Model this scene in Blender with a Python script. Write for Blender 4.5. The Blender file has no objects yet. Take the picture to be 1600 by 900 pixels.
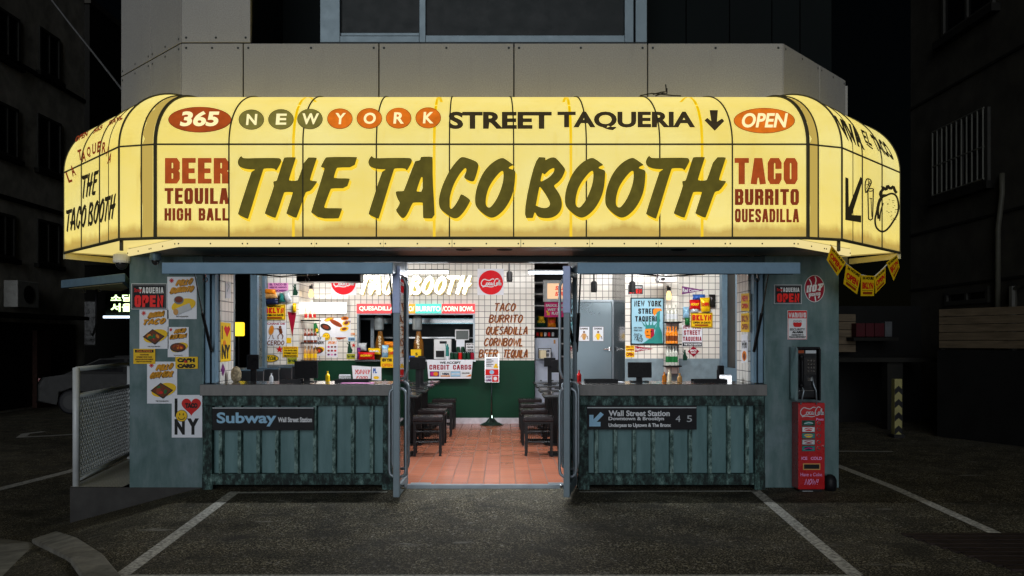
import bpy, bmesh, math, random
from mathutils import Vector, Matrix
from mathutils.geometry import tessellate_polygon
from mathutils.bvhtree import BVHTree
R = math.radians
random.seed(7)
SC = bpy.context.scene
COL = SC.collection

# ------------------------------------------------------------------ camera, sky, sun, exposure
FPX, VX, VY, CD, CH = 1300.0, 785.0, 533.0, 8.1, 1.4
cam = bpy.data.objects.new('camera', bpy.data.cameras.new('camera'))
COL.objects.link(cam)
cam.location = (0, -CD, CH)
cam.rotation_euler = (R(90), 0, 0)
cam.data.sensor_width = 36
cam.data.lens = 36 * FPX / 1600
cam.data.shift_x = (800 - VX) / 1600
cam.data.shift_y = (VY - 450) / 1600
cam.data.clip_end = 500
SC.camera = cam

SUN_EL, SUN_AZ = R(9), R(-6)          # the faint cool night light comes from the street in front
w = bpy.data.worlds.new('World'); SC.world = w; w.use_nodes = True
nt = w.node_tree
sky = nt.nodes.new('ShaderNodeTexSky'); sky.sky_type = 'NISHITA'; sky.sun_disc = False
sky.sun_elevation = SUN_EL; sky.sun_rotation = R(180) + SUN_AZ
nt.links.new(sky.outputs[0], nt.nodes['Background'].inputs[0])
nt.nodes['Background'].inputs[1].default_value = 0.0003
sl = bpy.data.lights.new('sun', 'SUN'); sl.energy = 1.15; sl.angle = R(40); sl.color = (.90, .95, 1.0)
so = bpy.data.objects.new('sun', sl); COL.objects.link(so)
so.rotation_euler = (R(90) - SUN_EL, 0, SUN_AZ)
SC.view_settings.view_transform = 'Standard'
SC.view_settings.look = 'None'
SC.view_settings.exposure = 0.0
SC.view_settings.gamma = 1.0
SC.cycles.max_bounces = 8
SC.cycles.transparent_max_bounces = 16
SC.cycles.caustics_reflective = False
SC.cycles.caustics_refractive = False
SC.cycles.sample_clamp_indirect = 4.0

# ------------------------------------------------------------------ materials
def s2l(c):
    c /= 255.0
    return c / 12.92 if c <= .04045 else ((c + .055) / 1.055) ** 2.4
def S(r, g, b): return (s2l(r), s2l(g), s2l(b), 1)
MATS = {}
class NT:
    def __init__(s, name):
        s.m = bpy.data.materials.new(name); s.m.use_nodes = True
        s.t = s.m.node_tree; s.b = s.t.nodes['Principled BSDF']; s.pos = None
    def n(s, typ, **k):
        nd = s.t.nodes.new(typ)
        for a, v in k.items(): setattr(nd, a, v)
        return nd
    def l(s, a, b): s.t.links.new(a, b)
    def P(s):
        if s.pos is None: s.pos = s.n('ShaderNodeNewGeometry').outputs['Position']
        return s.pos
    def vec(s, sc):
        v = s.n('ShaderNodeVectorMath', operation='MULTIPLY'); s.l(s.P(), v.inputs[0]); v.inputs[1].default_value = sc
        return v.outputs[0]
    def noise(s, scale, sc=(1, 1, 1), detail=5, rough=.6):
        nd = s.n('ShaderNodeTexNoise'); nd.inputs['Scale'].default_value = scale
        nd.inputs['Detail'].default_value = detail; nd.inputs['Roughness'].default_value = rough
        s.l(s.vec(sc), nd.inputs['Vector']); return nd.outputs[0]
    def ramp(s, fac, stops):
        r = s.n('ShaderNodeValToRGB'); e = r.color_ramp.elements
        e[0].position, e[0].color = stops[0]; e[1].position, e[1].color = stops[-1]
        for p, c in stops[1:-1]:
            x = e.new(p); x.color = c
        s.l(fac, r.inputs[0]); return r.outputs[0]
    def mix(s, fac, a, b, mode='MIX'):
        x = s.n('ShaderNodeMix', data_type='RGBA', blend_type=mode)
        for i, q in ((0, fac), (6, a), (7, b)):
            if isinstance(q, (int, float, tuple)): x.inputs[i].default_value = q
            else: s.l(q, x.inputs[i])
        return x.outputs[2]
    def bump(s, h, strength, dist=.01):
        b = s.n('ShaderNodeBump'); b.inputs['Strength'].default_value = strength; b.inputs['Distance'].default_value = dist
        s.l(h, b.inputs['Height']); s.l(b.outputs[0], s.b.inputs['Normal'])
def g(v): return (v, v, v, 1)

def mat(name, col, rough=.6, metal=0.0, var=.18, scale=9.0, bump=0.0, coat=0.0, sc=(1, 1, 1)):
    if name in MATS: return MATS[name]
    k = NT(name); b = k.b
    if len(col) == 3: col = col + (1,)
    n = k.noise(scale, sc)
    lo = tuple(c * (1 - var) for c in col[:3]) + (1,); hi = tuple(min(1, c * (1 + var)) for c in col[:3]) + (1,)
    k.l(k.ramp(n, [(.3, lo), (.7, hi)]), b.inputs['Base Color'])
    k.l(k.ramp(n, [(.3, g(max(.03, rough - .08))), (.7, g(min(1, rough + .08)))]), b.inputs['Roughness'])
    b.inputs['Metallic'].default_value = metal
    if rough > .2 and not coat: b.inputs['Specular IOR Level'].default_value = .2
    if coat: b.inputs['Coat Weight'].default_value = coat
    if bump: k.bump(k.noise(scale * 6), bump, .004)
    MATS[name] = k.m
    return k.m
def emit(name, col, st):
    if name in MATS: return MATS[name]
    k = NT(name)
    k.b.inputs['Base Color'].default_value = (.08 * col[0], .08 * col[1], .08 * col[2], 1)
    k.b.inputs['Emission Color'].default_value = tuple(col[:3]) + (1,)
    k.b.inputs['Emission Strength'].default_value = st
    k.b.inputs['Roughness'].default_value = .5
    MATS[name] = k.m; return k.m
PC = {'white': (222, 224, 228), 'black': (14, 14, 16), 'red': (205, 26, 26), 'yellow': (240, 195, 25), 'orange': (225, 130, 25),
      'brown': (110, 55, 22), 'rust': (150, 62, 20), 'green': (30, 105, 55), 'teal': (45, 130, 125), 'blue': (50, 95, 175), 'lightblue': (150, 195, 225),
      'pink': (225, 150, 200), 'purple': (110, 40, 110), 'magenta': (200, 30, 120), 'crimson': (150, 15, 45), 'grey': (120, 122, 126), 'silver': (190, 195, 200),
      'cream': (238, 225, 190), 'darkgreen': (20, 62, 44), 'tan': (200, 150, 90), 'dark': (38, 36, 36), 'meat': (120, 50, 28), 'navy': (28, 36, 66)}
def dull(m, s=.15): m.node_tree.nodes['Principled BSDF'].inputs['Specular IOR Level'].default_value = s; return m
def pr(c):
    r, g_, b = PC[c]
    return mat('print_' + c, S(r, g_, b), .45, var=.06, scale=14)

def brickmat(name, tile, grout, w, h, mortar, rough, axis='xz', var=.08, offset=0.0, bump=.4, stain=None):
    k = NT(name)
    sep = k.n('ShaderNodeSeparateXYZ'); k.l(k.P(), sep.inputs[0])
    cmb = k.n('ShaderNodeCombineXYZ')
    if axis == 'xz':
        ad = k.n('ShaderNodeMath', operation='ADD'); k.l(sep.outputs[0], ad.inputs[0]); k.l(sep.outputs[1], ad.inputs[1])
        k.l(ad.outputs[0], cmb.inputs[0]); k.l(sep.outputs[2], cmb.inputs[1])
    else:
        sh = k.n('ShaderNodeMath', operation='ADD'); k.l(sep.outputs[0], sh.inputs[0]); sh.inputs[1].default_value = .027 + 16; k.l(sh.outputs[0], cmb.inputs[1]); k.l(sep.outputs[1], cmb.inputs[0])
    br = k.n('ShaderNodeTexBrick'); br.offset = offset; br.squash = 1.0
    k.l(cmb.outputs[0], br.inputs['Vector'])
    br.inputs['Scale'].default_value = 1.0
    br.inputs['Brick Width'].default_value = w; br.inputs['Row Height'].default_value = h
    br.inputs['Mortar Size'].default_value = mortar; br.inputs['Mortar Smooth'].default_value = .15
    br.inputs['Color1'].default_value = tuple(c * (1 - var) for c in tile[:3]) + (1,)
    br.inputs['Color2'].default_value = tuple(min(1, c * (1 + var)) for c in tile[:3]) + (1,)
    br.inputs['Mortar'].default_value = grout
    col = br.outputs['Color']
    n = k.noise(2.3)
    col = k.mix(k.ramp(n, [(.35, g(0)), (.75, g(.35))]), col, tuple(c * .72 for c in tile[:3]) + (1,))
    k.l(col, k.b.inputs['Base Color'])
    k.l(k.mix(br.outputs['Fac'], g(rough), g(.85)), k.b.inputs['Roughness'])
    inv = k.n('ShaderNodeMath', operation='SUBTRACT'); inv.inputs[0].default_value = 1; k.l(br.outputs['Fac'], inv.inputs[1])
    k.bump(inv.outputs[0], bump, .003)
    MATS[name] = k.m
    return k.m

def asphalt():
    k = NT('asphalt')
    fine = k.noise(75, detail=5, rough=.8); mid = k.noise(3.2, detail=6); big = k.noise(.8, sc=(.6, 1.6, 1), detail=4)
    vor = k.n('ShaderNodeTexVoronoi'); vor.inputs['Scale'].default_value = 62; k.l(k.P(), vor.inputs['Vector'])
    base = k.ramp(fine, [(.42, (.007, .006, .004, 1)), (.53, (.056, .047, .026, 1)), (.62, (.50, .45, .32, 1))])
    sp = k.ramp(vor.outputs['Color'], [(.82, g(0)), (.95, g(.8))])
    base = k.mix(sp, base, (.42, .40, .35, 1))
    base = k.mix(k.ramp(mid, [(.35, g(.7)), (.6, g(0))]), base, (.022, .021, .018, 1))
    base = k.mix(k.ramp(big, [(.50, g(0)), (.72, g(.4))]), base, (.11, .102, .084, 1))
    patch = k.noise(2.1, sc=(.8, 2.0, 1), detail=7, rough=.62)
    base = k.mix(k.ramp(patch, [(.655, g(0)), (.69, g(.65))]), base, (.26, .25, .22, 1))
    ck = k.n('ShaderNodeTexVoronoi', feature='DISTANCE_TO_EDGE'); ck.inputs['Scale'].default_value = .55
    wv = k.n('ShaderNodeVectorMath', operation='ADD'); nz = k.n('ShaderNodeTexNoise'); nz.inputs['Scale'].default_value = 2.2; nz.inputs['Detail'].default_value = 6; k.l(k.P(), nz.inputs['Vector']); k.l(k.P(), wv.inputs[0]); k.l(nz.outputs['Color'], wv.inputs[1]); k.l(wv.outputs[0], ck.inputs['Vector'])   # crack lines
    base = k.mix(k.ramp(ck.outputs['Distance'], [(0, g(.75)), (.006, g(0))]), base, (.012, .011, .009, 1))
    oil = k.noise(1.3, sc=(1, 1.3, 1), detail=3); base = k.mix(k.ramp(oil, [(.60, g(0)), (.68, g(.65))]), base, (.02, .018, .014, 1))
    k.l(base, k.b.inputs['Base Color'])
    k.b.inputs['Roughness'].default_value = .82
    k.bump(fine, .5, .005)
    return k.m
def plaster():
    k = NT('teal_plaster')
    st = k.noise(4, sc=(2.2, 2.2, .6), detail=8); sm = k.noise(42, detail=3); bl = k.noise(2.4, detail=5)
    c = k.ramp(st, [(.3, (.066, .122, .122, 1)), (.5, (.105, .168, .172, 1)), (.72, (.165, .225, .238, 1))])
    c = k.mix(k.ramp(bl, [(.50, g(0)), (.72, g(.6))]), c, (.20, .265, .30, 1))
    c = k.mix(k.ramp(sm, [(.58, g(0)), (.8, g(.35))]), c, (.06, .09, .09, 1))
    k.l(c, k.b.inputs['Base Color']); k.b.inputs['Roughness'].default_value = .5
    k.bump(sm, .25, .003); return k.m
def cladding():
    k = NT('grey_cladding')
    f = k.noise(90, detail=4, rough=.7); b_ = k.noise(1.6, detail=5); st = k.noise(6, sc=(2, 2, .25))
    c = k.ramp(f, [(.3, (.26, .25, .235, 1)), (.7, (.43, .415, .39, 1))])
    c = k.mix(k.ramp(b_, [(.4, g(0)), (.75, g(.4))]), c, (.29, .28, .265, 1))
    c = k.mix(k.ramp(st, [(.56, g(0)), (.8, g(.45))]), c, (.25, .24, .225, 1))
    k.l(c, k.b.inputs['Base Color']); k.b.inputs['Roughness'].default_value = .55
    k.bump(f, .12, .002); return k.m
def rusty(name='weathered_green_steel', d=0.0):
    k = NT(name)
    n1 = k.noise(15, sc=(1, 1, .55), detail=9, rough=.76); n2 = k.noise(34, sc=(1, 1, .3), detail=6)
    c = k.ramp(n1, [(.38 - d, (.006, .009, .009, 1)), (.48 - d, (.018, .034, .031, 1)), (.56 - d, (.055, .11, .10, 1)), (.69 - d, (.23, .345, .32, 1))])
    c = k.mix(k.ramp(n2, [(.56, g(0)), (.68, g(.7))]), c, (.012, .018, .018, 1))
    k.l(c, k.b.inputs['Base Color']); k.b.inputs['Roughness'].default_value = .6
    k.bump(n1, .3, .004); return k.m
def panelpaint():
    k = NT('teal_panel_paint')
    n1 = k.noise(4, sc=(2.5, 1, .5), detail=5); n2 = k.noise(26, sc=(1, 1, 3), detail=5, rough=.7)
    c = k.ramp(n1, [(.3, (.080, .165, .170, 1)), (.7, (.14, .25, .26, 1))])
    c = k.mix(k.ramp(n2, [(.68, g(0)), (.74, g(.5))]), c, (.35, .42, .44, 1))
    k.l(c, k.b.inputs['Base Color']); k.b.inputs['Roughness'].default_value = .42; return k.m
def steel(name, col=.62, rough=.24, sc=(2, 2, 60)):
    k = NT(name); n = k.noise(6, sc=sc, detail=4)
    k.l(k.ramp(n, [(.3, g(col * .85)), (.7, g(col * 1.1))]), k.b.inputs['Base Color'])
    k.l(k.ramp(n, [(.3, g(rough * .7)), (.7, g(rough * 1.4))]), k.b.inputs['Roughness'])
    k.b.inputs['Metallic'].default_value = 1.0; MATS[name] = k.m; return k.m
def glass(name='clear_glass', tint=(.93, .97, .97, 1), refl=1.0):
    k = NT(name); k.t.nodes.remove(k.b)
    tr = k.n('ShaderNodeBsdfTransparent'); tr.inputs[0].default_value = tint
    gl = k.n('ShaderNodeBsdfGlossy'); gl.inputs['Roughness'].default_value = .01
    fr = k.n('ShaderNodeFresnel'); fr.inputs[0].default_value = 1.45
    mx = k.n('ShaderNodeMixShader'); k.l(fr.outputs[0], mx.inputs[0]); k.l(tr.outputs[0], mx.inputs[1]); k.l(gl.outputs[0], mx.inputs[2])
    k.l(mx.outputs[0], k.t.nodes['Material Output'].inputs[0]); MATS[name] = k.m; return k.m
def awning_fabric():
    k = NT('backlit_awning_fabric')
    # a translucent vinyl lit from the tubes inside the box, grime and stains, and shade at the lower edge put into its colour
    big = k.noise(1.1, sc=(1, 1, 1.6), detail=4); fine = k.noise(60, detail=3)
    c = k.ramp(big, [(.3, (.95, .82, .26, 1)), (.7, (1.0, .94, .45, 1))])
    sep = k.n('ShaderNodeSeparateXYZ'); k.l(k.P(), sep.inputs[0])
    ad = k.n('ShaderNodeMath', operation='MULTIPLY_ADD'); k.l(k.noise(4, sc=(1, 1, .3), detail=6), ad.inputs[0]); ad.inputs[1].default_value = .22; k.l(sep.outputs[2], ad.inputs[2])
    grime_shade = k.ramp(ad.outputs[0], [(0, g(0)), (1, g(0))])
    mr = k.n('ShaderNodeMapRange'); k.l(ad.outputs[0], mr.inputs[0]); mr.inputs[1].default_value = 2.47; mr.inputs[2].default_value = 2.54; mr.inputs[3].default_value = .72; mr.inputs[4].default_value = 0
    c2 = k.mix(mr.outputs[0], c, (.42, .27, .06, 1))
    stk = k.noise(7, sc=(2.2, 2.2, .22), detail=7, rough=.65); c2 = k.mix(k.ramp(stk, [(.56, g(0)), (.74, g(.30))]), c2, (.66, .45, .10, 1))
    c2 = k.mix(k.ramp(fine, [(.3, g(.10)), (.7, g(0))]), c2, (.6, .42, .12, 1))
    k.l(c2, k.b.inputs['Emission Color']); k.b.inputs['Emission Strength'].default_value = AW_E
    ts = k.n('ShaderNodeBsdfTranslucent'); k.l(c2, ts.inputs[0]); ad2 = k.n('ShaderNodeAddShader'); k.l(k.b.outputs[0], ad2.inputs[0]); k.l(ts.outputs[0], ad2.inputs[1]); k.l(ad2.outputs[0], k.t.nodes['Material Output'].inputs[0])
    k.b.inputs['Base Color'].default_value = (.10, .08, .03, 1); k.b.inputs['Roughness'].default_value = .55; k.b.inputs['Specular IOR Level'].default_value = .2
    return k.m
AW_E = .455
M_ASPH = dull(asphalt(), .15); M_PLAS = dull(plaster(), .15); M_CLAD = dull(cladding(), .2); M_RUST = dull(rusty(), .2); M_PANEL = dull(panelpaint(), .2); M_RIB = dull(rusty('worn_highlit_rib_paint', .11), .2)  # ribs get a paler worn copy: their highlight is put into the paint
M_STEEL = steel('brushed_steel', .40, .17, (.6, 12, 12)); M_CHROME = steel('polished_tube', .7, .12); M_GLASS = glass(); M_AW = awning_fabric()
M_TILE = brickmat('white_wall_tile', (.82, .79, .73, 1), (.15, .14, .13, 1), .1, .1, .005, .22)
M_FLOOR = brickmat('terracotta_floor_tile', (.50, .175, .10, 1), (.16, .085, .065, 1), .16, .16, .006, .2, axis='xy', var=.16, offset=.5)
M_FRAME = mat('blue_grey_metal', S(108, 134, 152), .42, .25, var=.12, scale=14)
M_ALU = mat('grey_aluminium', S(150, 160, 168), .35, .6, var=.1)
M_BLACK = mat('black_metal', (.012, .012, .013), .4, .2)
M_BLKPL = dull(mat('black_plastic', (.009, .009, .011), .45))
M_SCREEN = dull(mat('dark_screen_glass', (.006, .006, .007), .3), .08)
M_GREENW = mat('dark_green_paint', S(8, 56, 38), .5, var=.1, scale=4)
M_DARKW = mat('dark_panel', (.02, .024, .024), .5)
M_CEIL = mat('dark_ceiling', (.035, .035, .035), .7)
M_WPL = mat('white_plastic', S(225, 226, 228), .4, var=.05)
M_CREAMP = mat('cream_metal', S(236, 222, 170), .45, var=.08)
M_CONC = mat('dirty_concrete', (.20, .19, .16), .85, var=.4, scale=7, bump=.4)
M_CONCD = mat('dark_concrete', (.045, .043, .04), .85, var=.4, scale=5, bump=.4)
M_LINE = mat('worn_white_paint', (.42, .41, .37), .75, var=.75, scale=38, bump=.3)
M_VINYL = mat('black_vinyl', (.02, .016, .017), .22, var=.3, scale=20)
M_SEAM = mat('awning_seam', (.085, .076, .042), .6)
E_TUBE = emit('led_tube_glow', (.85, .93, 1.0), 9.0)

# ------------------------------------------------------------------ mesh helpers
def P(px, py, y):
    t = y + CD
    return Vector(((px - VX) / FPX * t, y, CH + (VY - py) / FPX * t))
def terr(x, y):
    z = -.03 + .028 * min(0, y)
    d = -2.95 - x
    if d > 0: z -= .27 * min(d, 1.6)
    return z
def G(px, py):
    dx, dz = (px - VX) / FPX, (VY - py) / FPX
    lo, hi = 1.0, 120.0
    for _ in range(60):
        t = (lo + hi) / 2
        if CH + dz * t > terr(dx * t, t - CD): lo = t
        else: hi = t
    return Vector((dx * lo, lo - CD, CH + dz * lo))
def setp(o, parent):
    if parent is not None:
        o.parent = parent
        o.matrix_parent_inverse = parent.matrix_basis.inverted() if parent.parent is None else Matrix.Identity(4)
def tag(o, label=None, cat=None, group=None, kind=None):
    if label: o['label'] = label
    if cat: o['category'] = cat
    if group: o['group'] = group
    if kind: o['kind'] = kind
    return o
def thing(name, label, cat, loc=(0, 0, 0), group=None):
    o = bpy.data.objects.new(name, None); COL.objects.link(o); o.location = loc; o.empty_display_size = .1
    return tag(o, label, cat, group)
def copy_tree(o, parent=None):
    c = o.copy(); COL.objects.link(c)
    if parent is not None:
        mpi = o.matrix_parent_inverse.copy(); c.parent = parent; c.matrix_parent_inverse = mpi
    for ch in list(o.children): copy_tree(ch, c)
    return c
class MB:
    def __init__(s): s.v = []; s.f = []; s.mi = []; s.ms = []
    def m(s, mt):
        if mt not in s.ms: s.ms.append(mt)
        return s.ms.index(mt)
    def add(s, vs, fs, mt):
        n = len(s.v); i = s.m(mt); s.v += [Vector(q) for q in vs]
        for f in fs: s.f.append(tuple(n + q for q in f)); s.mi.append(i)
        return s
    def box(s, x0, x1, y0, y1, z0, z1, mt):
        return s.add([(x0, y0, z0), (x1, y0, z0), (x1, y1, z0), (x0, y1, z0), (x0, y0, z1), (x1, y0, z1), (x1, y1, z1), (x0, y1, z1)],
                     [(0, 3, 2, 1), (4, 5, 6, 7), (0, 1, 5, 4), (1, 2, 6, 5), (2, 3, 7, 6), (3, 0, 4, 7)], mt)
    def pbox(s, px0, py0, px1, py1, y, depth, mt):      # box whose front face fills a photo rectangle at depth y
        a = P(px0, py1, y); b = P(px1, py0, y)
        return s.box(a.x, b.x, y, y + depth, a.z, b.z, mt)
    def rbox(s, c, sx, sy, sz, rz, mt, rx=0):
        Mx = Matrix.Translation(c) @ Matrix.Rotation(rz, 4, 'Z') @ Matrix.Rotation(rx, 4, 'X')
        vs = [Mx @ Vector((a * sx / 2, b * sy / 2, d * sz / 2)) for d in (-1, 1) for a, b in ((-1, -1), (1, -1), (1, 1), (-1, 1))]
        return s.add(vs, [(0, 3, 2, 1), (4, 5, 6, 7), (0, 1, 5, 4), (1, 2, 6, 5), (2, 3, 7, 6), (3, 0, 4, 7)], mt)
    def prism(s, pts, z0, z1, mt):                      # plan polygon extruded up
        n = len(pts); vs = [(p[0], p[1], z0) for p in pts] + [(p[0], p[1], z1) for p in pts]
        fs = [tuple(range(n - 1, -1, -1)), tuple(range(n, 2 * n))] + [(i, (i + 1) % n, n + (i + 1) % n, n + i) for i in range(n)]
        return s.add(vs, fs, mt)
    def prof(s, pts, x0, x1, mt):                       # (y,z) profile extruded along x
        n = len(pts); vs = [(x0, p[0], p[1]) for p in pts] + [(x1, p[0], p[1]) for p in pts]
        fs = [tuple(range(n)), tuple(range(2 * n - 1, n - 1, -1))] + [(i, n + i, n + (i + 1) % n, (i + 1) % n) for i in range(n)]
        return s.add(vs, fs, mt)
    def tube(s, pts, r, mt, n=8, cap=True):
        pts = [Vector(p) for p in pts]; k = len(pts); vs = []; up = None
        for i, p in enumerate(pts):
            t = (pts[min(i + 1, k - 1)] - pts[max(i - 1, 0)]).normalized()
            if up is None: up = Vector((0, 0, 1)) if abs(t.z) < .9 else Vector((1, 0, 0))
            up = (up - t * up.dot(t)).normalized(); a = t.cross(up)
            rr = r[i] if isinstance(r, (list, tuple)) else r
            vs += [p + (a * math.cos(q * 2 * math.pi / n) + up * math.sin(q * 2 * math.pi / n)) * rr for q in range(n)]
        fs = [(i * n + q, i * n + (q + 1) % n, (i + 1) * n + (q + 1) % n, (i + 1) * n + q) for i in range(k - 1) for q in range(n)]
        if cap: fs += [tuple(range(n - 1, -1, -1)), tuple(range((k - 1) * n, k * n))]
        return s.add(vs, fs, mt)
    def lathe(s, c, prof, mt, n=16):
        vs = []; fs = []
        for r, z in prof: vs += [(c[0] + r * math.cos(2 * math.pi * q / n), c[1] + r * math.sin(2 * math.pi * q / n), c[2] + z) for q in range(n)]
        for i in range(len(prof) - 1):
            for q in range(n): fs.append((i * n + q, i * n + (q + 1) % n, (i + 1) * n + (q + 1) % n, (i + 1) * n + q))
        fs += [tuple(range(n - 1, -1, -1)), tuple(range((len(prof) - 1) * n, len(prof) * n))]
        return s.add(vs, fs, mt)
    def ball(s, c, rx, ry, rz, mt, n=12):
        prof = [(max(.001, math.sin(math.pi * i / 8)), -math.cos(math.pi * i / 8)) for i in range(9)]
        q = len(s.v); s.lathe((0, 0, 0), prof, mt, n)
        for i in range(q, len(s.v)): v = s.v[i]; s.v[i] = Vector((c[0] + v.x * rx, c[1] + v.y * ry, c[2] + v.z * rz))
        return s
    def build(s, name, parent=None, smooth=False, bevel=0, seg=2):
        me = bpy.data.meshes.new(name)
        loc = Vector((0, 0, 0))
        if parent is None and s.v:
            lo = [min(v[i] for v in s.v) for i in range(3)]; hi = [max(v[i] for v in s.v) for i in range(3)]
            loc = Vector(((lo[0] + hi[0]) / 2, (lo[1] + hi[1]) / 2, lo[2]))
        me.from_pydata([tuple(v - loc) for v in s.v], [], s.f)
        for mt in s.ms: me.materials.append(mt)
        me.polygons.foreach_set('material_index', s.mi)
        if smooth: me.polygons.foreach_set('use_smooth', [True] * len(s.f))
        me.update()
        o = bpy.data.objects.new(name, me); COL.objects.link(o); o.location = loc
        setp(o, parent)
        if bevel:
            bv = o.modifiers.new('bevel', 'BEVEL'); bv.width = bevel; bv.segments = seg; bv.limit_method = 'ANGLE'; bv.angle_limit = R(40)
        return o

# ------------------------------------------------------------------ lettering
TXT = {}
def text2d(body, bold=0.0):
    key = (body, bold)
    if key in TXT: return TXT[key]
    c = bpy.data.curves.new('t', 'FONT'); c.body = body; c.offset = bold; c.resolution_u = 4
    o = bpy.data.objects.new('t', c); COL.objects.link(o)
    bpy.context.view_layer.update()
    e = o.evaluated_get(bpy.context.evaluated_depsgraph_get()); me = e.to_mesh()
    vs = [(v.co.x, v.co.y) for v in me.vertices]; fs = [tuple(p.vertices) for p in me.polygons]
    e.to_mesh_clear(); bpy.data.objects.remove(o); bpy.data.curves.remove(c)
    x0 = min(v[0] for v in vs); x1 = max(v[0] for v in vs); y0 = min(v[1] for v in vs); y1 = max(v[1] for v in vs)
    vs = [((v[0] - x0) / (x1 - x0), 1 - (v[1] - y0) / (y1 - y0)) for v in vs]
    TXT[key] = (vs, fs, (x1 - x0) / (y1 - y0)); return TXT[key]
SF = {'A': '0,1 .45,0 .6,0 1,1|.15,.66 .9,.62', 'B': '.05,0 0,1|0,.02 .7,0 .9,.2 .65,.45 .05,.5|.65,.47 .98,.72 .75,.97 0,1', 'C': '1,.18 .75,0 .4,.05 .1,.35 0,.7 .25,1 .6,.98 .95,.78',
      'D': '.05,0 0,1|0,.02 .6,.03 .98,.35 .85,.8 .45,1 0,1', 'E': '1,0 .1,.02 0,1 .9,.98|.05,.5 .8,.46', 'F': '1,0 .1,.02 0,1|.05,.5 .8,.46', 'G': '1,.18 .75,0 .4,.05 .1,.35 0,.7 .25,1 .65,.98 .95,.75 .98,.52 .6,.52',
      'H': '.05,0 0,1|1,0 .92,1|0,.52 1,.48', 'I': '.5,0 .5,1', 'J': '.9,0 .85,.8 .5,1 .1,.85', 'K': '.05,0 0,1|1,0 .05,.58|.3,.42 1,1', 'L': '.05,0 0,1 .9,.97', 'M': '0,1 .15,0 .5,.75 .85,0 1,1', 'N': '0,1 .08,0 .9,1 1,0',
      'O': '.5,0 .15,.25 0,.65 .25,1 .6,.98 .95,.6 .95,.25 .7,.02 .45,.03', 'P': '.05,0 0,1|0,.04 .75,0 1,.25 .7,.5 .05,.55', 'Q': '.5,0 .15,.25 0,.65 .25,1 .6,.98 .95,.6 .95,.25 .7,.02 .45,.03|.55,.7 1,1.1', 'R': '.05,0 0,1|0,.04 .75,0 .95,.22 .7,.48 .05,.52|.4,.5 1,1',
      'S': '.95,.12 .6,0 .15,.1 .1,.35 .8,.58 .9,.85 .5,1 0,.88', 'T': '-.05,.04 1.05,0|.5,0 .42,1', 'U': '.05,0 0,.75 .3,1 .7,.95 .95,.7 1,0', 'V': '0,0 .4,1 1,0', 'W': '0,0 .2,1 .5,.3 .75,1 1,0', 'X': '0,0 1,1|1,0 0,1', 'Y': '0,0 .5,.5|1,0 .4,1', 'Z': '0,0 1,0 0,1 1,1',
      '/': '.9,-.1 .1,1.1', '!': '.5,0 .5,.7|.5,.92 .5,1', '&': '1,1 .2,.2 .4,0 .6,.15 .1,.6 .1,.9 .5,1 .95,.55', '-': '.1,.5 .9,.5', '.': '.45,.95 .55,1', '1': '.2,.2 .5,0 .5,1', '2': '0,.2 .5,0 .9,.3 0,1 1,1', '3': '0,.05 .9,0 .4,.4 .9,.7 .5,1 0,.9'}
SW = {'I': .35, '!': .3, 'M': 1.35, 'W': 1.45, '.': .3, ' ': .75, '/': .7, 'L': .85, 'E': .85, 'F': .85}
def ribbon(pts, w):
    pts = [Vector(p) for p in pts]; L = []; Rr = []
    n = len(pts); cl = (pts[0] - pts[-1]).length < 1e-6 and n > 3
    for i in range(n):
        a = pts[i - 1] if i > 0 else (pts[-2] if cl else pts[i]); b = pts[i + 1] if i < n - 1 else (pts[1] if cl else pts[i])
        d1 = (pts[i] - a).normalized() if (pts[i] - a).length > 1e-9 else None
        d2 = (b - pts[i]).normalized() if (b - pts[i]).length > 1e-9 else None
        if d1 is None: d1 = d2
        if d2 is None: d2 = d1
        if d1 is None: d1 = d2 = Vector((1, 0))
        n1 = Vector((-d1.y, d1.x)); n2 = Vector((-d2.y, d2.x)); mm = n1 + n2
        if mm.length < .2: mm = n1
        mm.normalize(); k = 1 / max(.55, mm.dot(n1))
        L.append(pts[i] + mm * w / 2 * k); Rr.append(pts[i] - mm * w / 2 * k)
    return L + Rr, [(i, i + 1, n + i + 1, n + i) for i in range(n - 1)]
def smooth2(pts, it=1, closed=False):
    pts = [Vector(p) for p in pts]
    for _ in range(it):
        q = []
        n = len(pts)
        if not closed: q.append(pts[0])
        for i in range(n if closed else n - 1):
            a, b = pts[i], pts[(i + 1) % n]; q += [a * .75 + b * .25, a * .25 + b * .75]
        if not closed: q.append(pts[-1])
        pts = q
    return pts
def front(y):
    return lambda px, py, o: P(px, py, y) - Vector((0, o, 0))
def onplane(p0, nrm):
    p0 = Vector(p0); nrm = Vector(nrm).normalized(); c = Vector((0, -CD, CH))
    def f(px, py, o):
        d = Vector(((px - VX) / FPX, 1, (VY - py) / FPX)); t = (p0 - c).dot(nrm) / d.dot(nrm)
        return c + d * t + nrm * o
    return f
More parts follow.
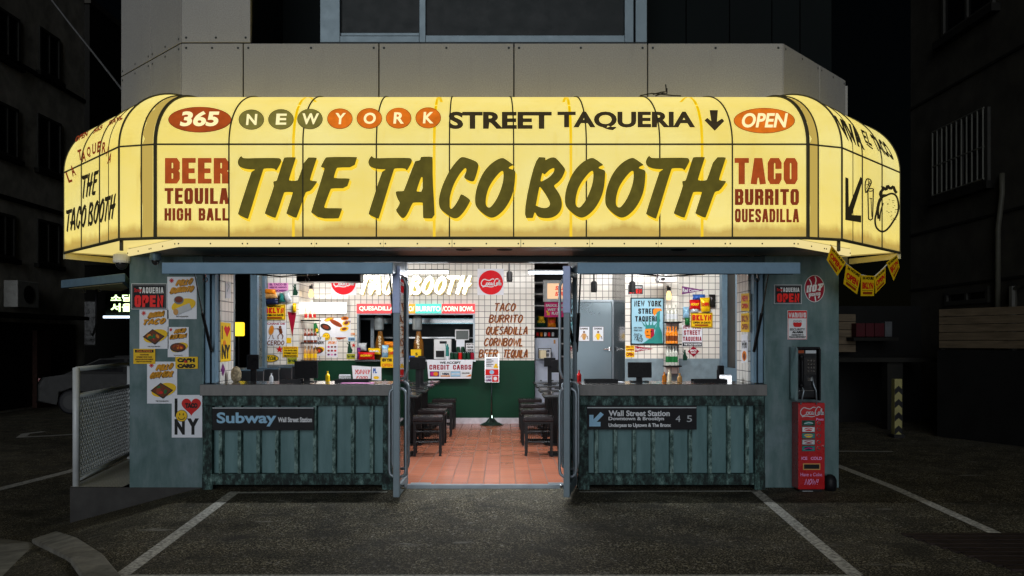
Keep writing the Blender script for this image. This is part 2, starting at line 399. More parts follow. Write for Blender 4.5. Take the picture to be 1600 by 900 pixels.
BF = {'A': '0,1 .36,0 .64,0 1,1|.2,.7 .8,.7', 'B': '0,0 0,1|0,0 .8,0 1,.12 1,.38 .8,.5 0,.5|.8,.5 1,.62 1,.88 .8,1 0,1', 'C': '1,.40 1,.13 .8,0 .2,0 0,.13 0,.87 .2,1 .8,1 1,.87 1,.60', 'D': '0,0 .75,0 1,.16 1,.84 .75,1 0,1 0,0',
      'E': '1,0 0,0 0,1 1,1|0,.5 .85,.5', 'F': '1,0 0,0 0,1|0,.5 .85,.5', 'G': '1,.36 1,.13 .8,0 .2,0 0,.13 0,.87 .2,1 .8,1 1,.87 1,.52 .6,.52', 'H': '0,0 0,1|1,0 1,1|0,.5 1,.5', 'I': '.5,0 .5,1', 'J': '1,0 1,.87 .8,1 .2,1 0,.87 0,.7',
      'K': '0,0 0,1|1,0 .1,.52 1,1', 'L': '0,0 0,1 1,1', 'M': '0,1 0,0 .5,.7 1,0 1,1', 'N': '0,1 0,0 1,1 1,0', 'O': '.5,0 .8,0 1,.13 1,.87 .8,1 .2,1 0,.87 0,.13 .2,0 .5,0', 'P': '0,1 0,0 .8,0 1,.12 1,.42 .8,.55 0,.55', 'Q': '.5,0 .8,0 1,.13 1,.87 .8,1 .2,1 0,.87 0,.13 .2,0 .5,0|.5,.75 1,1.1',
      'R': '0,1 0,0 .8,0 1,.12 1,.38 .8,.5 0,.5|.6,.5 1,.62 1,1', 'S': '1,.32 1,.13 .8,0 .2,0 0,.13 0,.34 .9,.64 1,.70 1,.87 .8,1 .2,1 0,.87 0,.68', 'T': '0,0 1,0|.5,0 .5,1', 'U': '0,0 0,.87 .2,1 .8,1 1,.87 1,0', 'V': '0,0 .5,1 1,0', 'W': '0,0 .2,1 .5,.2 .8,1 1,0', 'X': '0,0 1,1|1,0 0,1', 'Y': '0,0 .5,.55 1,0|.5,.55 .5,1', 'Z': '0,0 1,0 0,1 1,1'}
BW_ = {'I': .02, 'M': 1.5, 'W': 1.6, 'E': .85, 'L': .85, 'F': .85, ' ': .5, 'A': 1.1, 'T': 1.05}
class Card:
    """Flat printed things: a sheet with its printing laid on it, drawn in photo coordinates at the sheet's own depth."""
    def __init__(s, proj, step=.0006): s.p = proj; s.mb = MB(); s.o = .001; s.st = step; s.cut = None
    def raw(s, vs, fs, mt, st=None):
        s.o += s.st if st is None else st
        if s.cut:
            bm = bmesh.new(); bv = [bm.verts.new((v[0], v[1], 0)) for v in vs]
            for f in fs:
                try: bm.faces.new([bv[i] for i in f])
                except ValueError: pass
            ys = [v[1] for v in vs]; xs = [v[0] for v in vs]
            for c, n, lo, hi in ((1, (0, 1, 0), min(ys), max(ys)), (0, (1, 0, 0), min(xs), max(xs))):
                q = math.ceil(lo / s.cut) * s.cut
                while q < hi:
                    bmesh.ops.bisect_plane(bm, geom=bm.verts[:] + bm.edges[:] + bm.faces[:], plane_co=(q, q, 0), plane_no=n); q += s.cut
            bm.verts.index_update(); vs = [(v.co.x, v.co.y) for v in bm.verts]; fs = [tuple(v.index for v in f.verts) for f in bm.faces]; bm.free()
        q = [s.p(v[0], v[1], s.o) for v in vs]
        if None in q: fs = [f for f in fs if all(q[i] is not None for i in f)]; q = [v if v is not None else Vector((0, 0, 0)) for v in q]; use = sorted({i for f in fs for i in f}); mp = {i: j for j, i in enumerate(use)}; q = [q[i] for i in use]; fs = [tuple(mp[i] for i in f) for f in fs]
        if fs: s.mb.add(q, fs, mt)
        return s
    def base(s, pts, mt, th=.004, back=None):
        n = len(pts)
        s.mb.add([s.p(x, y, s.o + th) for x, y in pts] + [s.p(x, y, s.o) for x, y in pts],
                 [tuple(range(n)), tuple(range(2 * n - 1, n - 1, -1))] + [(i, n + i, n + (i + 1) % n, (i + 1) % n) for i in range(n)], mt)
        s.o += th; return s
    def sheet(s, x0, y0, x1, y1, mt, th=.004): return s.base([(x0, y0), (x1, y0), (x1, y1), (x0, y1)], mt, th)
    def disc(s, cx, cy, rx, ry, mt, th=.004, n=36): return s.base([(cx + rx * math.cos(2 * math.pi * i / n), cy + ry * math.sin(2 * math.pi * i / n)) for i in range(n)], mt, th)
    def rect(s, x0, y0, x1, y1, mt): return s.raw([(x0, y0), (x1, y0), (x1, y1), (x0, y1)], [(0, 1, 2, 3)], mt)
    def poly(s, pts, mt, holes=()):
        loops = [[Vector((p[0], p[1], 0)) for p in l] for l in [pts] + list(holes)]
        flat = [q for l in loops for q in l]
        return s.raw([(q.x, q.y) for q in flat], tessellate_polygon(loops), mt)
    def ell(s, cx, cy, rx, ry, mt, n=20, rot=0):
        c, d = math.cos(rot), math.sin(rot)
        pts = [(rx * math.cos(2 * math.pi * i / n), ry * math.sin(2 * math.pi * i / n)) for i in range(n)]
        return s.raw([(cx + a * c - b * d, cy + a * d + b * c) for a, b in pts], [tuple(range(n))], mt)
    def line(s, pts, w, mt):
        v, f = ribbon(pts, w); return s.raw([(q.x, q.y) for q in v], f, mt)
    def frame(s, x0, y0, x1, y1, w, mt):
        s.rect(x0, y0, x1, y0 + w, mt); s.rect(x0, y1 - w, x1, y1, mt); s.rect(x0, y0 + w, x0 + w, y1 - w, mt); return s.rect(x1 - w, y0 + w, x1, y1 - w, mt)
    def text(s, body, x0, y0, x1, y1, mt, bold=.02, shear=0, rise=0):
        vs, fs, _ = text2d(body, bold)
        w, h = x1 - x0, y1 - y0
        return s.raw([(x0 + v[0] * w + (1 - v[1]) * shear * h, y0 + v[1] * h - v[0] * rise) for v in vs], fs, mt)
    def textq(s, body, q, mt, bold=.02):
        vs, fs, _ = text2d(body, bold); out = []
        for u, v in vs:
            a = Vector(q[0]).lerp(Vector(q[1]), u); b = Vector(q[3]).lerp(Vector(q[2]), u); c = a.lerp(b, v); out.append((c.x, c.y))
        return s.raw(out, fs, mt)
    def brush(s, body, x0, y0, x1, y1, wd, mt, shear=0, rise=0, gap=.32):
        adv = []; x = 0
        for ch in body.upper():
            wl = SW.get(ch, 1.0); adv.append((ch, x, wl)); x += wl + gap
        tot = x - gap; w, h = x1 - x0, y1 - y0
        s.o += s.st; z = 0
        for ch, ax, wl in adv:
            for st in (SF[ch].split('|') if ch in SF else ()):
                pts = [tuple(map(float, q.split(','))) for q in st.split()]
                pts = [Vector((x0 + (ax + a * wl) / tot * w + (1 - b) * shear * h, y0 + b * h - (ax + a * wl) / tot * rise)) for a, b in pts]
                if len(pts) > 3 and ch not in 'EHMNWFTZ': pts = smooth2(pts, 2)
                v, f = ribbon(pts, wd); z += 1
                s.raw([(q.x, q.y) for q in v], f, mt, .0003 if z % 2 else -.0003)
        return s
    def block(s, body, x0, y0, x1, y1, mt, t=.62, ty=None, gap=.22, shear=0, q=None):
        """heavy condensed capitals: t = stem width against the inside width of a letter, ty = bar height against the cap height"""
        W_ = []; x = 0
        for ch in body: wl = BW_.get(ch, 1.0); W_.append((ch, x + t / 2, wl)); x += wl + t + gap
        tot = x - gap; w, h = x1 - x0, y1 - y0; u = w / tot; tx = t * u; ty = tx * .8 if ty is None else ty * h; k = tx / ty
        s.o += s.st; z = 0
        for ch, ax, wl in W_:
            for st in (BF[ch].split('|') if ch in BF else ()):
                pts = [tuple(map(float, p.split(','))) for p in st.split()]
                pts = [Vector((x0 + (ax + a * wl) * u, (y0 + ty / 2 + b * (h - ty)) * k)) for a, b in pts]
                v, f = ribbon(pts, tx)
                z += 1; out = [(p.x, p.y / k) for p in v]
                m_ = len(out) // 2
                if not (abs(pts[0].x - pts[-1].x) < 1e-6 and abs(pts[0].y - pts[-1].y) < 1e-6):
                    for i0, i1 in ((0, 1), (m_ - 1, m_ - 2)):
                        d = Vector(((pts[i0] - pts[i1]).x, (pts[i0] - pts[i1]).y / k))
                        yb = float(st.split()[0 if i0 == 0 else -1].split(',')[1])
                        if abs(d.y) > abs(d.x) * .8: e = ty / 2 / abs(d.y) * d if yb in (0, 1) else Vector((0, 0))
                        else: e = d.normalized() * tx / 2 if ch in 'TZEFL' else Vector((0, 0))
                        for ii in (i0, m_ + i0): out[ii] = (out[ii][0] + e.x, out[ii][1] + e.y)
                out = [(a + shear * (y1 - b), b) for a, b in out]
                if q is not None:
                    o2 = []
                    for a, b in out: A = Vector(q[0]).lerp(Vector(q[1]), (a - x0) / w); B = Vector(q[3]).lerp(Vector(q[2]), (a - x0) / w); C = A.lerp(B, (b - y0) / h); o2.append((C.x, C.y))
                    out = o2
                s.raw(out, f, mt, .0003 if z % 2 else -.0003)
        return s
    def done(s, name, label=None, cat=None, group=None, parent=None):
        o = s.mb.build(name, parent); tag(o, label, cat, group); return o
def food(c, cx, cy, r, kind=0):
    rnd = random.Random(int(cx * 13 + cy * 7))
    c.ell(cx + r * .15, cy - r * .02, r * 1.05, r * .55, pr('yellow'), rot=-.25)
    if kind == 0:
        c.poly([(cx - r * .95, cy + r * .05), (cx - r * .1, cy - r * .62), (cx + r * .95, cy + r * .0), (cx + r * .1, cy + r * .72)], pr('dark'))
        c.poly([(cx - r * .82, cy + r * .05), (cx - r * .1, cy - r * .52), (cx + r * .82, cy + r * .0), (cx + r * .1, cy + r * .6)], pr('brown'))
    elif kind == 1:
        c.ell(cx, cy, r * .95, r * .55, pr('dark')); c.ell(cx, cy - r * .05, r * .82, r * .44, pr('brown'))
    else:
        c.ell(cx - r * .25, cy - r * .45, r * .42, r * .36, pr('grey')); c.ell(cx - r * .25, cy - r * .5, r * .34, r * .26, pr('meat'))
        v, f = ribbon([(cx - r * .45, cy + r * .55), (cx + r * .75, cy + r * .05)], r * .55); c.raw([(q.x, q.y) for q in v], f, pr('silver'))
        c.ell(cx - r * .5, cy + r * .55, r * .22, r * .27, pr('tan')); return
    for i in range(9):
        a = rnd.random() * 6.3; q = rnd.random() * .5 * r
        c.ell(cx + q * math.cos(a), cy + q * .6 * math.sin(a), r * .2, r * .13, pr(rnd.choice(['meat', 'orange', 'red', 'green', 'tan', 'meat', 'rust'])), n=9, rot=rnd.random() * 3)
# ================================================================== the setting: ground, road, markings
def grid_ground():
    xs = [-60, -30, -16, -10, -7, -5.5] + [-4.6 + .12 * i for i in range(16)] + [-2, -1, 0, 1, 2, 3, 4, 5, 7, 10, 16, 30, 60]
    ys = [-60, -20, -9, -7, -6, -5, -4, -3, -2.5, -2, -1.5, -1, -.6, -.3, 0, .5, 1, 2, 3, 4, 6, 8, 10, 14, 20, 40, 80]
    b = MB(); n = len(xs)
    b.add([(x, y, terr(x, y)) for y in ys for x in xs], [(j * n + i, j * n + i + 1, (j + 1) * n + i + 1, (j + 1) * n + i) for j in range(len(ys) - 1) for i in range(n - 1)], M_ASPH)
    return b.build('ground', smooth=True)
tag(grid_ground(), kind='structure')
def road_strip(name, pts, w, mt=M_LINE, lift=.005, close=0):
    """a painted strip along ground points, following the lie of the ground"""
    b = MB(); q = []
    for i in range(len(pts) - 1):
        a, c = Vector(pts[i]), Vector(pts[i + 1]); n = max(2, int((c - a).length / .15))
        q += [a.lerp(c, j / n) for j in range(n if i < len(pts) - 2 else n + 1)]
    v, f = ribbon([(p.x, p.y) for p in q], w)
    b.add([(p.x, p.y, terr(p.x, p.y) + lift) for p in v], f, mt)
    return tag(b.build(name), kind='structure')
road_strip('parking_line', [G(190, 900), G(367, 769)], .10)
road_strip('parking_line', [G(1337, 900), G(1180, 767)], .10)
road_strip('parking_line', [G(367, 770.5), G(605, 769)], .06)
road_strip('parking_line', [G(905, 769), G(1184, 768)], .05)
road_strip('parking_line', [G(1306, 727), G(1560, 836)], .10)
road_strip('parking_line', [G(1306, 705.5), G(1395, 706)], .07)
road_strip('parking_line', [(-2.46, -2.80, 0), (2.3, -2.80, 0)], .10)
road_strip('road_line', [G(-30, 772), G(112, 736), G(205, 703)], .16)
a0 = G(120, 681)
road_strip('road_arrow', [a0 + Vector((-.1, .3, 0)), a0 + Vector((-.5, -.02, 0)), a0 + Vector((-.95, -.25, 0)), a0 + Vector((-1.2, .35, 0)), a0 + Vector((-1.05, .75, 0))], .16)
# kerb stones and the pavement at the near left corner
kb = MB()
k0, k1 = G(70, 842), G(165, 915)
d = (k1 - k0).normalized(); nrm = Vector((d.y, -d.x, 0)).normalized()
kp = [k0 + d * (-.02), k1 + d * .4]
def kerb_piece(a, c):
    s_ = []
    for p in (a, c): s_ += [p + nrm * -.10, p + nrm * .10]
    vs = [(p.x, p.y, terr(p.x, p.y) - .1) for p in s_] + [(p.x, p.y, terr(p.x, p.y) + .035) for p in s_]
    kb.add(vs, [(0, 2, 3, 1), (4, 5, 7, 6), (0, 1, 5, 4), (1, 3, 7, 5), (3, 2, 6, 7), (2, 0, 4, 6)], M_CONC)
L = (kp[1] - kp[0]).length
for i in range(3): kerb_piece(kp[0] + d * (L * i / 3 + .004), kp[0] + d * (L * (i + 1) / 3 - .004))
tag(kb.build('kerb', bevel=.012), kind='structure')
pv = MB()
pa = [k0 + nrm * .11, k1 + d * .4 + nrm * .11, k1 + d * .4 + nrm * 3.5, G(-60, 838) + nrm * 2, G(-40, 838), ]
pv.add([(p.x, p.y, terr(p.x, p.y) + .012) for p in pa], [tuple(range(len(pa)))], M_CONC)
tag(pv.build('pavement'), kind='structure')
# dark slatted drain cover at the near right corner
dk = thing('drain_cover', 'dark slatted cover set into the asphalt at the near right corner', 'drain cover', tuple(G(1500, 866)))
dc = [G(1402, 834), G(1640, 834)]
b = MB(); y1 = dc[0].y; x0 = dc[0].x
for i in range(9):
    yy = y1 - .02 - i * .105
    xl = x0 + .02 + (.035 * i)
    b.box(xl, x0 + 2.4, yy - .088, yy, terr(0, yy) - .02, terr(0, yy) + .012, mat('dark_slat', (.028, .019, .016), .6, var=.5, scale=18, sc=(.4, 3, 1)))
b.build('slat', dk)
b = MB(); b.box(x0 + .05, x0 + 2.38, y1 - .95, y1 - .01, terr(0, y1) - .06, terr(0, y1) - .045, M_BLACK); b.build('pit', dk)

# ================================================================== the restaurant building
X0, X1 = -3.632, 3.277
bd = thing('restaurant_building', 'grey panelled building whose ground floor holds the open taco restaurant', 'building', (0, 3, -.03))
def wallbox(name, x0, x1, y0, y1, z0, z1, mt, **k):
    b = MB(); b.box(x0, x1, y0, y1, z0, z1, mt); return b.build(name, bd, **k)
def wallseg(name, a, c, th, z0, z1, mt):
    a, c = Vector((a[0], a[1])), Vector((c[0], c[1])); t = (c - a).normalized(); n = Vector((-t.y, t.x)) * th
    b = MB(); b.prism([a, c, c + n, a + n], z0, z1, mt); return b.build(name, bd)
# pillars of the front
for nm, (xa, xb) in (('pillar', (X0, -2.916)), ('pillar', (2.555, X1))):
    o = wallbox(nm, xa, xb, 0, .5, -.028, 2.228, M_PLAS, bevel=.006)
# window frames beside the pillars, tiled jambs, posts
for xa, xb in ((-2.915, -2.865), (-2.848, -2.815), (2.462, 2.49), (2.505, 2.554)): wallbox('window_frame', xa, xb, .05, .16, .99, 2.17, M_FRAME, bevel=.003)
for xa, xb in ((-.962, -.935), (.70, .727)): wallbox('door_post', xa, xb, .0, .10, 0.0, 2.17, M_ALU, bevel=.003)
wallbox('jamb_wall', -2.86, -2.80, .162, .56, .98, 2.25, M_TILE)
wallbox('jamb_wall', 2.44, 2.5, .162, .56, .98, 2.25, M_TILE)
wallbox('header_beam', -2.914, 2.553, .0, .16, 2.171, 2.226, mat('dark_teal_beam', (.035, .06, .065), .4), bevel=.004)
wallbox('upper_wall', X0, X1, .17, .34, 2.24, 2.9, M_DARKW)
# shell
MD = mat('dark_render', (.05, .052, .05), .8, var=.3, scale=3, bump=.3)
wallseg('side_wall', (-3.87, 7.4), (-3.941, 4.87), .12, -.5, 3.2, MD); wallseg('side_wall', (-3.983, 3.40), (-4.05, 1.0), .12, -.5, 3.2, MD)
wallseg('side_wall', (-3.9411, 4.869), (-3.9829, 3.401), .12, -.5, 1.0, MD); wallseg('side_wall', (-3.9411, 4.869), (-3.9829, 3.401), .12, 2.45, 3.2, MD)
wallseg('side_wall', (-4.05, 1.0), (-3.634, .03), .12, -.027, 2.24, M_PLAS)
wallseg('side_wall', (3.275, .03), (3.6, 1.0), .12, -.1, 2.24, M_PLAS)
wallseg('side_wall', (3.6, 1.0), (3.6, 7.4), .15, -.1, 3.2, MD)
wallbox('rear_wall', -3.9, 3.75, 8.9, 9.05, -.1, 3.2, MD)
wallbox('ceiling', -4.0, 3.7, .36, 8.89, 2.72, 2.9, M_CEIL)
b = MB(); b.box(-1.0, .72, .04, .5, -.12, 0, M_FLOOR); b.box(-3.74, 3.44, .5, 8.8, -.12, 0, M_FLOOR); tag(b.build('floor'), kind='structure')
wallbox('threshold', -.93, .69, -.03, .039, -.05, .004, M_ALU)
b = MB()
for xa, xb in ((-.90, -.70), (.45, .66)): b.box(xa, xb, .01, .09, .001, .008, M_ALU)
b.build('floor_plate', bd)
# interior walls
YB = 6.0
def bx(px, y=YB): return P(px, 0, y).x
def bz(py, y=YB): return P(0, py, y).z
wx0, wx1, wz0, wz1 = bx(558), bx(742), bz(562), bz(490)
zw = bz(563)
xl, xr = -3.2, bx(835)
for nm, (a, c, z0, z1), mt in (('tiled_wall', (xl, wx0, zw, 2.72), M_TILE), ('tiled_wall', (wx1, xr, zw, 2.72), M_TILE), ('tiled_wall', (wx0, wx1, wz1, 2.72), M_TILE),
                               ('green_wall', (xl, xr, .1, zw - .001), M_GREENW)):
    wallbox(nm, a, c, YB, YB + .12, z0, z1, mt)
wallbox('skirting', xl, xr, YB - .012, YB + .1, .001, .1, mat('pale_skirting_tile', (.62, .60, .66), .3))
b = MB(); b.box(wx0 - .02, wx1 + .02, YB - .10, YB + .2, wz0 - .03, wz0, M_STEEL)
b.box(wx0, wx0 + .03, YB - .02, YB + .13, wz0, wz1, M_ALU); b.box(wx1 - .03, wx1, YB - .02, YB + .13, wz0, wz1, M_ALU); b.box(wx0 + .03, wx1 - .03, YB - .02, YB + .13, wz1 - .02, wz1, M_ALU)
b.build('serving_window', bd)
# kitchen seen through the serving window
wallbox('kitchen_wall', -3.7, 3.5, 8.2, 8.3, 0, 2.72, mat('dark_kitchen_wall', (.03, .045, .05), .35))
wallbox('kitchen_side_wall', .0, .1, 6.13, 8.2, 0, 2.72, mat('dark_kitchen_wall', (.03, .045, .05), .35))
# left end walls
YL = 5.0
wallbox('tiled_wall', -3.74, xl - .001, YL, YL + .1, 1.03, 2.72, M_TILE)
wallbox('lower_wall', -3.74, xl - .001, YL, YL + .1, 0, 1.029, mat('grey_laminate', (.16, .18, .19), .4))
wallbox('tiled_wall', xl - .10, xl, YL + .101, YB - .001, 0, 2.72, M_TILE)
# left side wall of the room: big dark window in a grey frame
b = MB()
for ya, yb in ((3.3, 3.42), (4.45, 4.55), (4.86, 4.98)): b.box(-3.80, -3.70, ya, yb, 1.0, 2.45, M_FRAME)
b.box(-3.80, -3.70, .6, 4.98, 2.45, 2.72, M_FRAME); b.box(-3.80, -3.70, .6, 4.98, 0, 1.0, M_FRAME); b.box(-3.8, -3.7, .6, 3.3, 1.0, 2.45, M_FRAME)
b.build('side_window_frame', bd)
b = MB(); b.box(-3.745, -3.74, 4.55, 4.86, 1.0, 2.45, mat('grey_window_panel', (.10, .115, .11), .3)); b.build('window_panel', bd)
# right: steel door wall, angled steel panel, poster wall
YD, YR = 5.2, 4.8
wallbox('tiled_wall', 1.06, P(957, 0, YD).x, YD, YD + .1, 2.06, 2.72, M_TILE)
wallbox('tiled_wall', 1.06, P(900, 0, YD).x, YD - .001, YD + .1, 0, 2.06, M_TILE)
wallseg('angled_panel', (P(957.5, 0, YD).x, YD), (P(976.5, 0, YR).x, YR), .06, 0, 2.72, M_STEEL)
xq = P(976.5, 0, YR).x
wallbox('tiled_wall', xq, 3.44, YR, YR + .1, 1.13, 2.72, M_TILE)
wallbox('lower_wall', xq, 3.44, YR, YR + .1, 0, 1.129, mat('blue_grey_laminate', (.20, .27, .31), .4))
wallbox('shelf_pillar', P(1041, 0, 4.6).x, P(1061, 0, 4.6).x, 4.62, YR - .001, .9, 2.72, M_TILE)
b = MB()
for ya, yb in ((3.0, 3.1), (3.75, 3.9), (4.62, 4.78)): b.box(3.36, 3.44, ya, yb, 1.0, 2.45, M_FRAME)
b.box(3.36, 3.44, .6, 4.78, 2.45, 2.72, M_FRAME); b.box(3.36, 3.44, .6, 4.78, 0, 1.0, M_FRAME); b.box(3.36, 3.44, .6, 3.0, 1, 2.45, M_FRAME)
b.build('side_window_frame', bd)
# niche with the self-service bar
wallbox('niche_wall', xr, 1.7, 7.3, 7.4, 0, 2.72, mat('dark_niche', (.05, .05, .055), .5))
sd = MB(); sd.pbox(901.5, 472, 956, 640, YD, .05, mat('stainless_door', (.20, .25, .28), .32, .9, var=.06, scale=1.2)); sdo = sd.build('steel_door', bd, bevel=.004)
b = MB(); b.pbox(957, 468, 960, 640, YD - .02, .08, M_ALU); b.pbox(900, 468.5, 957, 471.5, YD - .02, .08, M_ALU); b.build('door_frame', sdo)
b = MB(); h = P(948, 545, YD); b.tube([h + Vector((.04, 0, 0)), h + Vector((.04, -.05, 0)), h + Vector((-.06, -.055, -.005))], .010, M_CHROME); b.lathe(h + Vector((.04, -.012, -.03)), [(.03, 0), (.03, .06)], M_CHROME); b.build('handle', sdo)
# steps: outer cladding of the upper storey
def panel(a, c, z0, z1, th=.06, mt=M_CLAD, name='cladding_panel', bolts=True):
    a, c = Vector((a[0], a[1])), Vector((c[0], c[1])); t = (c - a).normalized(); n = Vector((t.y, -t.x))
    b = MB(); a2, c2 = a + t * .006, c - t * .006
    b.prism([a2, c2, c2 - n * th, a2 - n * th], z0 + .006, z1 - .006, mt)
    o = b.build(name, bd, bevel=.003)
    if bolts:
        b = MB()
        for q in (.05, (c - a).length / 2, (c - a).length - .05):
            for zz in (z0 + .05, z1 - .05):
                p = a + t * q + n * .001; b.add([(p.x + t.x * .012 * math.cos(k) + n.x * .002, p.y + t.y * .012 * math.cos(k) + n.y * .002, zz + .012 * math.sin(k)) for k in [i * math.pi / 4 for i in range(8)]], [tuple(range(8))], M_DARKW)
        b.build('bolt', o)
    return o
PL, PR_ = (-4.19, 1.04), (3.82, 1.16)
fx = [(q - VX) / 160.5 for q in (283, 380, 592, 803, 1012, 1224)]
ZT = P(0, 67, 0).z
for i in range(5): panel((fx[i], 0), (fx[i + 1], 0), 2.95, ZT)
def lerp2(a, c, q): return (a[0] + (c[0] - a[0]) * q, a[1] + (c[1] - a[1]) * q)
cl = (fx[0], 0); cr = (fx[5], 0)
for za, zb in ((2.95, ZT), (ZT, 6.6)):
    panel(PL, lerp2(PL, cl, .52), za, zb); panel(lerp2(PL, cl, .52), cl, za, zb)
panel(cr, lerp2(cr, PR_, .55), 2.95, ZT); panel(lerp2(cr, PR_, .55), PR_, 2.95, ZT)
panel((fx[0], 0), ((392 - VX) / 160.5, 0), ZT, 6.6)
wallseg('parapet_core', (PL[0] + .13, PL[1] + .06), (cl[0] + .05, .09), .1, 2.25, 6.6, M_DARKW)
wallseg('parapet_core', (cr[0] - .06, .09), (PR_[0] - .11, PR_[1] + .06), .1, 2.25, ZT - .02, M_DARKW)
wallbox('parapet_core', cl[0] + .04, cr[0], .066, .165, 2.25, ZT - .02, M_DARKW)
wallbox('column_core', fx[0] + .04, (392 - VX) / 160.5 - .03, .066, 1.6, ZT - .019, 6.6, M_DARKW)
wallbox('side_block', PL[0] + .02, fx[0] + .03, 1.15, 7, 3.2, 6.6, M_DARKW)
b = MB()
b.prism([(3.76, 1.3), (3.9, 1.3), (3.9, 7), (3.76, 7)], 2.25, ZT - .02, M_CLAD); b.build('side_parapet', bd)
wallbox('roof_deck', -3.9, 3.74, .35, 8.9, 3.21, 3.3, M_DARKW)
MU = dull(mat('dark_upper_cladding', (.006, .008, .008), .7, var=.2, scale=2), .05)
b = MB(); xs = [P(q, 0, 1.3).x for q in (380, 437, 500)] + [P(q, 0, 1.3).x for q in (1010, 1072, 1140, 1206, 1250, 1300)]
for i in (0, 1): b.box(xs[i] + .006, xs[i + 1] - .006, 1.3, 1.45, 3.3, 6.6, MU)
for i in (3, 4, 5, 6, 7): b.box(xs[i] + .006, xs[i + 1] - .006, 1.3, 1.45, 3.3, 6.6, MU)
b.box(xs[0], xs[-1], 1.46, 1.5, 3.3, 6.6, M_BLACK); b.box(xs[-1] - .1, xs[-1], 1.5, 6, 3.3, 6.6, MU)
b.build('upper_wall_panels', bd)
YW = .42
MWF = mat('window_frame_grey', (.15, .19, .21), .4, .4, var=.1)
b = MB()
for a, c in ((500, 531), (655, 665), (976, 990), (993, 1011)): b.pbox(a, -260, c, 66, YW, .12, MWF)
b.pbox(531, 56, 655, 66, YW, .12, MWF); b.pbox(665, 55, 976, 66, YW, .12, MWF); b.pbox(531, 51, 655, 56, YW + .04, .05, MWF)
wn = b.build('window', bd, bevel=.004)
b = MB(); b.pbox(531, -260, 655, 51, YW + .06, .01, dull(mat('dark_window_glass', (.012, .016, .016), .3), .1)); b.pbox(665, -260, 976, 55, YW + .05, .01, dull(mat('dark_window_glass', (.012, .016, .016), .3), .1)); b.build('pane', wn)
b = MB(); b.pbox(500, 66.1, 1011, 68.5, YW - .3, .5, M_DARKW); b.build('window_sill', bd)

# hatches over the counters: flaps lifted on gas struts
def hatch(x0, x1, sx):
    b = MB(); b.prof([(-.97, 1.976), (-.02, 2.075), (-.02, 2.165), (-.97, 2.075)], x0, x1, M_FRAME); h = b.build('hatch_flap', bd, bevel=.004)
    b = MB(); b.prof([(-.93, 1.974), (-.06, 2.064), (-.06, 2.070), (-.93, 1.9795)], x0 + .05, x1 - .05, M_DARKW); b.build('lining', h)
    for xx in (x0 + .08, x1 - .10):
        b = MB(); b.tube([(xx, .02, 1.30), (xx, -.22, 1.66)], .016, M_BLACK); b.tube([(xx, -.22, 1.66), (xx, -.42, 2.03)], .008, M_CHROME); b.build('gas_strut', h)
    for xx in ((x0 + .35, x1 - .75) if sx < 0 else (x0 + .7, x1 - .35)):
        b = MB(); c = Vector((xx, -.9, 1.945)); b.tube([c + Vector((0, 0, .035))] + [c + Vector((.018 * math.sin(a), 0, -.012 + .018 * math.cos(a))) for a in [i * .55 for i in range(10)]], .004, M_CHROME, 6); b.build('hook', h)
    b = MB(); m_ = (x0 + x1) / 2; b.tube([(m_ - .35, -.5, 2.012), (m_ - .1, -.5, 1.99), (m_ + .25, -.5, 2.012)], .008, M_CHROME, 6); b.build('latch_bar', h)
hatch(-2.92, -.94, -1); hatch(.643, 2.555, 1)
b = MB(); b.prism([(-3.72, .10), (-4.86, 1.06), (-4.42, 1.62), (-4.08, 1.02)], 1.985, 2.07, M_FRAME); h = b.build('hatch_flap', bd, bevel=.004)
b = MB(); b.prism([(-3.80, .22), (-4.78, 1.08), (-4.42, 1.54), (-4.1, 1.0)], 1.978, 1.984, M_CREAMP); b.build('lining', h)
for q in ((-4.55, .95), (-4.25, .68)):
    b = MB(); c = Vector((q[0], q[1], 1.955)); b.tube([c + Vector((0, 0, .025))] + [c + Vector((.018 * math.sin(a), 0, -.012 + .018 * math.cos(a))) for a in [i * .55 for i in range(10)]], .004, M_CHROME, 6); b.build('hook', h)

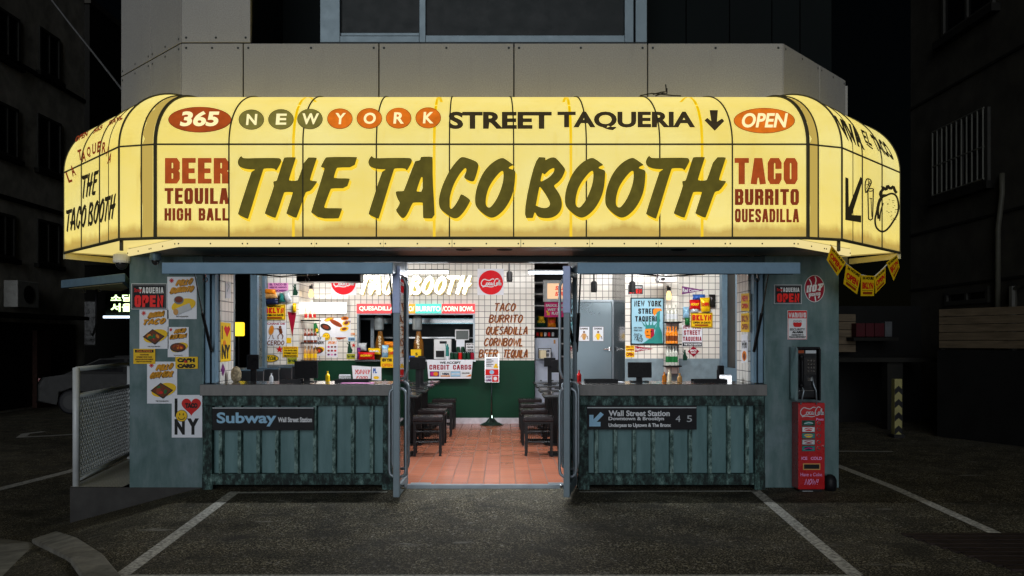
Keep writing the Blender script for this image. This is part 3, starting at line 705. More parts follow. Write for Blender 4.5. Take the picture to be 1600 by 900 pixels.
# glass entrance doors, both leaves swung outward
M_DOORF = mat('grey_door_metal', S(122, 136, 144), .45, .25, var=.1)
def door(hx, nx, ny=-.70):
    hx, hy = hx, -.02
    t = Vector((nx - hx, ny - hy, 0)); Lw = t.length; t.normalize(); n = Vector((-t.y, t.x, 0)); ang = math.atan2(t.y, t.x)
    o = Vector((hx, hy, 0))
    b = MB(); c = o + t * (Lw - .03); b.rbox(c + Vector((0, 0, 1.04)), .06, .056, 2.06, ang, M_DOORF); b.rbox(o + t * (Lw * .5 - .03) + Vector((0, 0, .055)), Lw - .06, .045, .09, ang, M_DOORF)
    b.rbox(o + t * (Lw * .5 - .03) + Vector((0, 0, 2.04)), Lw - .06, .045, .07, ang, M_DOORF); b.rbox(o + t * .015 + Vector((0, 0, 1.04)), .03, .05, 2.04, ang, M_DOORF)
    b.rbox(o + t * (Lw - .03) + Vector((0, 0, 1.86)), .070, .068, .42, ang, mat('pale_lock_case', S(150, 160, 190), .4, .3))
    dr = b.build('glass_door', bd, bevel=.004)
    b = MB(); b.rbox(o + t * (Lw * .5 - .02) + Vector((0, 0, 1.05)), Lw - .10, .01, 1.90, ang, M_GLASS); b.build('glass', dr)
    for s_ in (-1, 1):
        for q, za, zb in ((Lw - .10, .18, .97), (Lw - .30, .22, 1.02)):
            b = MB(); p = o + t * q; w_ = n * (.075 * s_); r_ = [Vector((0, 0, zb)), Vector((0, 0, zb)) + w_ * .55, Vector((0, 0, zb - .02)) + w_ * .9, Vector((0, 0, zb - .06)) + w_, Vector((0, 0, za + .06)) + w_, Vector((0, 0, za + .02)) + w_ * .9, Vector((0, 0, za)) + w_ * .55, Vector((0, 0, za))]
            b.tube([p + q_ for q_ in r_], .013, M_ALU, 10); b.build('handle', dr, smooth=True)
    s_ = 1 if hx < 0 else -1
    if hx < 0: s_ = -1
    w_ = Vector((.08 if hx < 0 else -.08, 0, 0)); p = o + t * (Lw - .16)
    b = MB(); b.tube([p + Vector((0, 0, 1.98)), p + w_ * .6 + Vector((0, 0, 1.97)), p + w_ + Vector((0, 0, 1.90)), p + w_ + Vector((0, 0, 1.14)), p + w_ * .7 + Vector((0, 0, 1.07)), p + Vector((0, 0, 1.05))], .014, M_ALU, 10); b.build('pull_bar', dr, smooth=True)
    b = MB(); c = o + t * (Lw - .08) + w_ * .35 + Vector((0, 0, .09)); b.tube([c, c + w_ * .5], .02, M_CHROME); b.build('floor_bolt', dr)
door(-.94, -.945); door(.70, .571)

# raised walkway at the left with its railing
b = MB()
MS = mat('ramp_side', (.05, .048, .046), .8, var=.25, scale=5, bump=.3)
b.add([(-4.21, 0, -.9), (-2.93, 0, -.5), (-2.93, 0, -.024), (-4.21, 0, -.024), (-4.6, 2.6, -.9), (-3.6, 2.6, -.9), (-3.6, 2.6, -.024), (-4.6, 2.6, -.024)],
      [(0, 1, 2, 3), (4, 7, 6, 5), (0, 3, 7, 4), (1, 5, 6, 2)], MS)
b.add([(-4.21, 0, -.02), (-3.7, 0, -.02), (-3.9, 2.6, -.02), (-4.6, 2.6, -.02)], [(0, 1, 2, 3)], brickmat('checker_plate', (.62, .60, .52, 1), (.3, .29, .26, 1), .05, .035, .008, .4, axis='xy', offset=.5))
tag(b.build('ramp'), kind='structure')
rl = thing('railing', 'grey tubular railing filled with diamond wire mesh beside the left pillar', 'railing', (-4.19, .06, -.02))
M_ZINC = mat('zinc_coating', (.58, .61, .62), .45, .1, var=.1)
ra, rb = Vector((-4.175, .05, 0)), Vector((-4.55, 2.3, 0))
rb = Vector((-4.5, 1.95, 0))
zt, zm, zb = 1.14, .86, .10
for p in (ra, rb):
    b = MB(); b.tube([p + Vector((0, 0, -.02)), p + Vector((0, 0, zt))], .032, M_ZINC, 12); b.build('post', rl, smooth=True)
for z in (zt - .015, zm, zb - .06):
    b = MB(); b.tube([ra + Vector((0, 0, z)), rb + Vector((0, 0, z))], .024, M_ZINC, 10); b.build('rail', rl, smooth=True)
b = MB(); Lr = (rb - ra).length; tr = (rb - ra).normalized(); H_ = zm - zb + .04; stp = .078
k = -int(H_ / stp) - 1
def clipseg(s0, sg):
    # diagonal wire through (s0,0) climbing with sign sg, clipped to the panel
    a0, a1 = s0, s0 + sg * H_
    za, zb_ = 0.0, H_
    lo, hi = 0.0, 1.0
    for lim, sgn in ((0.02, 1), (Lr - .02, -1)):
        f0, f1 = (a0 - lim) * sgn, (a1 - lim) * sgn
        if f0 < 0 and f1 < 0: return None
        if f0 < 0: lo = max(lo, f0 / (f0 - f1))
        elif f1 < 0: hi = min(hi, f0 / (f0 - f1))
    if hi - lo < .01: return None
    return [(a0 + (a1 - a0) * q, H_ * q) for q in (lo, hi)]
for i in range(-40, 90):
    for sg in (1, -1):
        sgm = clipseg(i * stp, sg)
        if sgm: b.tube([ra + tr * s_ + Vector((.004 * sg, 0, zb - .04 + z_)) for s_, z_ in sgm], .0065, M_ZINC, 4, cap=False)
b.build('mesh_panel', rl)
# ================================================================== the lit awning sign
AP = [Vector(q) for q in ((-4.45, .35), (-3.37, -.78), (-3.014, -.87), (2.653, -.87), (3.0, -.74), (4.03, .34))]
AZ0, AZS, AA, AH = 2.295, 3.11, .87, .615
def _n(a, c): t = (c - a).normalized(); return Vector((t.y, -t.x))
AM = []
for i in range(len(AP)):
    n1 = _n(AP[i - 1], AP[i]) if i else _n(AP[0], AP[1]); n2 = _n(AP[i], AP[i + 1]) if i < len(AP) - 1 else n1
    m_ = (n1 + n2).normalized(); AM.append(m_ / m_.dot(n1))
for i in (0, 1, 4, 5): AM[i] = AM[i] * .78      # the roof curve is tighter along the two short ends
NPF = 18
PROF = [(0, AZ0 + (AZS - AZ0) * i / 3) for i in range(4)] + [(AA * (1 - math.cos(math.pi / 2 * i / NPF)), AZS + AH * math.sin(math.pi / 2 * i / NPF)) for i in range(1, NPF + 1)]
def apt(i, f, d, z, out=0):
    a = AP[i] - AM[i] * (d - out); c = AP[i + 1] - AM[i + 1] * (d - out); q = a.lerp(c, f); return Vector((q.x, q.y, z))
aw = thing('awning_sign', 'long yellow backlit awning sign wrapping the restaurant front', 'awning', (0, -.4, 2.23))
b = MB(); vs = []; fs = []
npf = len(PROF)
for i in range(len(AP)):
    for d, z in PROF: q = AP[i] - AM[i] * d; vs.append((q.x, q.y, z))
for i in range(len(AP) - 1):
    for j in range(npf - 1): fs.append((i * npf + j, (i + 1) * npf + j, (i + 1) * npf + j + 1, i * npf + j + 1))
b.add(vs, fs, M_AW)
AWBVH = BVHTree.FromPolygons([Vector(v) for v in vs], fs)
for i in (0, len(AP) - 1):                                  # closed gable ends
    g_ = [(AP[i] - AM[i] * d).to_3d() + Vector((0, 0, z)) for d, z in PROF]; q = AP[i] - AM[i] * .87; g_.append(Vector((q.x, q.y, AZ0)))
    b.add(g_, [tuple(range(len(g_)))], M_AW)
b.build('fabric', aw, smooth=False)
def aproj(px, py, o):
    c = Vector((0, -CD, CH)); d = Vector(((px - VX) / FPX, 1, (VY - py) / FPX)).normalized()
    h, n, _, _ = AWBVH.ray_cast(c, d)
    if h is None: return None
    if n.dot(d) > 0: n = -n
    return h + n * o
def seam(i, f, r, mt=M_SEAM, name='seam'):
    b = MB(); pts = []
    for k, (d, z) in enumerate(PROF):
        ph = 0 if k < 4 else math.pi / 2 * (k - 3) / NPF
        pts.append(apt(i, f, d, z, 0) + Vector((AM[i].lerp(AM[i + 1], f).x * .004 * math.cos(ph), AM[i].lerp(AM[i + 1], f).y * .004 * math.cos(ph), .004 * math.sin(ph))))
    b.tube(pts, r, mt, 6); b.build(name, aw)
def xf(px): return ((px - VX) / 179.8 + 3.014) / (2.653 + 3.014)
for q in (358, 473.5, 588.2, 702.3, 802.5, 916, 1030.7, 1144): seam(2, xf(q), .0068)
seam(2, 0.0, .016); seam(2, .9999, .016); seam(1, .62, .007); seam(3, .30, .007)
seam(1, 0, .009); seam(3, .9999, .009)
for f in (.0005, .35, .68): seam(0, f, .0066)
for f in (.32, .66, .9995): seam(4, f, .0066)
seam(0, .83, .0035); seam(4, .17, .0035)
def band(z, r, mt, name):
    b = MB(); b.tube([(AP[i] + AM[i] * .003).to_3d() + Vector((0, 0, z)) for i in range(len(AP))], r, mt, 6); b.build(name, aw)
band(AZS, .008, M_SEAM, 'seam'); band(AZ0, .014, M_SEAM, 'bottom_rail')
# yellow tapes on the inside that shine through, dirty tape at the rounded corners
E_TAPE = emit('yellow_tape_backlit', (.93, .60, .0), .95)
for q in (458.5, 678.5, 892, 1097):
    c = Card(aproj, .0008); c.cut = 12
    x0 = q - VX
    top = [(q - 2.2, 370), (q + 2.2, 370), (q + 2.2, 226), (q - 2.2, 226)]
    c.poly(top, E_TAPE)
    k = -x0 / 179.8
    prev = None
    for j in range(13):
        d, z = PROF[3 + j * (npf - 4) // 12]; X = (q - VX) / 179.8; s_ = FPX / (CD - .87 + d)
        pt = (VX + X * s_, VY - (z - CH) * s_)
        if prev: c.raw([(prev[0] - 2.2, prev[1]), (prev[0] + 2.2, prev[1]), (pt[0] + 2.2, pt[1]), (pt[0] - 2.2, pt[1])], [(0, 1, 2, 3)], E_TAPE, 0)
        prev = pt
    c.done('tape', parent=aw)
E_DIRT = emit('brown_tape_backlit', (.70, .50, .11), .72)
for i, f0, f1 in ((1, .64, .93), (3, .05, .28)):
    b = MB()
    for j in range(npf - 2):
        (d0, z0), (d1, z1) = PROF[j], PROF[j + 1]; jj = .05 * math.sin(j * 2.1) + .03 * math.sin(j * 5.3)
        b.add([apt(i, f0 + jj, d0, z0, .003), apt(i, f1, d0, z0, .003), apt(i, f1, d1, z1, .003), apt(i, f0 + .05 * math.sin(j * 2.1 + 2.1) + .03 * math.sin(j * 5.3 + 5.3), d1, z1, .003)], [(0, 1, 2, 3)], E_DIRT)
    b.build('corner_tape', aw)
# lettering ---------------------------------------------------------------------------------
def pel(name, c, st=1.0):
    k = NT(name); f = k.noise(9, detail=5)
    lo = tuple(v * .78 for v in c) + (1,); hi = tuple(v * 1.22 for v in c) + (1,)
    o = k.ramp(f, [(.3, lo), (.7, hi)]); k.l(o, k.b.inputs['Emission Color']); k.b.inputs['Emission Strength'].default_value = st
    k.b.inputs['Base Color'].default_value = (.012, .010, .006, 1); k.b.inputs['Roughness'].default_value = .6; k.b.inputs['Specular IOR Level'].default_value = .1; return k.m
E_OLIVE = pel('olive_print_backlit', (.090, .074, .0095)); E_OL2 = pel('light_olive_print_backlit', (.185, .16, .035)); E_DARK = pel('dark_print_backlit', (.036, .026, .012))
E_RUST = pel('rust_print_backlit', (.36, .060, .010)); E_RED = pel('deep_rust_print_backlit', (.20, .030, .007)); E_ORG = pel('orange_print_backlit', (.68, .155, .010))
E_BLK = pel('black_print_backlit', (.016, .013, .006)); E_SH = emit('yellow_shadow_backlit', (.95, .62, .004), 1.0); E_PALE = emit('pale_print_backlit', (1.0, .88, .46), 1.05)
def tr(pts, sc, ox, oy, dx=0): return [(x / sc + ox + dx, y / sc + oy) for x, y in pts]
gT = [(133, 65), (138, 82), (170, 96), (350, 90), (560, 90), (592, 100), (600, 125), (590, 155), (545, 235), (535, 238), (520, 213), (400, 213), (385, 230), (215, 790), (205, 808), (95, 755), (92, 735), (245, 262), (262, 245), (300, 225), (230, 225), (160, 215), (105, 190), (88, 150), (92, 120), (110, 85)]
gH = [(640, 82), (770, 82), (768, 95), (690, 335), (692, 358), (785, 358), (800, 335), (885, 85), (1015, 85), (1013, 100), (935, 335), (940, 357), (1018, 362), (1015, 378), (945, 475), (900, 485), (880, 500), (785, 775), (770, 797), (660, 745), (658, 735), (735, 500), (730, 490), (640, 490), (628, 505), (540, 775), (525, 797), (408, 745), (405, 735), (512, 430), (508, 395), (503, 365), (540, 360), (550, 345), (625, 100)]
gE = [(1140, 78), (1487, 78), (1485, 90), (1450, 200), (1260, 203), (1245, 215), (1215, 310), (1220, 328), (1402, 330), (1400, 342), (1365, 445), (1190, 447), (1175, 460), (1105, 650), (1103, 670), (1115, 678), (1312, 678), (1310, 692), (1275, 790), (1265, 800), (1050, 800), (950, 730), (948, 720), (1105, 225), (1100, 205), (1065, 200), (1063, 190), (1110, 95)]
gA = [(570, 65), (672, 65), (680, 75), (680, 290), (695, 540), (700, 682), (590, 683), (583, 670), (582, 530), (575, 523), (490, 523), (475, 535), (430, 635), (400, 675), (380, 680), (360, 668), (308, 600), (330, 575), (348, 540), (352, 522), (330, 490), (308, 425), (318, 410), (385, 410), (395, 400), (500, 120), (510, 107), (555, 102), (560, 72)]
gAh = [(575, 268), (580, 280), (580, 415), (522, 415), (520, 400), (562, 275)]
gC = [(980, 67), (1025, 78), (1110, 110), (1135, 135), (1138, 170), (1100, 300), (1080, 315), (1045, 308), (1000, 283), (992, 268), (1015, 215), (1018, 190), (1008, 178), (990, 190), (940, 250), (885, 350), (852, 460), (845, 540), (855, 585), (870, 588), (905, 550), (940, 490), (955, 450), (968, 438), (1030, 475), (1055, 500), (1052, 515), (1005, 600), (950, 665), (915, 683), (880, 680), (830, 650), (765, 600), (745, 560), (740, 500), (755, 420), (790, 320), (850, 200), (915, 115), (955, 75)]
gO = [(1375, 77), (1400, 85), (1485, 145), (1483, 152), (1440, 170), (1440, 185), (1500, 200), (1507, 225), (1495, 380), (1460, 490), (1400, 590), (1330, 655), (1280, 677), (1240, 672), (1180, 635), (1115, 570), (1102, 520), (1105, 440), (1130, 340), (1185, 220), (1260, 135), (1330, 90)]
gOh = [(1380, 205), (1387, 225), (1388, 280), (1370, 370), (1320, 490), (1265, 565), (1240, 577), (1215, 560), (1208, 520), (1215, 455), (1240, 370), (1290, 290), (1350, 220)]
gB = [(272, 83), (388, 86), (392, 100), (388, 122), (410, 108), (455, 87), (500, 87), (525, 103), (620, 215), (622, 240), (590, 320), (540, 380), (495, 410), (492, 428), (530, 475), (570, 545), (585, 620), (580, 680), (550, 740), (490, 785), (420, 800), (340, 795), (295, 775), (275, 735), (262, 730), (248, 785), (240, 797), (120, 795)]
gB1 = [(490, 208), (497, 225), (485, 265), (440, 315), (385, 350), (340, 370), (332, 360), (352, 275), (358, 268), (378, 290), (400, 270), (440, 230)]
gB2 = [(325, 430), (345, 450), (400, 530), (440, 605), (445, 640), (430, 665), (390, 680), (340, 675), (290, 655), (278, 650), (282, 630), (318, 440)]
def glyph(pts, sc, ox, oy, dx, holes, sm): 
    f = lambda l: [(p[0], p[1]) for p in smooth2(tr(l, sc, ox, oy, dx), sm, True)]
    return f(pts), [f(h) for h in holes]
T_ = lambda dx: glyph(gT, 7.5, 360, 235, dx, [], 1)
H_l = lambda dx: glyph(gH, 7.5, 360, 235, dx, [], 1)
O_ = lambda dx: glyph(gO, 6.4, 570, 235, dx, [gOh], 2)
W_THE = [T_(0), H_l(0), glyph(gE, 7.5, 360, 235, 0, [], 1)]
W_TACO = [T_(204), glyph(gA, 6.4, 570, 235, 0, [gAh], 1), glyph(gC, 6.4, 570, 235, 0, [], 2), O_(0)]
W_BOOTH = [glyph(gB, 7.5, 800, 235, 0, [gB1, gB2], 2), O_(140.1), O_(202.9), T_(636.7), H_l(638)]
def word(card, gl, mt, q=None, shadow=None, sdx=0, sdy=0):
    xs = [p[0] for a, _ in gl for p in a]; ys = [p[1] for a, _ in gl for p in a]; x0, x1, y0, y1 = min(xs), max(xs), min(ys), max(ys)
    def m_(p, dx=0, dy=0):
        if q is None: return (p[0] + dx, p[1] + dy)
        u, v = (p[0] - x0) / (x1 - x0), (p[1] - y0) / (y1 - y0)
        a = Vector(q[0]).lerp(Vector(q[1]), u); d = Vector(q[3]).lerp(Vector(q[2]), u); e = a.lerp(d, v); return (e.x + dx, e.y + dy)
    if shadow:
        for k in (1, .6):
            for a, hs in gl: card.poly([m_(p, sdx * k, sdy * k) for p in a], shadow, [[m_(p, sdx * k, sdy * k) for p in h] for h in hs])
    card.o += .002
    for a, hs in gl: card.poly([m_(p) for p in a], mt, [[m_(p) for p in h] for h in hs])
c = Card(aproj, .0002); c.o = .004
for wd in (W_THE, W_TACO, W_BOOTH): word(c, wd, E_OLIVE, None, E_SH, 2.7, 4.4)
c.done('lettering', parent=aw)
def acard(): c = Card(aproj, .0012); c.o = .003; c.cut = 7; return c
c = acard(); c.ell(312.5, 187.5, 49.5, 20, E_DARK, 40); c.ell(312.5, 187.5, 48.8, 19.4, E_RUST, 40); c.text('365', 281, 174.5, 340, 198, E_PALE, .04, shear=.2); c.done('lettering', parent=aw)
c = acard()
for ch, x, m_ in zip('NEWYORK', (392.9, 439.3, 484.7, 531.5, 577.6, 623.3, 669.4), (E_OL2,) * 3 + (E_ORG,) * 4):
    c.ell(x, 187.4, 20, 15.8, E_DARK, 32); c.ell(x, 187.4, 19.4, 15.2, m_, 32)
    w_ = {'W': 13, 'O': 9.5}.get(ch, 8.2); c.text(ch, x - w_, 179, x + w_, 196, E_PALE, .03, shear=.08)
c.done('lettering', parent=aw)
c = acard(); c.text('STREET', 701, 175, 862, 202, E_DARK, .04); c.text('TAQUERIA', 871, 175, 1086, 204, E_DARK, .04)
c.poly([(1108.5, 173), (1121.5, 173), (1120, 191), (1128, 186), (1131.5, 190), (1116.5, 205), (1100.5, 189), (1105, 185), (1111, 190)], E_DARK); c.done('lettering', parent=aw)
c = acard(); c.ell(1194, 189, 48, 19.8, E_DARK, 40); c.ell(1194, 189, 47.3, 19.2, E_ORG, 40); c.text('OPEN', 1157, 177.5, 1227, 200, E_PALE, .028, shear=.18); c.done('lettering', parent=aw)
c = acard(); c.block('BEER', 258, 247, 357.5, 287, E_RUST, .82, .19, .26); c.block('TEQUILA', 257.5, 294, 357.5, 319, E_RED, .74, .19, .3); c.block('HIGH BALL', 257.5, 325.5, 357.5, 345, E_RED, .72, .2, .32); c.done('lettering', parent=aw)
c = acard(); c.block('TACO', 1147.5, 247, 1246, 288, E_RUST, .82, .19, .26); c.block('BURRITO', 1148, 295.5, 1248, 320.5, E_RED, .74, .19, .3); c.block('QUESADILLA', 1148, 326.5, 1248, 347.5, E_RED, .7, .19, .32); c.done('lettering', parent=aw)
def q5(*p): return [(90 + x / 3.333, 150 + y / 3.333) for x, y in p]
def q6(*p): return [(1250 + x / 3.212, 140 + y / 3.212) for x, y in p]
c = acard()
word(c, W_THE, E_BLK, q5((130, 413), (220, 384), (213, 512), (133, 540))); 
TB = W_TACO + [(([(p[0], p[1]) for p in a]), hs) for a, hs in W_BOOTH]
word(c, TB, E_BLK, q5((50, 594), (318, 505), (314, 644), (53, 712)))
for ch, x, y, r_ in (('L', 72, 425, -.5), ('A', 93, 392, -.5), ('T', 130, 312, -.2), ('A', 151, 318, -.1), ('Q', 178, 298, -.05), ('U', 207, 280, 0), ('E', 234, 270, .1), ('R', 260, 272, .15), ('I', 279, 292, .3), ('A', 292, 328, .35)):
    hw, hh = (2.5 if ch == 'I' else 10), 27
    c.textq(ch, q5((x - hw + r_ * 18, y - hh + 3), (x + hw + r_ * 18, y - hh - 5), (x + hw - r_ * 18, y + hh - 5), (x - hw - r_ * 18, y + hh + 3)), E_RED, .04)
for tx, q in (('OPEN', ((112, 224), (178, 192), (172, 220), (106, 254))), ('365', ((208, 184), (256, 160), (250, 184), (202, 210))), ('DAYS', ((290, 142), (356, 113), (350, 138), (284, 168)))): c.textq(tx, q5(*q), E_RED, .05)
c.done('lettering', parent=aw)
c = acard()
c.textq('VIVA', q6((167, 128), (287, 196), (325, 308), (224, 248)), E_BLK, .06); c.textq('TACO', q6((346, 222), (426, 268), (478, 362), (382, 305)), E_BLK, .06)
c.textq('EL', q6((300, 200), (344, 222), (360, 288), (325, 266)), E_BLK, .03); c.line(q6((330, 275), (362, 300)), 1.8, E_BLK)
c.poly(q6((222, 440), (238, 446), (240, 590), (298, 438), (312, 450), (255, 630), (302, 632), (302, 668), (222, 655)), E_BLK)
c.done('lettering', parent=aw)
c = acard()
def lp(w_, *p, sm=1, closed=False): 
    q = [(v.x, v.y) for v in smooth2(q6(*p), sm, closed)]
    if closed: q.append(q[0])
    c.line(q, w_ * 1.3, E_BLK)
lp(1.5, (338, 505), (342, 650), (352, 655), (362, 648), (366, 500), sm=0); lp(1.3, (338, 503), (350, 496), (366, 498), (366, 506), (350, 512), (338, 506)); lp(1.2, (345, 545), (358, 548)); lp(1.0, (352, 545), (356, 640), sm=0)
lp(1.5, (322, 470), (330, 446), (350, 452), (354, 470), (338, 498), (326, 522), (322, 500), closed=True); lp(.9, (328, 500), (346, 460), sm=0); lp(.9, (325, 480), (352, 470), sm=0); lp(.9, (335, 450), (340, 490), sm=0)
lp(2.3, (372, 690), (368, 650), (376, 620), (384, 580), (392, 545), (420, 535), (450, 520), (476, 530), (488, 570), (486, 620), (462, 660), (442, 690), (420, 712), (395, 714), closed=True, sm=2)
lp(2.0, (378, 600), (386, 560), (404, 530), (430, 530)); lp(3.4, (400, 545), (392, 520), (410, 500), (405, 490), (425, 505), (430, 482), (445, 500), (460, 486), (468, 510), (478, 520)); lp(3.0, (385, 650), (380, 600), (392, 555), (404, 540)); lp(1.6, (390, 660), (394, 610), (408, 570))
rnd = random.Random(3)
for _ in range(26):
    x, y = 408 + rnd.random() * 66, 550 + rnd.random() * 110
    if (x - 445) ** 2 / 42 ** 2 + (y - 610) ** 2 / 75 ** 2 < .8: lp(.8, (x, y), (x + 5, y + 3), sm=0)
c.done('picture', parent=aw)
# tubes inside the box behind the sheet
for x, y, z, rz in [(-2.6 + 1.03 * i, -.40, 3.22, 0) for i in range(6)] + [(-3.15, -.12, 3.1, R(-46)), (-3.62, .38, 3.1, R(-46)), (2.85, -.10, 3.1, R(46)), (3.3, .38, 3.1, R(46))]:
    ld = bpy.data.lights.new('sign_tube', 'AREA'); ld.shape = 'RECTANGLE'; ld.size = .9 if rz == 0 else .6; ld.size_y = .08; ld.energy = 1.5 if rz == 0 else .8; ld.color = (1, .97, .88)
    o = bpy.data.objects.new('sign_tube', ld); COL.objects.link(o); o.location = (x, y, z); o.rotation_euler = (R(84), 0, rz); setp(o, aw)
# lit underside, cream edging strip and dark soffit beneath
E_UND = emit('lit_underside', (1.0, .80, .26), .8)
b = MB()
inn = [AP[i] - AM[i] * .03 for i in range(len(AP))]
b.add([(p.x, p.y, AZ0 + .012) for p in inn] + [(4.03 - .6, .34 + .55, AZ0 + .012), (3.3, .0, AZ0 + .012), (-3.64, .0, AZ0 + .012), (-4.45 + .6, .35 + .55, AZ0 + .012)], [tuple(range(10))], E_UND)
b.build('underside', aw)
SP = [(-3.64, -.03), (-2.85, -.835), (2.57, -.835), (3.38, -.03)]
b = MB(); b.prism([(-3.64, -.002), (-2.85, -.80), (2.57, -.80), (3.38, -.002)], 2.231, 2.30, mat('grey_soffit', (.42, .41, .36), .5, var=.2, scale=4)); b.build('soffit', aw)
segs = [(SP[0], SP[1], 2), (SP[1], SP[2], 9), (SP[2], SP[3], 2)]
for a, d, n in segs:
    a, d = Vector(a), Vector(d); t = (d - a).normalized(); nn = Vector((t.y, -t.x)); L = (d - a).length
    for k in range(n):
        p, q = a + t * (L * k / n + .004), a + t * (L * (k + 1) / n - .004)
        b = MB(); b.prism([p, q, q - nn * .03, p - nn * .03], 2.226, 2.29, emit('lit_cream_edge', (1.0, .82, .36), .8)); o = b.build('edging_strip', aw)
        b = MB()
        for f in (.03, .5, .97):
            m_ = p.lerp(q, f) + nn * .001; b.lathe((m_.x, m_.y, 2.245), [(.006, 0), (.006, .012)], M_SEAM, 8)
        b.build('screw', o)
for a, d in ((AP[0], Vector((-4.12, .93))), (AP[5], Vector((3.78, .95)))):
    b = MB(); t = (d - a).normalized(); nn = Vector((t.y, -t.x)) * .015; b.prism([a + nn, d + nn, d - nn, a - nn], 2.235, 2.292, M_CREAMP); b.build('edging_strip', aw)
for p in ((-3.37, -.74), (2.99, -.70)):
    b = MB(); b.box(p[0] - .012, p[0] + .012, p[1] - .012, p[1] + .012, 2.2, 2.3, M_SEAM); b.build('bracket', aw)
b = MB(); b.add([(-2.82, -.8, 2.229), (-2.1, -.8, 2.229), (-2.2, -.35, 2.229), (-2.75, -.3, 2.229)], [(0, 3, 2, 1)], mat('grey_soffit', (.42, .41, .36), .5))
for x in (-.35, .02, 1.6): b.lathe((x, -.55, 2.226), [(.07, 0), (.075, .005)], M_CEIL, 20)
b.build('downlight', aw)
# dry twisted wire lying on the awning edge against the cladding
b = MB()
for pts in ([(1000, 151.5), (1018, 148), (1035, 149.5), (1052, 151.5), (1064, 152)], [(1020, 149.5), (1034, 146), (1041, 145), (1040, 134)], [(1024, 152), (1036, 147.5), (1042, 148), (1042, 140)]):
    b.tube([P(x, y - 2, -.18) for x, y in pts], .006, M_BLACK, 5)
tag(b.build('loose_wire'), 'thin black twisted wire lying along the top edge of the awning', 'wire')

# ================================================================== things on the front
def domecam(p, lab, r=.05, mt=None, wallarm=0):
    t = thing('security_camera', lab, 'camera', tuple(p))
    m_ = mt or M_WPL
    b = MB(); b.lathe(p + Vector((0, 0, 0)), [(r * .5, .10), (r, .08), (r * 1.05, .02), (r * .98, 0)], m_, 20); b.build('housing', t, smooth=False)
    b = MB(); b.ball(p + Vector((0, 0, -.002)), r * .75, r * .75, r * .85, mat('smoked_dome', (.03, .03, .035), .05)); b.build('dome', t, smooth=True)
    if wallarm: b = MB(); b.box(p.x - .03, p.x + .03, p.y, p.y + .16, p.z + .1, p.z + .16, m_); b.build('bracket', t)
domecam(P(190, 411, -.02), 'white dome security camera hanging at the left awning corner', .075, wallarm=0)
domecam(P(243, 407, -.25), 'small dark dome camera under the soffit above the left pillar', .05, M_FRAME)

# counters made like container sides
def counter(xa, xb, ribs, lab):
    t = thing('serving_counter', lab, 'counter', ((xa + xb) / 2, .2, -.05))
    b = MB(); b.prof([(-.085, .973), (-.06, .873), (.56, .873), (.56, .985), (-.085, .985)], xa, xb, M_STEEL); b.build('countertop', t, bevel=.004); b = MB(); b.box(xa, xb, -.098, -.0851, .874, .982, mat('dull_steel_edge', (.16, .155, .15), .5, .5, var=.25, scale=4, sc=(3, 1, 1))); b.build('front_edge', t, bevel=.004)
    z0, z1 = .120, .776
    b = MB(); b.box(xa + .10, xb - .10, -.01, .40, z0, z1, M_PANEL); b.build('panel', t)
    b = MB(); b.box(xa + .02, xb - .02, -.074, .38, .777, .872, M_RUST); b.build('top_rail', t, bevel=.005)
    b = MB(); b.box(xa + .10, xb - .06, -.074, .38, .012, .119, M_RUST); b.build('bottom_rail', t, bevel=.005)
    for x in (xa + .02, xb - .11):
        b = MB(); b.box(x, x + .09, -.072, .36, -.02, .776, M_RUST); b.box(x - .006, x + .098, -.080, .1, -.045, .12, M_RUST); b.build('corner_post', t, bevel=.006)
    for r_ in ribs:
        x = (r_ - VX) / 160.5; b = MB(); b.prism([(x - .022, -.011), (x - .017, -.060), (x + .015, -.060), (x + .024, -.011)], z0 + .001, z1 - .001, M_RIB); b.build('rib', t)
    return t
counter(-2.912, -1.045, (347.8, 377, 406, 435, 465, 493.7, 523.6, 552.5, 581.9), 'weathered green container style counter with steel top left of the entrance')
counter(.722, 2.548, (931, 960.5, 990, 1019.5, 1048, 1077, 1107.5, 1137, 1165), 'weathered green container style counter with steel top right of the entrance')
def plate(): return Card(front(-.076))
c = plate(); c.sheet(332.5, 636, 491, 672, M_BLKPL, .014); c.rect(333, 636.5, 490.5, 638, pr('silver'))
c.text('Subway', 339.5, 644, 432.5, 666, pr('lightblue'), .03); c.text('Wall Street Station', 435, 651.5, 488, 659.5, pr('white'), .04)
c.done('station_sign', 'black enamel station sign with large subway lettering on the left counter', 'sign')
c = plate(); c.sheet(917, 633.5, 1088, 671, M_BLKPL, .014); c.rect(917.5, 636, 1087.5, 637.6, pr('silver'))
c.poly([(920.5, 648), (927, 648), (927, 655), (938, 643.5), (943, 647.5), (932, 659), (938, 659), (938, 666), (920.5, 666)], pr('lightblue'))
c.text('Wall Street Station', 950.5, 641, 1046, 650, pr('white'), .03); c.text('Downtown & Brooklyn', 950.5, 651, 1037, 658, pr('white'), .03); c.text('Underpass to Uptown & The Bronx', 950.5, 661, 1048, 668.5, pr('white'), .04)
c.text('4', 1055, 649, 1062.5, 659, pr('silver'), 0); c.text('5', 1072.5, 649, 1080.5, 659, pr('silver'), 0)
c.done('station_sign', 'black enamel direction sign with an arrow and train numbers on the right counter', 'sign')

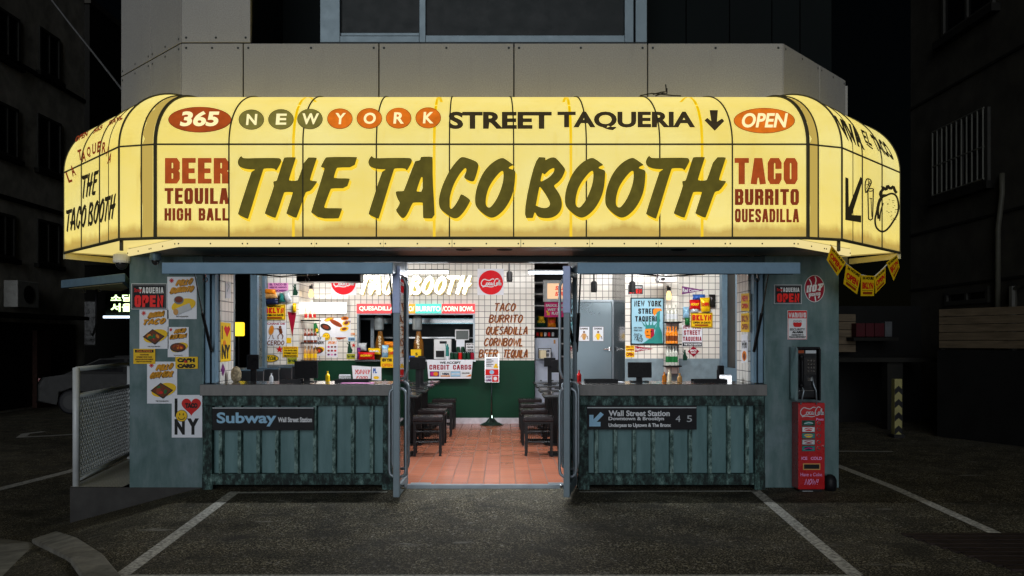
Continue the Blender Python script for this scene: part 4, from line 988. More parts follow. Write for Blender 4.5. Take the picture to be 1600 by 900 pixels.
# posters on the left pillar
def wallcard(y=-.002): return Card(front(y))
def opensign(c, x0, y0, x1, y1):
    w_, h = x1 - x0, y1 - y0
    c.sheet(x0, y0, x1, y1, pr('silver'), .012); c.rect(x0 + w_ * .02, y0 + h * .03, x1 - w_ * .02, y1 - h * .03, M_BLKPL); c.frame(x0 + w_ * .04, y0 + h * .06, x1 - w_ * .04, y1 - h * .06, w_ * .012, pr('grey'))
    c.block('TAQUERIA', x0 + w_ * .22, y0 + h * .15, x1 - w_ * .09, y0 + h * .38, pr('white'), .6, .2, .4); c.text('Street', x0 + w_ * .09, y0 + h * .18, x0 + w_ * .3, y0 + h * .34, pr('red'), .03, rise=.06)
    c.block('OPEN', x0 + w_ * .10, y0 + h * .46, x1 - w_ * .09, y0 + h * .91, mat('open_red', S(240, 30, 22), .4, var=.05), .8, .24, .3); return c
opensign(wallcard(), 206, 443, 261.5, 483.5).done('open_sign', 'framed black sign reading taqueria open in red on the left pillar', 'sign')
PWHITE = mat('poster_paper', S(228, 231, 240), .35, var=.05)
def star(c, x, y, r, m_):
    for k in range(4): a = k * math.pi / 4; c.line([(x - r * math.cos(a), y - r * math.sin(a)), (x + r * math.cos(a), y + r * math.sin(a))], r * .32, m_)
def menuposter(x0, y0, x1, y1, t1, t2, kind, lab):
    c = wallcard(); w_, h = x1 - x0, y1 - y0; c.sheet(x0, y0, x1, y1, PWHITE, .002); star(c, x0 + w_ * .15, y0 + h * .09, w_ * .08, pr('red'))
    for k, m_ in ((1, pr('dark')), (0, mat('print_amber', S(216, 150, 25), .4, var=.05))):
        o = k * .6
        c.brush(t1, x0 + w_ * .30 + o, y0 + h * .09 + o, x1 - w_ * .20 + o, y0 + h * .21 + o, w_ * .062, m_, shear=.45, rise=h * .05)
        c.brush(t2, x0 + w_ * .10 + o, y0 + h * .27 + o, x1 - w_ * .16 + o, y0 + h * .39 + o, w_ * .062, m_, shear=.45, rise=h * .05)
    food(c, (x0 + x1) / 2, y0 + h * .68, w_ * .40, kind); c.text("THE TACO BOOTH", x0 + w_ * .3, y1 - h * .075, x1 - w_ * .28, y1 - h * .045, pr('black'), .03)
    c.done('menu_poster', lab, 'poster', 'food posters on the left pillar')
menuposter(261.5, 432.5, 307.5, 498.5, 'POLLO', 'BURRITO', 2, 'white poster of a wrapped burrito at the top of the left pillar')
menuposter(218, 484, 263.5, 545, 'BIRRIA', 'TACO', 0, 'white poster of a taco tray under the framed open sign')
menuposter(262.2, 511, 295, 558, 'MORADO', 'QUESADILLA', 1, 'small white quesadilla poster above the yellow cash card notice')
menuposter(230, 565, 277, 630.5, 'POLLO', 'CORN BOWL', 0, 'white poster of a square corn bowl below the caution notice')
c = wallcard(); c.o += .004; c.sheet(209, 545, 243, 568.5, pr('yellow'), .003); c.rect(211.5, 546.5, 240.5, 550.8, pr('black')); c.text('CAUTION', 214, 547.2, 238, 550.1, pr('orange'), .05)
for i, (a, d) in enumerate(((219, 233), (214, 238), (212, 240), (214, 238))): c.text(('YOU ENTER HERE', 'EXTREMELY GOOD TACOS', 'DELICIOUS FOOD INSIDE', 'ENJOY AT YOUR OWN RISK')[i], a, 553 + i * 3.7, d, 555.3 + i * 3.7, mat('print_warn', S(95, 40, 10), .4), .04)
c.done('caution_notice', 'yellow caution notice stuck low on the left pillar', 'notice')
c = wallcard(); c.o += .004; c.sheet(274.5, 557.5, 309.5, 576, pr('yellow'), .003); c.text('CASH', 277.5, 559.5, 305, 566, pr('black'), .10); c.text('CARD', 277.5, 568.5, 306, 575, pr('black'), .10); c.text('&', 287.5, 563, 294.5, 570.5, pr('red'), .06)
c.done('payment_notice', 'yellow cash and card notice on the left pillar', 'notice')
def heart(c, cx, cy, r, m_):
    pts = []
    for i in range(40):
        t = 2 * math.pi * i / 40; pts.append((cx + r * math.sin(t) ** 3, cy - r * (.8125 * math.cos(t) - .3125 * math.cos(2 * t) - .125 * math.cos(3 * t) - .0625 * math.cos(4 * t))))
    c.poly(pts, m_)
def smiley(c, cx, cy, r):
    c.ell(cx, cy, r, r, pr('black')); c.ell(cx, cy, r * .93, r * .93, pr('yellow')); c.ell(cx - r * .3, cy - r * .25, r * .09, r * .2, pr('black'), 10); c.ell(cx + r * .3, cy - r * .25, r * .09, r * .2, pr('black'), 10)
    c.line([(cx + r * .62 * math.cos(a), cy + r * .62 * math.sin(a)) for a in [.35 + i * .24 for i in range(11)]], r * .12, pr('black'))
c = wallcard(); c.o += .006; c.sheet(269, 617, 316.5, 683.5, PWHITE, .003); c.rect(273.5, 622.5, 278, 651, pr('black')); heart(c, 299.5, 634, 15.2, pr('red')); c.text('TACO', 290, 629.5, 309.5, 637.5, pr('black'), .09)
c.text('N', 273.5, 654.5, 289.5, 679, pr('black'), .06); c.text('Y', 293, 653.5, 311.5, 679, pr('black'), .06); smiley(c, 284.5, 649.5, 9.3)
c.done('love_poster', 'white poster with a red heart and yellow smiling face low on the left pillar', 'poster')
# right pillar
opensign(wallcard(), 1209, 445, 1252, 475).done('open_sign', 'small black sign reading taqueria open on the right pillar', 'sign')
c = wallcard(); c.disc(1272.3, 451, 15.8, 21.2, pr('white'), .004); c.ell(1272.3, 451, 15.0, 20.4, pr('crimson'), 36)
for pts in (((1264, 436), (1267, 441), (1268, 448)), ((1273, 432), (1275, 437), (1273.5, 444)), ((1286, 443), (1283, 449), (1277, 453)), ((1265, 462), (1264, 466)), ((1273, 463), (1274, 471)), ((1280, 462), (1278, 466))): c.line(smooth2(pts, 1), 1.7, pr('white'))
c.block('HOT', 0, 0, 10, 10, pr('white'), .8, .25, .35, q=[(1260.5, 446.5), (1285, 442.5), (1283.5, 454), (1259.5, 457.5)]); c.text('MEXICAN FOOD', 1263, 458.5, 1281.5, 463.5, pr('white'), .07, rise=2); c.done('hot_sticker', 'oval crimson sticker with white hot lettering on the right pillar', 'sticker')
c = wallcard(); c.sheet(1230.2, 485, 1260.8, 530.5, pr('white'), .003); c.rect(1230.8, 485.6, 1260.2, 497.5, pr('red')); c.block('WARNING', 1232, 488.5, 1259, 496.2, pr('white'), .6, .22, .35); c.frame(1230.8, 485.6, 1260.2, 530, .6, pr('red'))
for x in (1241, 1245.5, 1250): c.ell(x, 501.8, 1.9, 1.7, pr('grey'), 12); c.ell(x, 501.8, 1.2, 1.0, pr('white'), 10)
c.poly([(1238.8, 504), (1252, 504), (1252, 508), (1250, 510.8), (1241, 510.8), (1238.8, 508)], pr('red')); c.text('SECURITY', 1233.5, 512.8, 1257.5, 516.4, pr('grey'), .04); c.text('ALARM', 1237, 517.2, 1254, 520.6, pr('black'), .06); c.text('CONNECTED TO', 1236, 522.3, 1255, 524.4, pr('black'), .05); c.text('POLICE DEPARTMENT', 1232.5, 525.3, 1258.5, 527.6, pr('black'), .05)
c.done('warning_sign', 'white and red security alarm warning sign on the right pillar', 'sign')
# pay phone
t = thing('pay_phone', 'black wall pay phone with silver cords above the red vending machine', 'pay phone', (2.9, -.1, .84))
xa, xb, yf = 2.79, 3.02, -.215
b = MB(); b.prof([(-.001, .835), (-.001, 1.345), (yf + .03, 1.345), (yf, 1.32), (yf, .835)], xa, xa + .014, M_PLAS); b.prof([(-.001, .835), (-.001, 1.345), (yf + .03, 1.345), (yf, 1.32), (yf, .835)], xb - .014, xb, M_BLKPL); b.box(xa + .014, xb - .014, yf + .03, -.001, 1.325, 1.345, M_BLKPL); b.box(xa + .014, xb - .014, -.02, -.001, .835, 1.325, M_BLKPL); b.build('hood', t, bevel=.004)
b = MB(); b.box(xa + .02, xb - .02, yf + .05, -.021, .86, 1.32, mat('phone_black', (.02, .02, .022), .25)); b.build('body', t, bevel=.008)
yk = yf + .048
b = MB(); b.box(xa + .03, xa + .085, yk - .003, yk, 1.285, 1.312, pr('rust')); b.box(xa + .10, xb - .03, yk - .003, yk, 1.283, 1.312, pr('silver')); b.build('card_label', t)
b = MB(); b.box(xa + .085, xb - .03, yk - .006, yk, 1.08, 1.24, pr('dark')); 
for i in range(4):
    for j in range(3): b.box(xa + .115 + j * .027, xa + .132 + j * .027, yk - .012, yk - .006, 1.205 - i * .033, 1.223 - i * .033, M_CHROME)
b.build('keypad', t)
b = MB(); hx = xa + .055; b.tube([(hx, yk - .03, 1.25), (hx, yk - .04, 1.2), (hx, yk - .04, 1.03), (hx, yk - .03, .98)], .014, M_BLKPL, 10); b.ball((hx, yk - .022, 1.25), .026, .024, .028, M_BLKPL); b.ball((hx, yk - .022, .98), .026, .024, .028, M_BLKPL); b.build('handset', t, smooth=True)
b = MB(); b.tube([(hx, yk - .03, .965), (hx + .012, yk - .05, .93), (hx + .0, yk - .05, .88), (hx - .01, yk - .03, .80)], .007, M_ALU, 6); b.tube([(xb - .07, yk - .01, 1.06), (xb - .062, yk - .03, .98), (xb - .04, yk - .03, .93), (xb - .035, yk - .03, .80)], .007, M_ALU, 6); b.build('cord', t, smooth=True)
b = MB(); b.box(xa + .03, xb - .03, yk - .004, yk, .925, .932, M_CHROME); b.build('trim', t); b = MB(); b.box(xa + .12, xa + .17, yk - .004, yk, 1.02, 1.05, M_CHROME); b.build('coin_slot', t)
# vending machine
t = thing('vending_machine', 'narrow red drink vending machine standing below the pay phone', 'vending machine', (2.94, -.09, -.03))
MR = mat('red_enamel', S(178, 14, 22), .28, var=.08, scale=4, coat=.4)
xa, xb, yf, za, zb = 2.816, 3.070, -.18, -.012, .812
b = MB(); b.box(xa, xb, yf, -.003, za, zb, MR); b.build('body', t, bevel=.006)
b = MB(); b.box(xa + .02, xb - .02, yf + .02, -.02, -.04, za - .001, M_BLACK); b.build('base', t)
VF = lambda: Card(front(yf - .001))
def coke(c, x0, y0, x1, y1, wd, m_):
    W_, H_ = x1 - x0, y1 - y0
    for st in ('.30,.20 .20,.10 .10,.25 .03,.6 .08,.95 .18,.98 .28,.80', '.33,.55 .28,.65 .30,.85 .36,.85 .39,.66 .34,.55', '.47,.58 .42,.56 .40,.75 .44,.86 .49,.78', '.56,.58 .50,.58 .50,.82 .54,.84 .57,.60 .57,.84 .61,.84',
               '.62,.68 .68,.66', '.86,.12 .78,.02 .70,.20 .64,.6 .66,.92 .74,.95 .80,.80', '.80,.55 .76,.65 .77,.85 .82,.85 .84,.62 .80,.55', '.86,.80 .93,.30 .90,.20 .87,.5 .87,.82 .91,.84', '.98,.58 .93,.60 .92,.82 .96,.84 .985,.58 .98,.84 1.0,.84',
               '.10,1.08 .3,.98 .5,1.1 .64,1.0', '.30,.20 .45,.30 .55,.05 .66,.12'):
        p = [tuple(map(float, q.split(','))) for q in st.split()]; v, f = ribbon(smooth2([(x0 + a * W_, y0 + d * H_) for a, d in p], 2), wd); c.o += .00005; c.raw([(q.x, q.y) for q in v], f, m_, .0002)
c = VF(); coke(c, 1249, 635, 1287, 650, 1.3, pr('silver')); c.text('Press', 1275, 653, 1286.5, 657, pr('pink'), .03); c.text('ICE   COLD', 1252, 713.5, 1284, 718.5, pr('pink'), .04); c.text('Have a Coke', 1250.5, 738.5, 1284, 744, pr('pink'), .01); c.brush('NOW!', 1257, 748.5, 1277, 757, 1.2, pr('pink'), shear=.25); c.done('lettering', parent=t)
for i in range(5):
    y = 656.5 + i * 9.9; c = VF(); c.sheet(1252.5, y, 1273.5, y + 9.0, M_CHROME, .004); c.rect(1253.5, y + 1, 1272.5, y + 8, pr(('darkgreen', 'white', 'teal', 'silver', 'teal')[i])); c.ell(1263, y + 4.5, 7, 2.6, pr(('teal', 'red', 'yellow', 'crimson', 'navy')[i]), 16); c.line([(1256, y + 5.5), (1263, y + 3.5), (1270, y + 5)], 1.2, pr(('silver', 'white', 'blue', 'white', 'magenta')[i])); o = c.done('drink_panel', parent=t)
    c = VF(); c.disc(1279.3, 661 + i * 9.8, 2.9, 2.9, M_CHROME, .006, 14); c.ell(1279.3, 661 + i * 9.8, 1.7, 1.7, pr('red'), 12); c.done('button', parent=t)
c = VF(); c.sheet(1254.5, 724, 1281.5, 734, pr('tan'), .003); c.rect(1256, 725.5, 1280, 732.5, M_BLACK); c.done('slot', parent=t)
b = MB(); b.tube([(xb - .012, yf - .02, .40), (xb - .012, yf, .40)], .008, M_CHROME); b.build('lock', t)
t = MB(); cc = Vector((3.15, -.10, terr(3, -.1))); t.lathe(cc, [(.055, 0), (.062, .05), (.06, .10), (.045, .135), (.02, .15)], M_BLKPL, 14); tag(t.build('rubbish_bag', smooth=True), 'small black bag standing on the ground right of the vending machine', 'bag')
t = MB(); q = G(1262, 768); t.rbox(q + Vector((0, 0, .004)), .10, .012, .004, .05, pr('silver')); tag(t.build('paper_strip'), 'thin pale paper strip lying on the ground before the vending machine', 'litter')

# bunting below the right end of the awning
t = thing('flag_bunting', 'string of yellow flags hanging under the right end of the awning', 'bunting', tuple(P(1300, 385, -.45)))
def q7(*p): return [(1020 + x / 4, 380 + y / 4) for x, y in p]
FL = [((1115, 15), (1205, 122), (1152, 205), (1085, 105)), ((1208, 130), (1300, 193), (1275, 320), (1190, 255)), ((1300, 200), (1385, 205), (1380, 330), (1298, 330)), ((1385, 210), (1452, 148), (1452, 250), (1390, 316)), ((1458, 122), (1525, 72), (1540, 150), (1503, 236))]
fy = (-.55, -.42, -.25, -.08, .12)
yy = lambda px: -.58 + (px - 1298) / 107 * .85
b = MB(); b.tube([P(x, y, yy(x)) for x, y in q7((1110, 10), (1160, 70), (1207, 126), (1255, 165), (1300, 197), (1345, 206), (1386, 207), (1420, 178), (1455, 142), (1490, 105), (1530, 70))], .005, pr('silver'), 6); b.build('string', t)
for i, q in enumerate(FL):
    q = q7(*q); y0 = fy[i]
    c = Card(lambda px, py, o: P(px, py, yy(px)) - Vector((0, o + .004, 0)), .0012); c.base(q, pr('yellow'), .002)
    def sub(u0, v0, u1, v1): 
        f = lambda u, v: tuple(Vector(q[0]).lerp(Vector(q[1]), u).lerp(Vector(q[3]).lerp(Vector(q[2]), u), v)); return [f(u0, v0), f(u1, v0), f(u1, v1), f(u0, v1)]
    c.textq('BKLYN' if i in (2, 4) else 'OPEN', sub(.1, .34, .92, .66), pr('red'), .06); c.poly(sub(.1, .72, .9, .74), pr('black')); c.textq('24 HOURS', sub(.1, .06, .92, .2), pr('black'), .05); c.poly(sub(.15, .80, .85, .92), pr('rust')); c.done('flag', parent=t)
# ================================================================== entrance tube lamps, and added ceiling lamps
def tube_lamp(x0, x1, y, z, lab, watts):
    t = thing('tube_light', lab, 'lamp', ((x0 + x1) / 2, y, z), 'white tube lamps over the entrance')
    b = MB(); b.box(x0, x1, y - .02, y + .02, z + .014, z + .03, M_WPL); b.build('housing', t)
    b = MB(); b.tube([(x0 + .01, y, z), (x1 - .01, y, z)], .013, E_TUBE, 8); b.build('tube', t)
    ld = bpy.data.lights.new('tube_glow', 'AREA'); ld.shape = 'RECTANGLE'; ld.size = x1 - x0; ld.size_y = .03; ld.energy = watts; ld.color = (.90, .95, 1.0)
    o = bpy.data.objects.new('tube_glow', ld); COL.objects.link(o); o.location = ((x0 + x1) / 2, y, z - .02); setp(o, t)
tube_lamp(P(562, 0, .5).x, P(702, 0, .5).x, .5, P(0, 425.5, .5).z, 'long white tube lamp over the left half of the entrance', 42)
tube_lamp(P(825, 0, .5).x, P(912, 0, .5).x, .5, P(0, 426, .5).z, 'shorter white tube lamp over the right half of the entrance', 36)
def added_ceil_lamp(x, y, lab, watts, tilt=0):  # lamps added to brighten the room; tilted ones throw light at the back wall
    t = thing('added_ceiling_light', lab, 'lamp', (x, y, 2.66), 'added ceiling lamps inside the restaurant')
    b = MB(); b.box(x - .62, x + .62, y - .09, y + .09, 2.67, 2.719, M_WPL); b.build('housing', t)
    b = MB(); b.box(x - .59, x + .59, y - .07, y + .07, 2.66, 2.669, emit('added_ceiling_diffuser', (.95, .97, 1.0), 6)); b.build('diffuser', t)
    ld = bpy.data.lights.new('added_ceiling_fill', 'AREA'); ld.shape = 'RECTANGLE'; ld.size = 1.2; ld.size_y = .14; ld.energy = watts; ld.color = (1.0, .98, .95)
    o = bpy.data.objects.new('added_ceiling_fill', ld); COL.objects.link(o); o.location = (x, y + (.12 if tilt else 0), 2.63); o.rotation_euler = (R(tilt), 0, 0); setp(o, t)
for x, y, w_, lb, tl in ((-2.4, 3.9, 36, 'ceiling lamp above the left counter shelves', 58), (-.2, 2.4, 46, 'ceiling lamp above the middle of the tiled floor', 0), (.15, 3.6, 21, 'ceiling lamp in front of the glowing wall letters', 58), (2.3, 2.9, 48, 'ceiling lamp above the statue poster side', 50)): added_ceil_lamp(x, y, 'added unseen ' + lb, w_, tl)

# ================================================================== back wall
def bw(y=YB - .001): return Card(front(y))
# glowing letters
E_NEON = emit('white_letter_glow', (1.0, .98, .90), 3.2); M_LETY = mat('letter_side_yellow', S(245, 222, 120), .4)
t = thing('neon_letters', 'white glowing wall letters spelling taco booth', 'neon sign', tuple(P(650, 461, YB)))
for gl, q in ((W_TACO, ((563, 430.5), (635, 430.5), (635, 461), (563, 461))), (W_BOOTH, ((640, 430.5), (737, 430.5), (737, 461), (640, 461)))):
    xs = [p[0] for a, _ in gl for p in a]; ys = [p[1] for a, _ in gl for p in a]; X0_, X1_, Y0_, Y1_ = min(xs), max(xs), min(ys), max(ys)
    mp = lambda p: (q[0][0] + (p[0] - X0_) / (X1_ - X0_) * (q[1][0] - q[0][0]), q[0][1] + (p[1] - Y0_) / (Y1_ - Y0_) * (q[3][1] - q[0][1]))
    for a, hs in gl:
        c = Card(front(YB - .002)); c.base([(mp(p)[0] + .9, mp(p)[1] + .9) for p in a], M_LETY, .05); c.poly([mp(p) for p in a], E_NEON, [[mp(p) for p in h] for h in hs]); c.done('letter', parent=t)
for x0, x1, lb in ((517.5, 557, 'round red cola sign left of the glowing letters'), (746, 787, 'round red cola sign right of the glowing letters')):
    c = bw(); cx = 537 if x0 < 600 else 767; c.sheet(x0, 420, x1, 461, PWHITE, .01); c.disc(cx, 441.5, 19, 19, dull(mat('bright_red_sign', S(228, 22, 36), .5, var=.05)), .012); coke(c, cx - 16.5, 435, cx + 16.5, 447.5, 1.5, pr('white')); c.done('round_sign', lb, 'sign')
# lit menu strip
t = thing('menu_strip', 'lit red and teal menu strip above the serving window', 'sign', tuple(P(650, 489, YB)))
def seg_em(n, c): return emit('lit_strip_' + n, c, 1.25)
for x0, x1, nm, cl, tx in ((558, 632, 'red', (1.0, .06, .07), 'QUESADILLA/TA'), (632.2, 649, 'amber', (1.0, .42, .02), 'CO/'), (649.2, 690, 'teal', (.10, .78, .62), 'BURRITO'), (690.2, 742, 'red', (1.0, .06, .07), '/CORN BOWL')):
    c = Card(front(YB - .001)); c.sheet(x0, 475, x1, 489.5, seg_em(nm, cl), .03); c.text(tx, x0 + (3.5 if x0 == 558 else 1), 478.5, x1 - 1.5, 486.5, emit('lit_strip_letters', (1, .93, .75), 1.6), .03); c.done('light_panel', parent=t)
# brushed menu words on the tiles
M_BR = mat('brown_wall_lettering', (.16, .035, .012), .5); M_BRS = mat('orange_wall_lettering', (.55, .22, .05), .5)
c = bw()
for tx, x0, x1, y in (('TACO', 772, 804, 474), ('BURRITO', 764, 815, 492), ('QUESADILLA', 759, 823, 510.5), ('CORNBOWL', 756, 816, 528.5), ('BEER', 748, 776, 546.5), ('TEQUILA', 786, 823, 546.5)):
    c.brush(tx, x0 + .8, y + .6, x1 + .8, y + 12.3, 1.7, M_BRS, shear=.16); c.brush(tx, x0, y, x1, y + 11.7, 1.7, M_BR, shear=.16)
c.done('wall_lettering', 'brown brushed menu words painted on the white back wall tiles', 'lettering')
# over-bright lamp box at the left
c = Card(front(YB - .02)); c.sheet(487, 473, 542, 490, M_WPL, .05); c.rect(488, 474, 541, 489, emit('lamp_box_face', (1.0, .96, .88), 9)); c.done('light_box', 'blinding white light box on the wall above the food stickers', 'lamp')
ld = bpy.data.lights.new('light_box_glow', 'AREA'); ld.shape = 'RECTANGLE'; ld.size = .55; ld.size_y = .15; ld.energy = 22; ld.color = (1, .96, .88)
o = bpy.data.objects.new('light_box_glow', ld); COL.objects.link(o); o.location = P(514, 481, YB - .09); o.rotation_euler = (R(90), 0, R(180)); o.rotation_euler = (R(90), 0, 0)
# stickers and notices on the back wall
def note(x0, y0, x1, y1, col, lines, lab, cat='notice', y=YB - .001, tcol='black', name='wall_notice', th=.003, bold=.05, pj=None, lift=0):
    c = Card(pj or front(y)); c.o += lift; c.sheet(x0, y0, x1, y1, pr(col) if isinstance(col, str) else col, th); h = (y1 - y0) / len(lines); w_ = x1 - x0
    for i, l in enumerate(lines):
        if l: 
            tc = tcol[i] if isinstance(tcol, (list, tuple)) else tcol
            c.text(l, x0 + w_ * .08, y0 + h * (i + .18), x1 - w_ * .08, y0 + h * (i + .84), pr(tc), bold)
    c.done(name, lab, cat)
    return c
c = bw(); c.sheet(500, 497, 548, 527, PWHITE, .002)
for x, y, w_, h, m_, a in ((514, 499, 8, 3, 'tan', -.3), (509, 511, 9, 5, 'dark', .4), (525, 505, 11, 3.6, 'rust', .5), (539, 497.5, 6, 3, 'orange', 0), (541, 505, 6, 4, 'yellow', -.2), (538, 514, 7, 3.5, 'yellow', -.2)): c.ell(x, y, w_, h, pr(m_), 14, a); c.ell(x, y, w_ * .6, h * .55, pr('meat' if m_ != 'tan' else 'yellow'), 10, a)
c.text('NEW STORE', 540, 501, 548, 504, pr('purple'), .05); c.done('menu_sheet', 'white sheet of small food pictures right under the light box', 'poster')
c = bw(); c.poly([(525, 521), (540, 518), (541, 528), (530, 531), (524, 528)], pr('rust')); c.ell(532, 520.5, 8, 2.4, pr('red'), 14, -.2); c.text('PULLED PORK', 541, 520, 555, 524, pr('orange'), .05); c.done('food_sticker', 'sticker of a rust red food basket beside the smiling face', 'sticker')
c = bw(); c.disc(509.8, 525.8, 6, 6, pr('black'), .002, 20); smiley(c, 509.8, 525.8, 5.9); c.done('smiley_sticker', 'yellow smiling face sticker on the back wall tiles', 'sticker')
c = bw(); c.o += .004; c.sheet(486, 527, 508, 556, PWHITE, .002); c.brush('BEEF', 491, 526.5, 502, 531.5, .9, pr('black'), shear=.2); c.brush('PORK', 494, 533, 506, 538, .9, pr('black'), shear=.2); food(c, 496, 547.5, 9.5, 1); c.done('menu_poster', 'white beef and pork poster right of the bottle shelves', 'poster')
c = bw(); c.sheet(510, 532, 527.5, 558.5, PWHITE, .002); c.brush('SPECIALS', 512, 533.5, 525, 537.5, .8, pr('orange'), shear=.3)
for i in range(3):
    for j in range(3): c.ell(513.5 + i * 5.2, 542 + j * 6, 2.0, 1.6, pr(('magenta', 'rust', 'purple', 'meat', 'crimson', 'pink', 'brown', 'red', 'purple')[i * 3 + j]), 10)
c.done('menu_poster', 'white specials poster with nine small pictures in a grid', 'poster')
def figure_sticker(c, x, y, h, m_):
    c.ell(x, y - h * .42, h * .09, h * .09, m_, 12); c.poly([(x - h * .16, y + h * .02), (x - h * .05, y - h * .34), (x + h * .08, y - h * .34), (x + h * .12, y - h * .05), (x + h * .28, y + h * .22), (x + h * .2, y + h * .5), (x - h * .18, y + h * .5)], m_); c.line([(x - h * .06, y - h * .2), (x - h * .22, y - h * .42)], h * .07, m_)
    for k in (-.07, 0, .07): c.line([(x + k * h, y - h * .48), (x + k * h * 1.6, y - h * .56)], h * .025, m_)
c = bw(); figure_sticker(c, 546, 543, 18, pr('darkgreen')); c.done('figure_sticker', 'dark green standing figure sticker on the back wall tiles', 'sticker')
c = bw(); pts = [(552.5 + (3.6 if i % 2 == 0 else 1.5) * math.sin(i * math.pi / 5), 539.5 - (3.6 if i % 2 == 0 else 1.5) * math.cos(i * math.pi / 5)) for i in range(10)]; c.base(pts, pr('red'), .002); c.done('star_sticker', 'red star sticker left of the serving window', 'sticker')
note(541.5, 553, 555, 561, mat('print_olive', S(170, 170, 40), .4), ('Special',), 'olive green special sticker below the green figure', 'sticker', tcol='darkgreen', name='special_sticker')
note(544, 527, 555, 533, 'lightblue', ('NO SMOKING',), 'pale blue notice above the red star sticker', tcol='navy')
c = bw(); c.poly([(486.5, 494), (493, 493), (494, 500), (489, 502)], pr('yellow')); c.ell(490, 497, 2, 2, pr('orange'), 8); c.done('yellow_sticker', 'small yellow sticker under the left edge of the light box', 'sticker')
c = bw(); c.poly([(488, 520), (490, 506), (494, 504), (498, 515), (498, 521)], pr('green')); c.ell(494.5, 516, 3, 3, pr('yellow'), 12); c.done('green_sticker', 'green bottle sticker with a yellow lemon beside the shelves', 'sticker')
# signs in front of the serving window
c = Card(front(YB - .13)); c.base([(667, 562), (739, 562), (736, 591.5), (669.5, 591.5)], PWHITE, .01); c.text('WE ACCEPT', 687, 564.8, 720, 568.6, pr('dark'), .05); c.block('CREDIT CARDS', 671, 570, 736.5, 577.5, pr('crimson'), .62, .22, .42)
for x, m1, m2 in ((671.5, 'purple', 'orange'), (688.5, 'white', 'navy'), (704.5, 'lightblue', 'teal')): c.rect(x, 580, x + 15, 588.5, pr('grey')); c.rect(x + .4, 580.4, x + 14.6, 588.1, pr(m1))
c.rect(721, 580.4, 736, 588.1, pr('white')); c.ell(676.5, 584.2, 4, 3.2, pr('magenta'), 14); c.ell(681, 584.2, 4, 3.2, pr('orange'), 14); c.text('VISA', 690, 582.3, 702, 586, pr('navy'), .06, shear=.2); c.rect(688.9, 586.6, 703.1, 588.1, pr('orange')); c.text('AMERICAN EXPRESS', 705.5, 583, 718.5, 585.6, pr('white'), .05); c.text('DISCOVER', 722, 582, 734, 584, pr('dark'), .05); c.poly([(728, 588), (736, 584.5), (736, 588)], pr('orange'))
c.done('card_banner', 'white banner saying credit cards are accepted under the serving window', 'banner')
c = Card(front(YB - .3)); c.base([(550, 571), (580, 573), (579, 594), (552, 594)], PWHITE, .01); c.brush('YUMMY', 554, 577.5, 577, 584.5, 1.2, pr('red'), shear=.25); c.brush('FOOD', 557, 588, 574, 592.5, 1.0, pr('red'), shear=.25); c.done('yummy_sign', 'white sign with red yummy lettering behind the left counter', 'sign')
c = Card(front(YB - .31)); c.sheet(581, 573, 596, 594, PWHITE, .01); c.text('PL', 583, 575.5, 589, 583, pr('blue'), .06); c.ell(588, 590, 4.5, 2.5, pr('yellow'), 12); c.done('please_sign', 'white notice with blue letters next to the yummy sign', 'sign')
note(595, 558.5, 615, 574.5, 'yellow', ('NEW YORK', 'OPEN'), 'yellow open card under the snack pile', 'sign', y=YB - .14, tcol=('black', 'orange'), name='open_card', th=.008, bold=.07)
note(616, 560, 634, 592, PWHITE, ('', 'LA', 'TACO', ''), 'white card with pink letters behind the left door', 'sign', y=YB - .14, tcol='magenta', name='wall_card')
# stanchion sign stand
t = thing('sign_stand', 'floor standing chrome sign stand in front of the green wall', 'stand', tuple(P(768, 664, 5.82)))
yS = 5.8
b = MB(); p = P(768, 664, yS); b.lathe(Vector((p.x, p.y, 0.0)), [(.20, 0), (.20, .012), (.10, .05), (.035, .12), (.02, .16)], mat('dark_chrome', (.12, .18, .16), .12, .9), 28); b.build('base', t, smooth=False)
b = MB(); b.tube([(p.x, p.y, .12), (p.x, p.y, P(0, 596, yS).z)], .014, M_CHROME, 10); b.build('pole', t)
c = Card(front(yS - .005)); c.sheet(757.5, 558, 780, 597.5, M_CHROME, .02); c.rect(758.5, 559, 779, 596.5, PWHITE); c.rect(757.5, 551, 780, 552, pr('orange')); c.rect(757.5, 552, 758.7, 558, M_CHROME); c.rect(778.8, 552, 780, 558, M_CHROME)
for i in range(5): c.rect(760, 561 + i * 2.6, 768 + (i % 2) * 3, 562 + i * 2.6, pr('dark'))
for x, y in ((775, 570), (773, 573), (776.5, 573.5)): c.ell(x, y, 2.1, 1.9, pr('yellow'), 12)
c.rect(758.5, 577, 779, 586, pr('red')); c.ell(768.5, 581.5, 3.6, 3.4, pr('lightblue'), 14); c.text('DO NOT', 759, 587.5, 768, 590.5, pr('purple'), .05); c.text('USE', 759, 592, 768, 595.5, pr('purple'), .05); c.rect(769, 587, 779, 596.5, pr('red')); c.ell(774, 591.5, 3, 3, pr('white'), 12); c.done('sign_plate', parent=t)

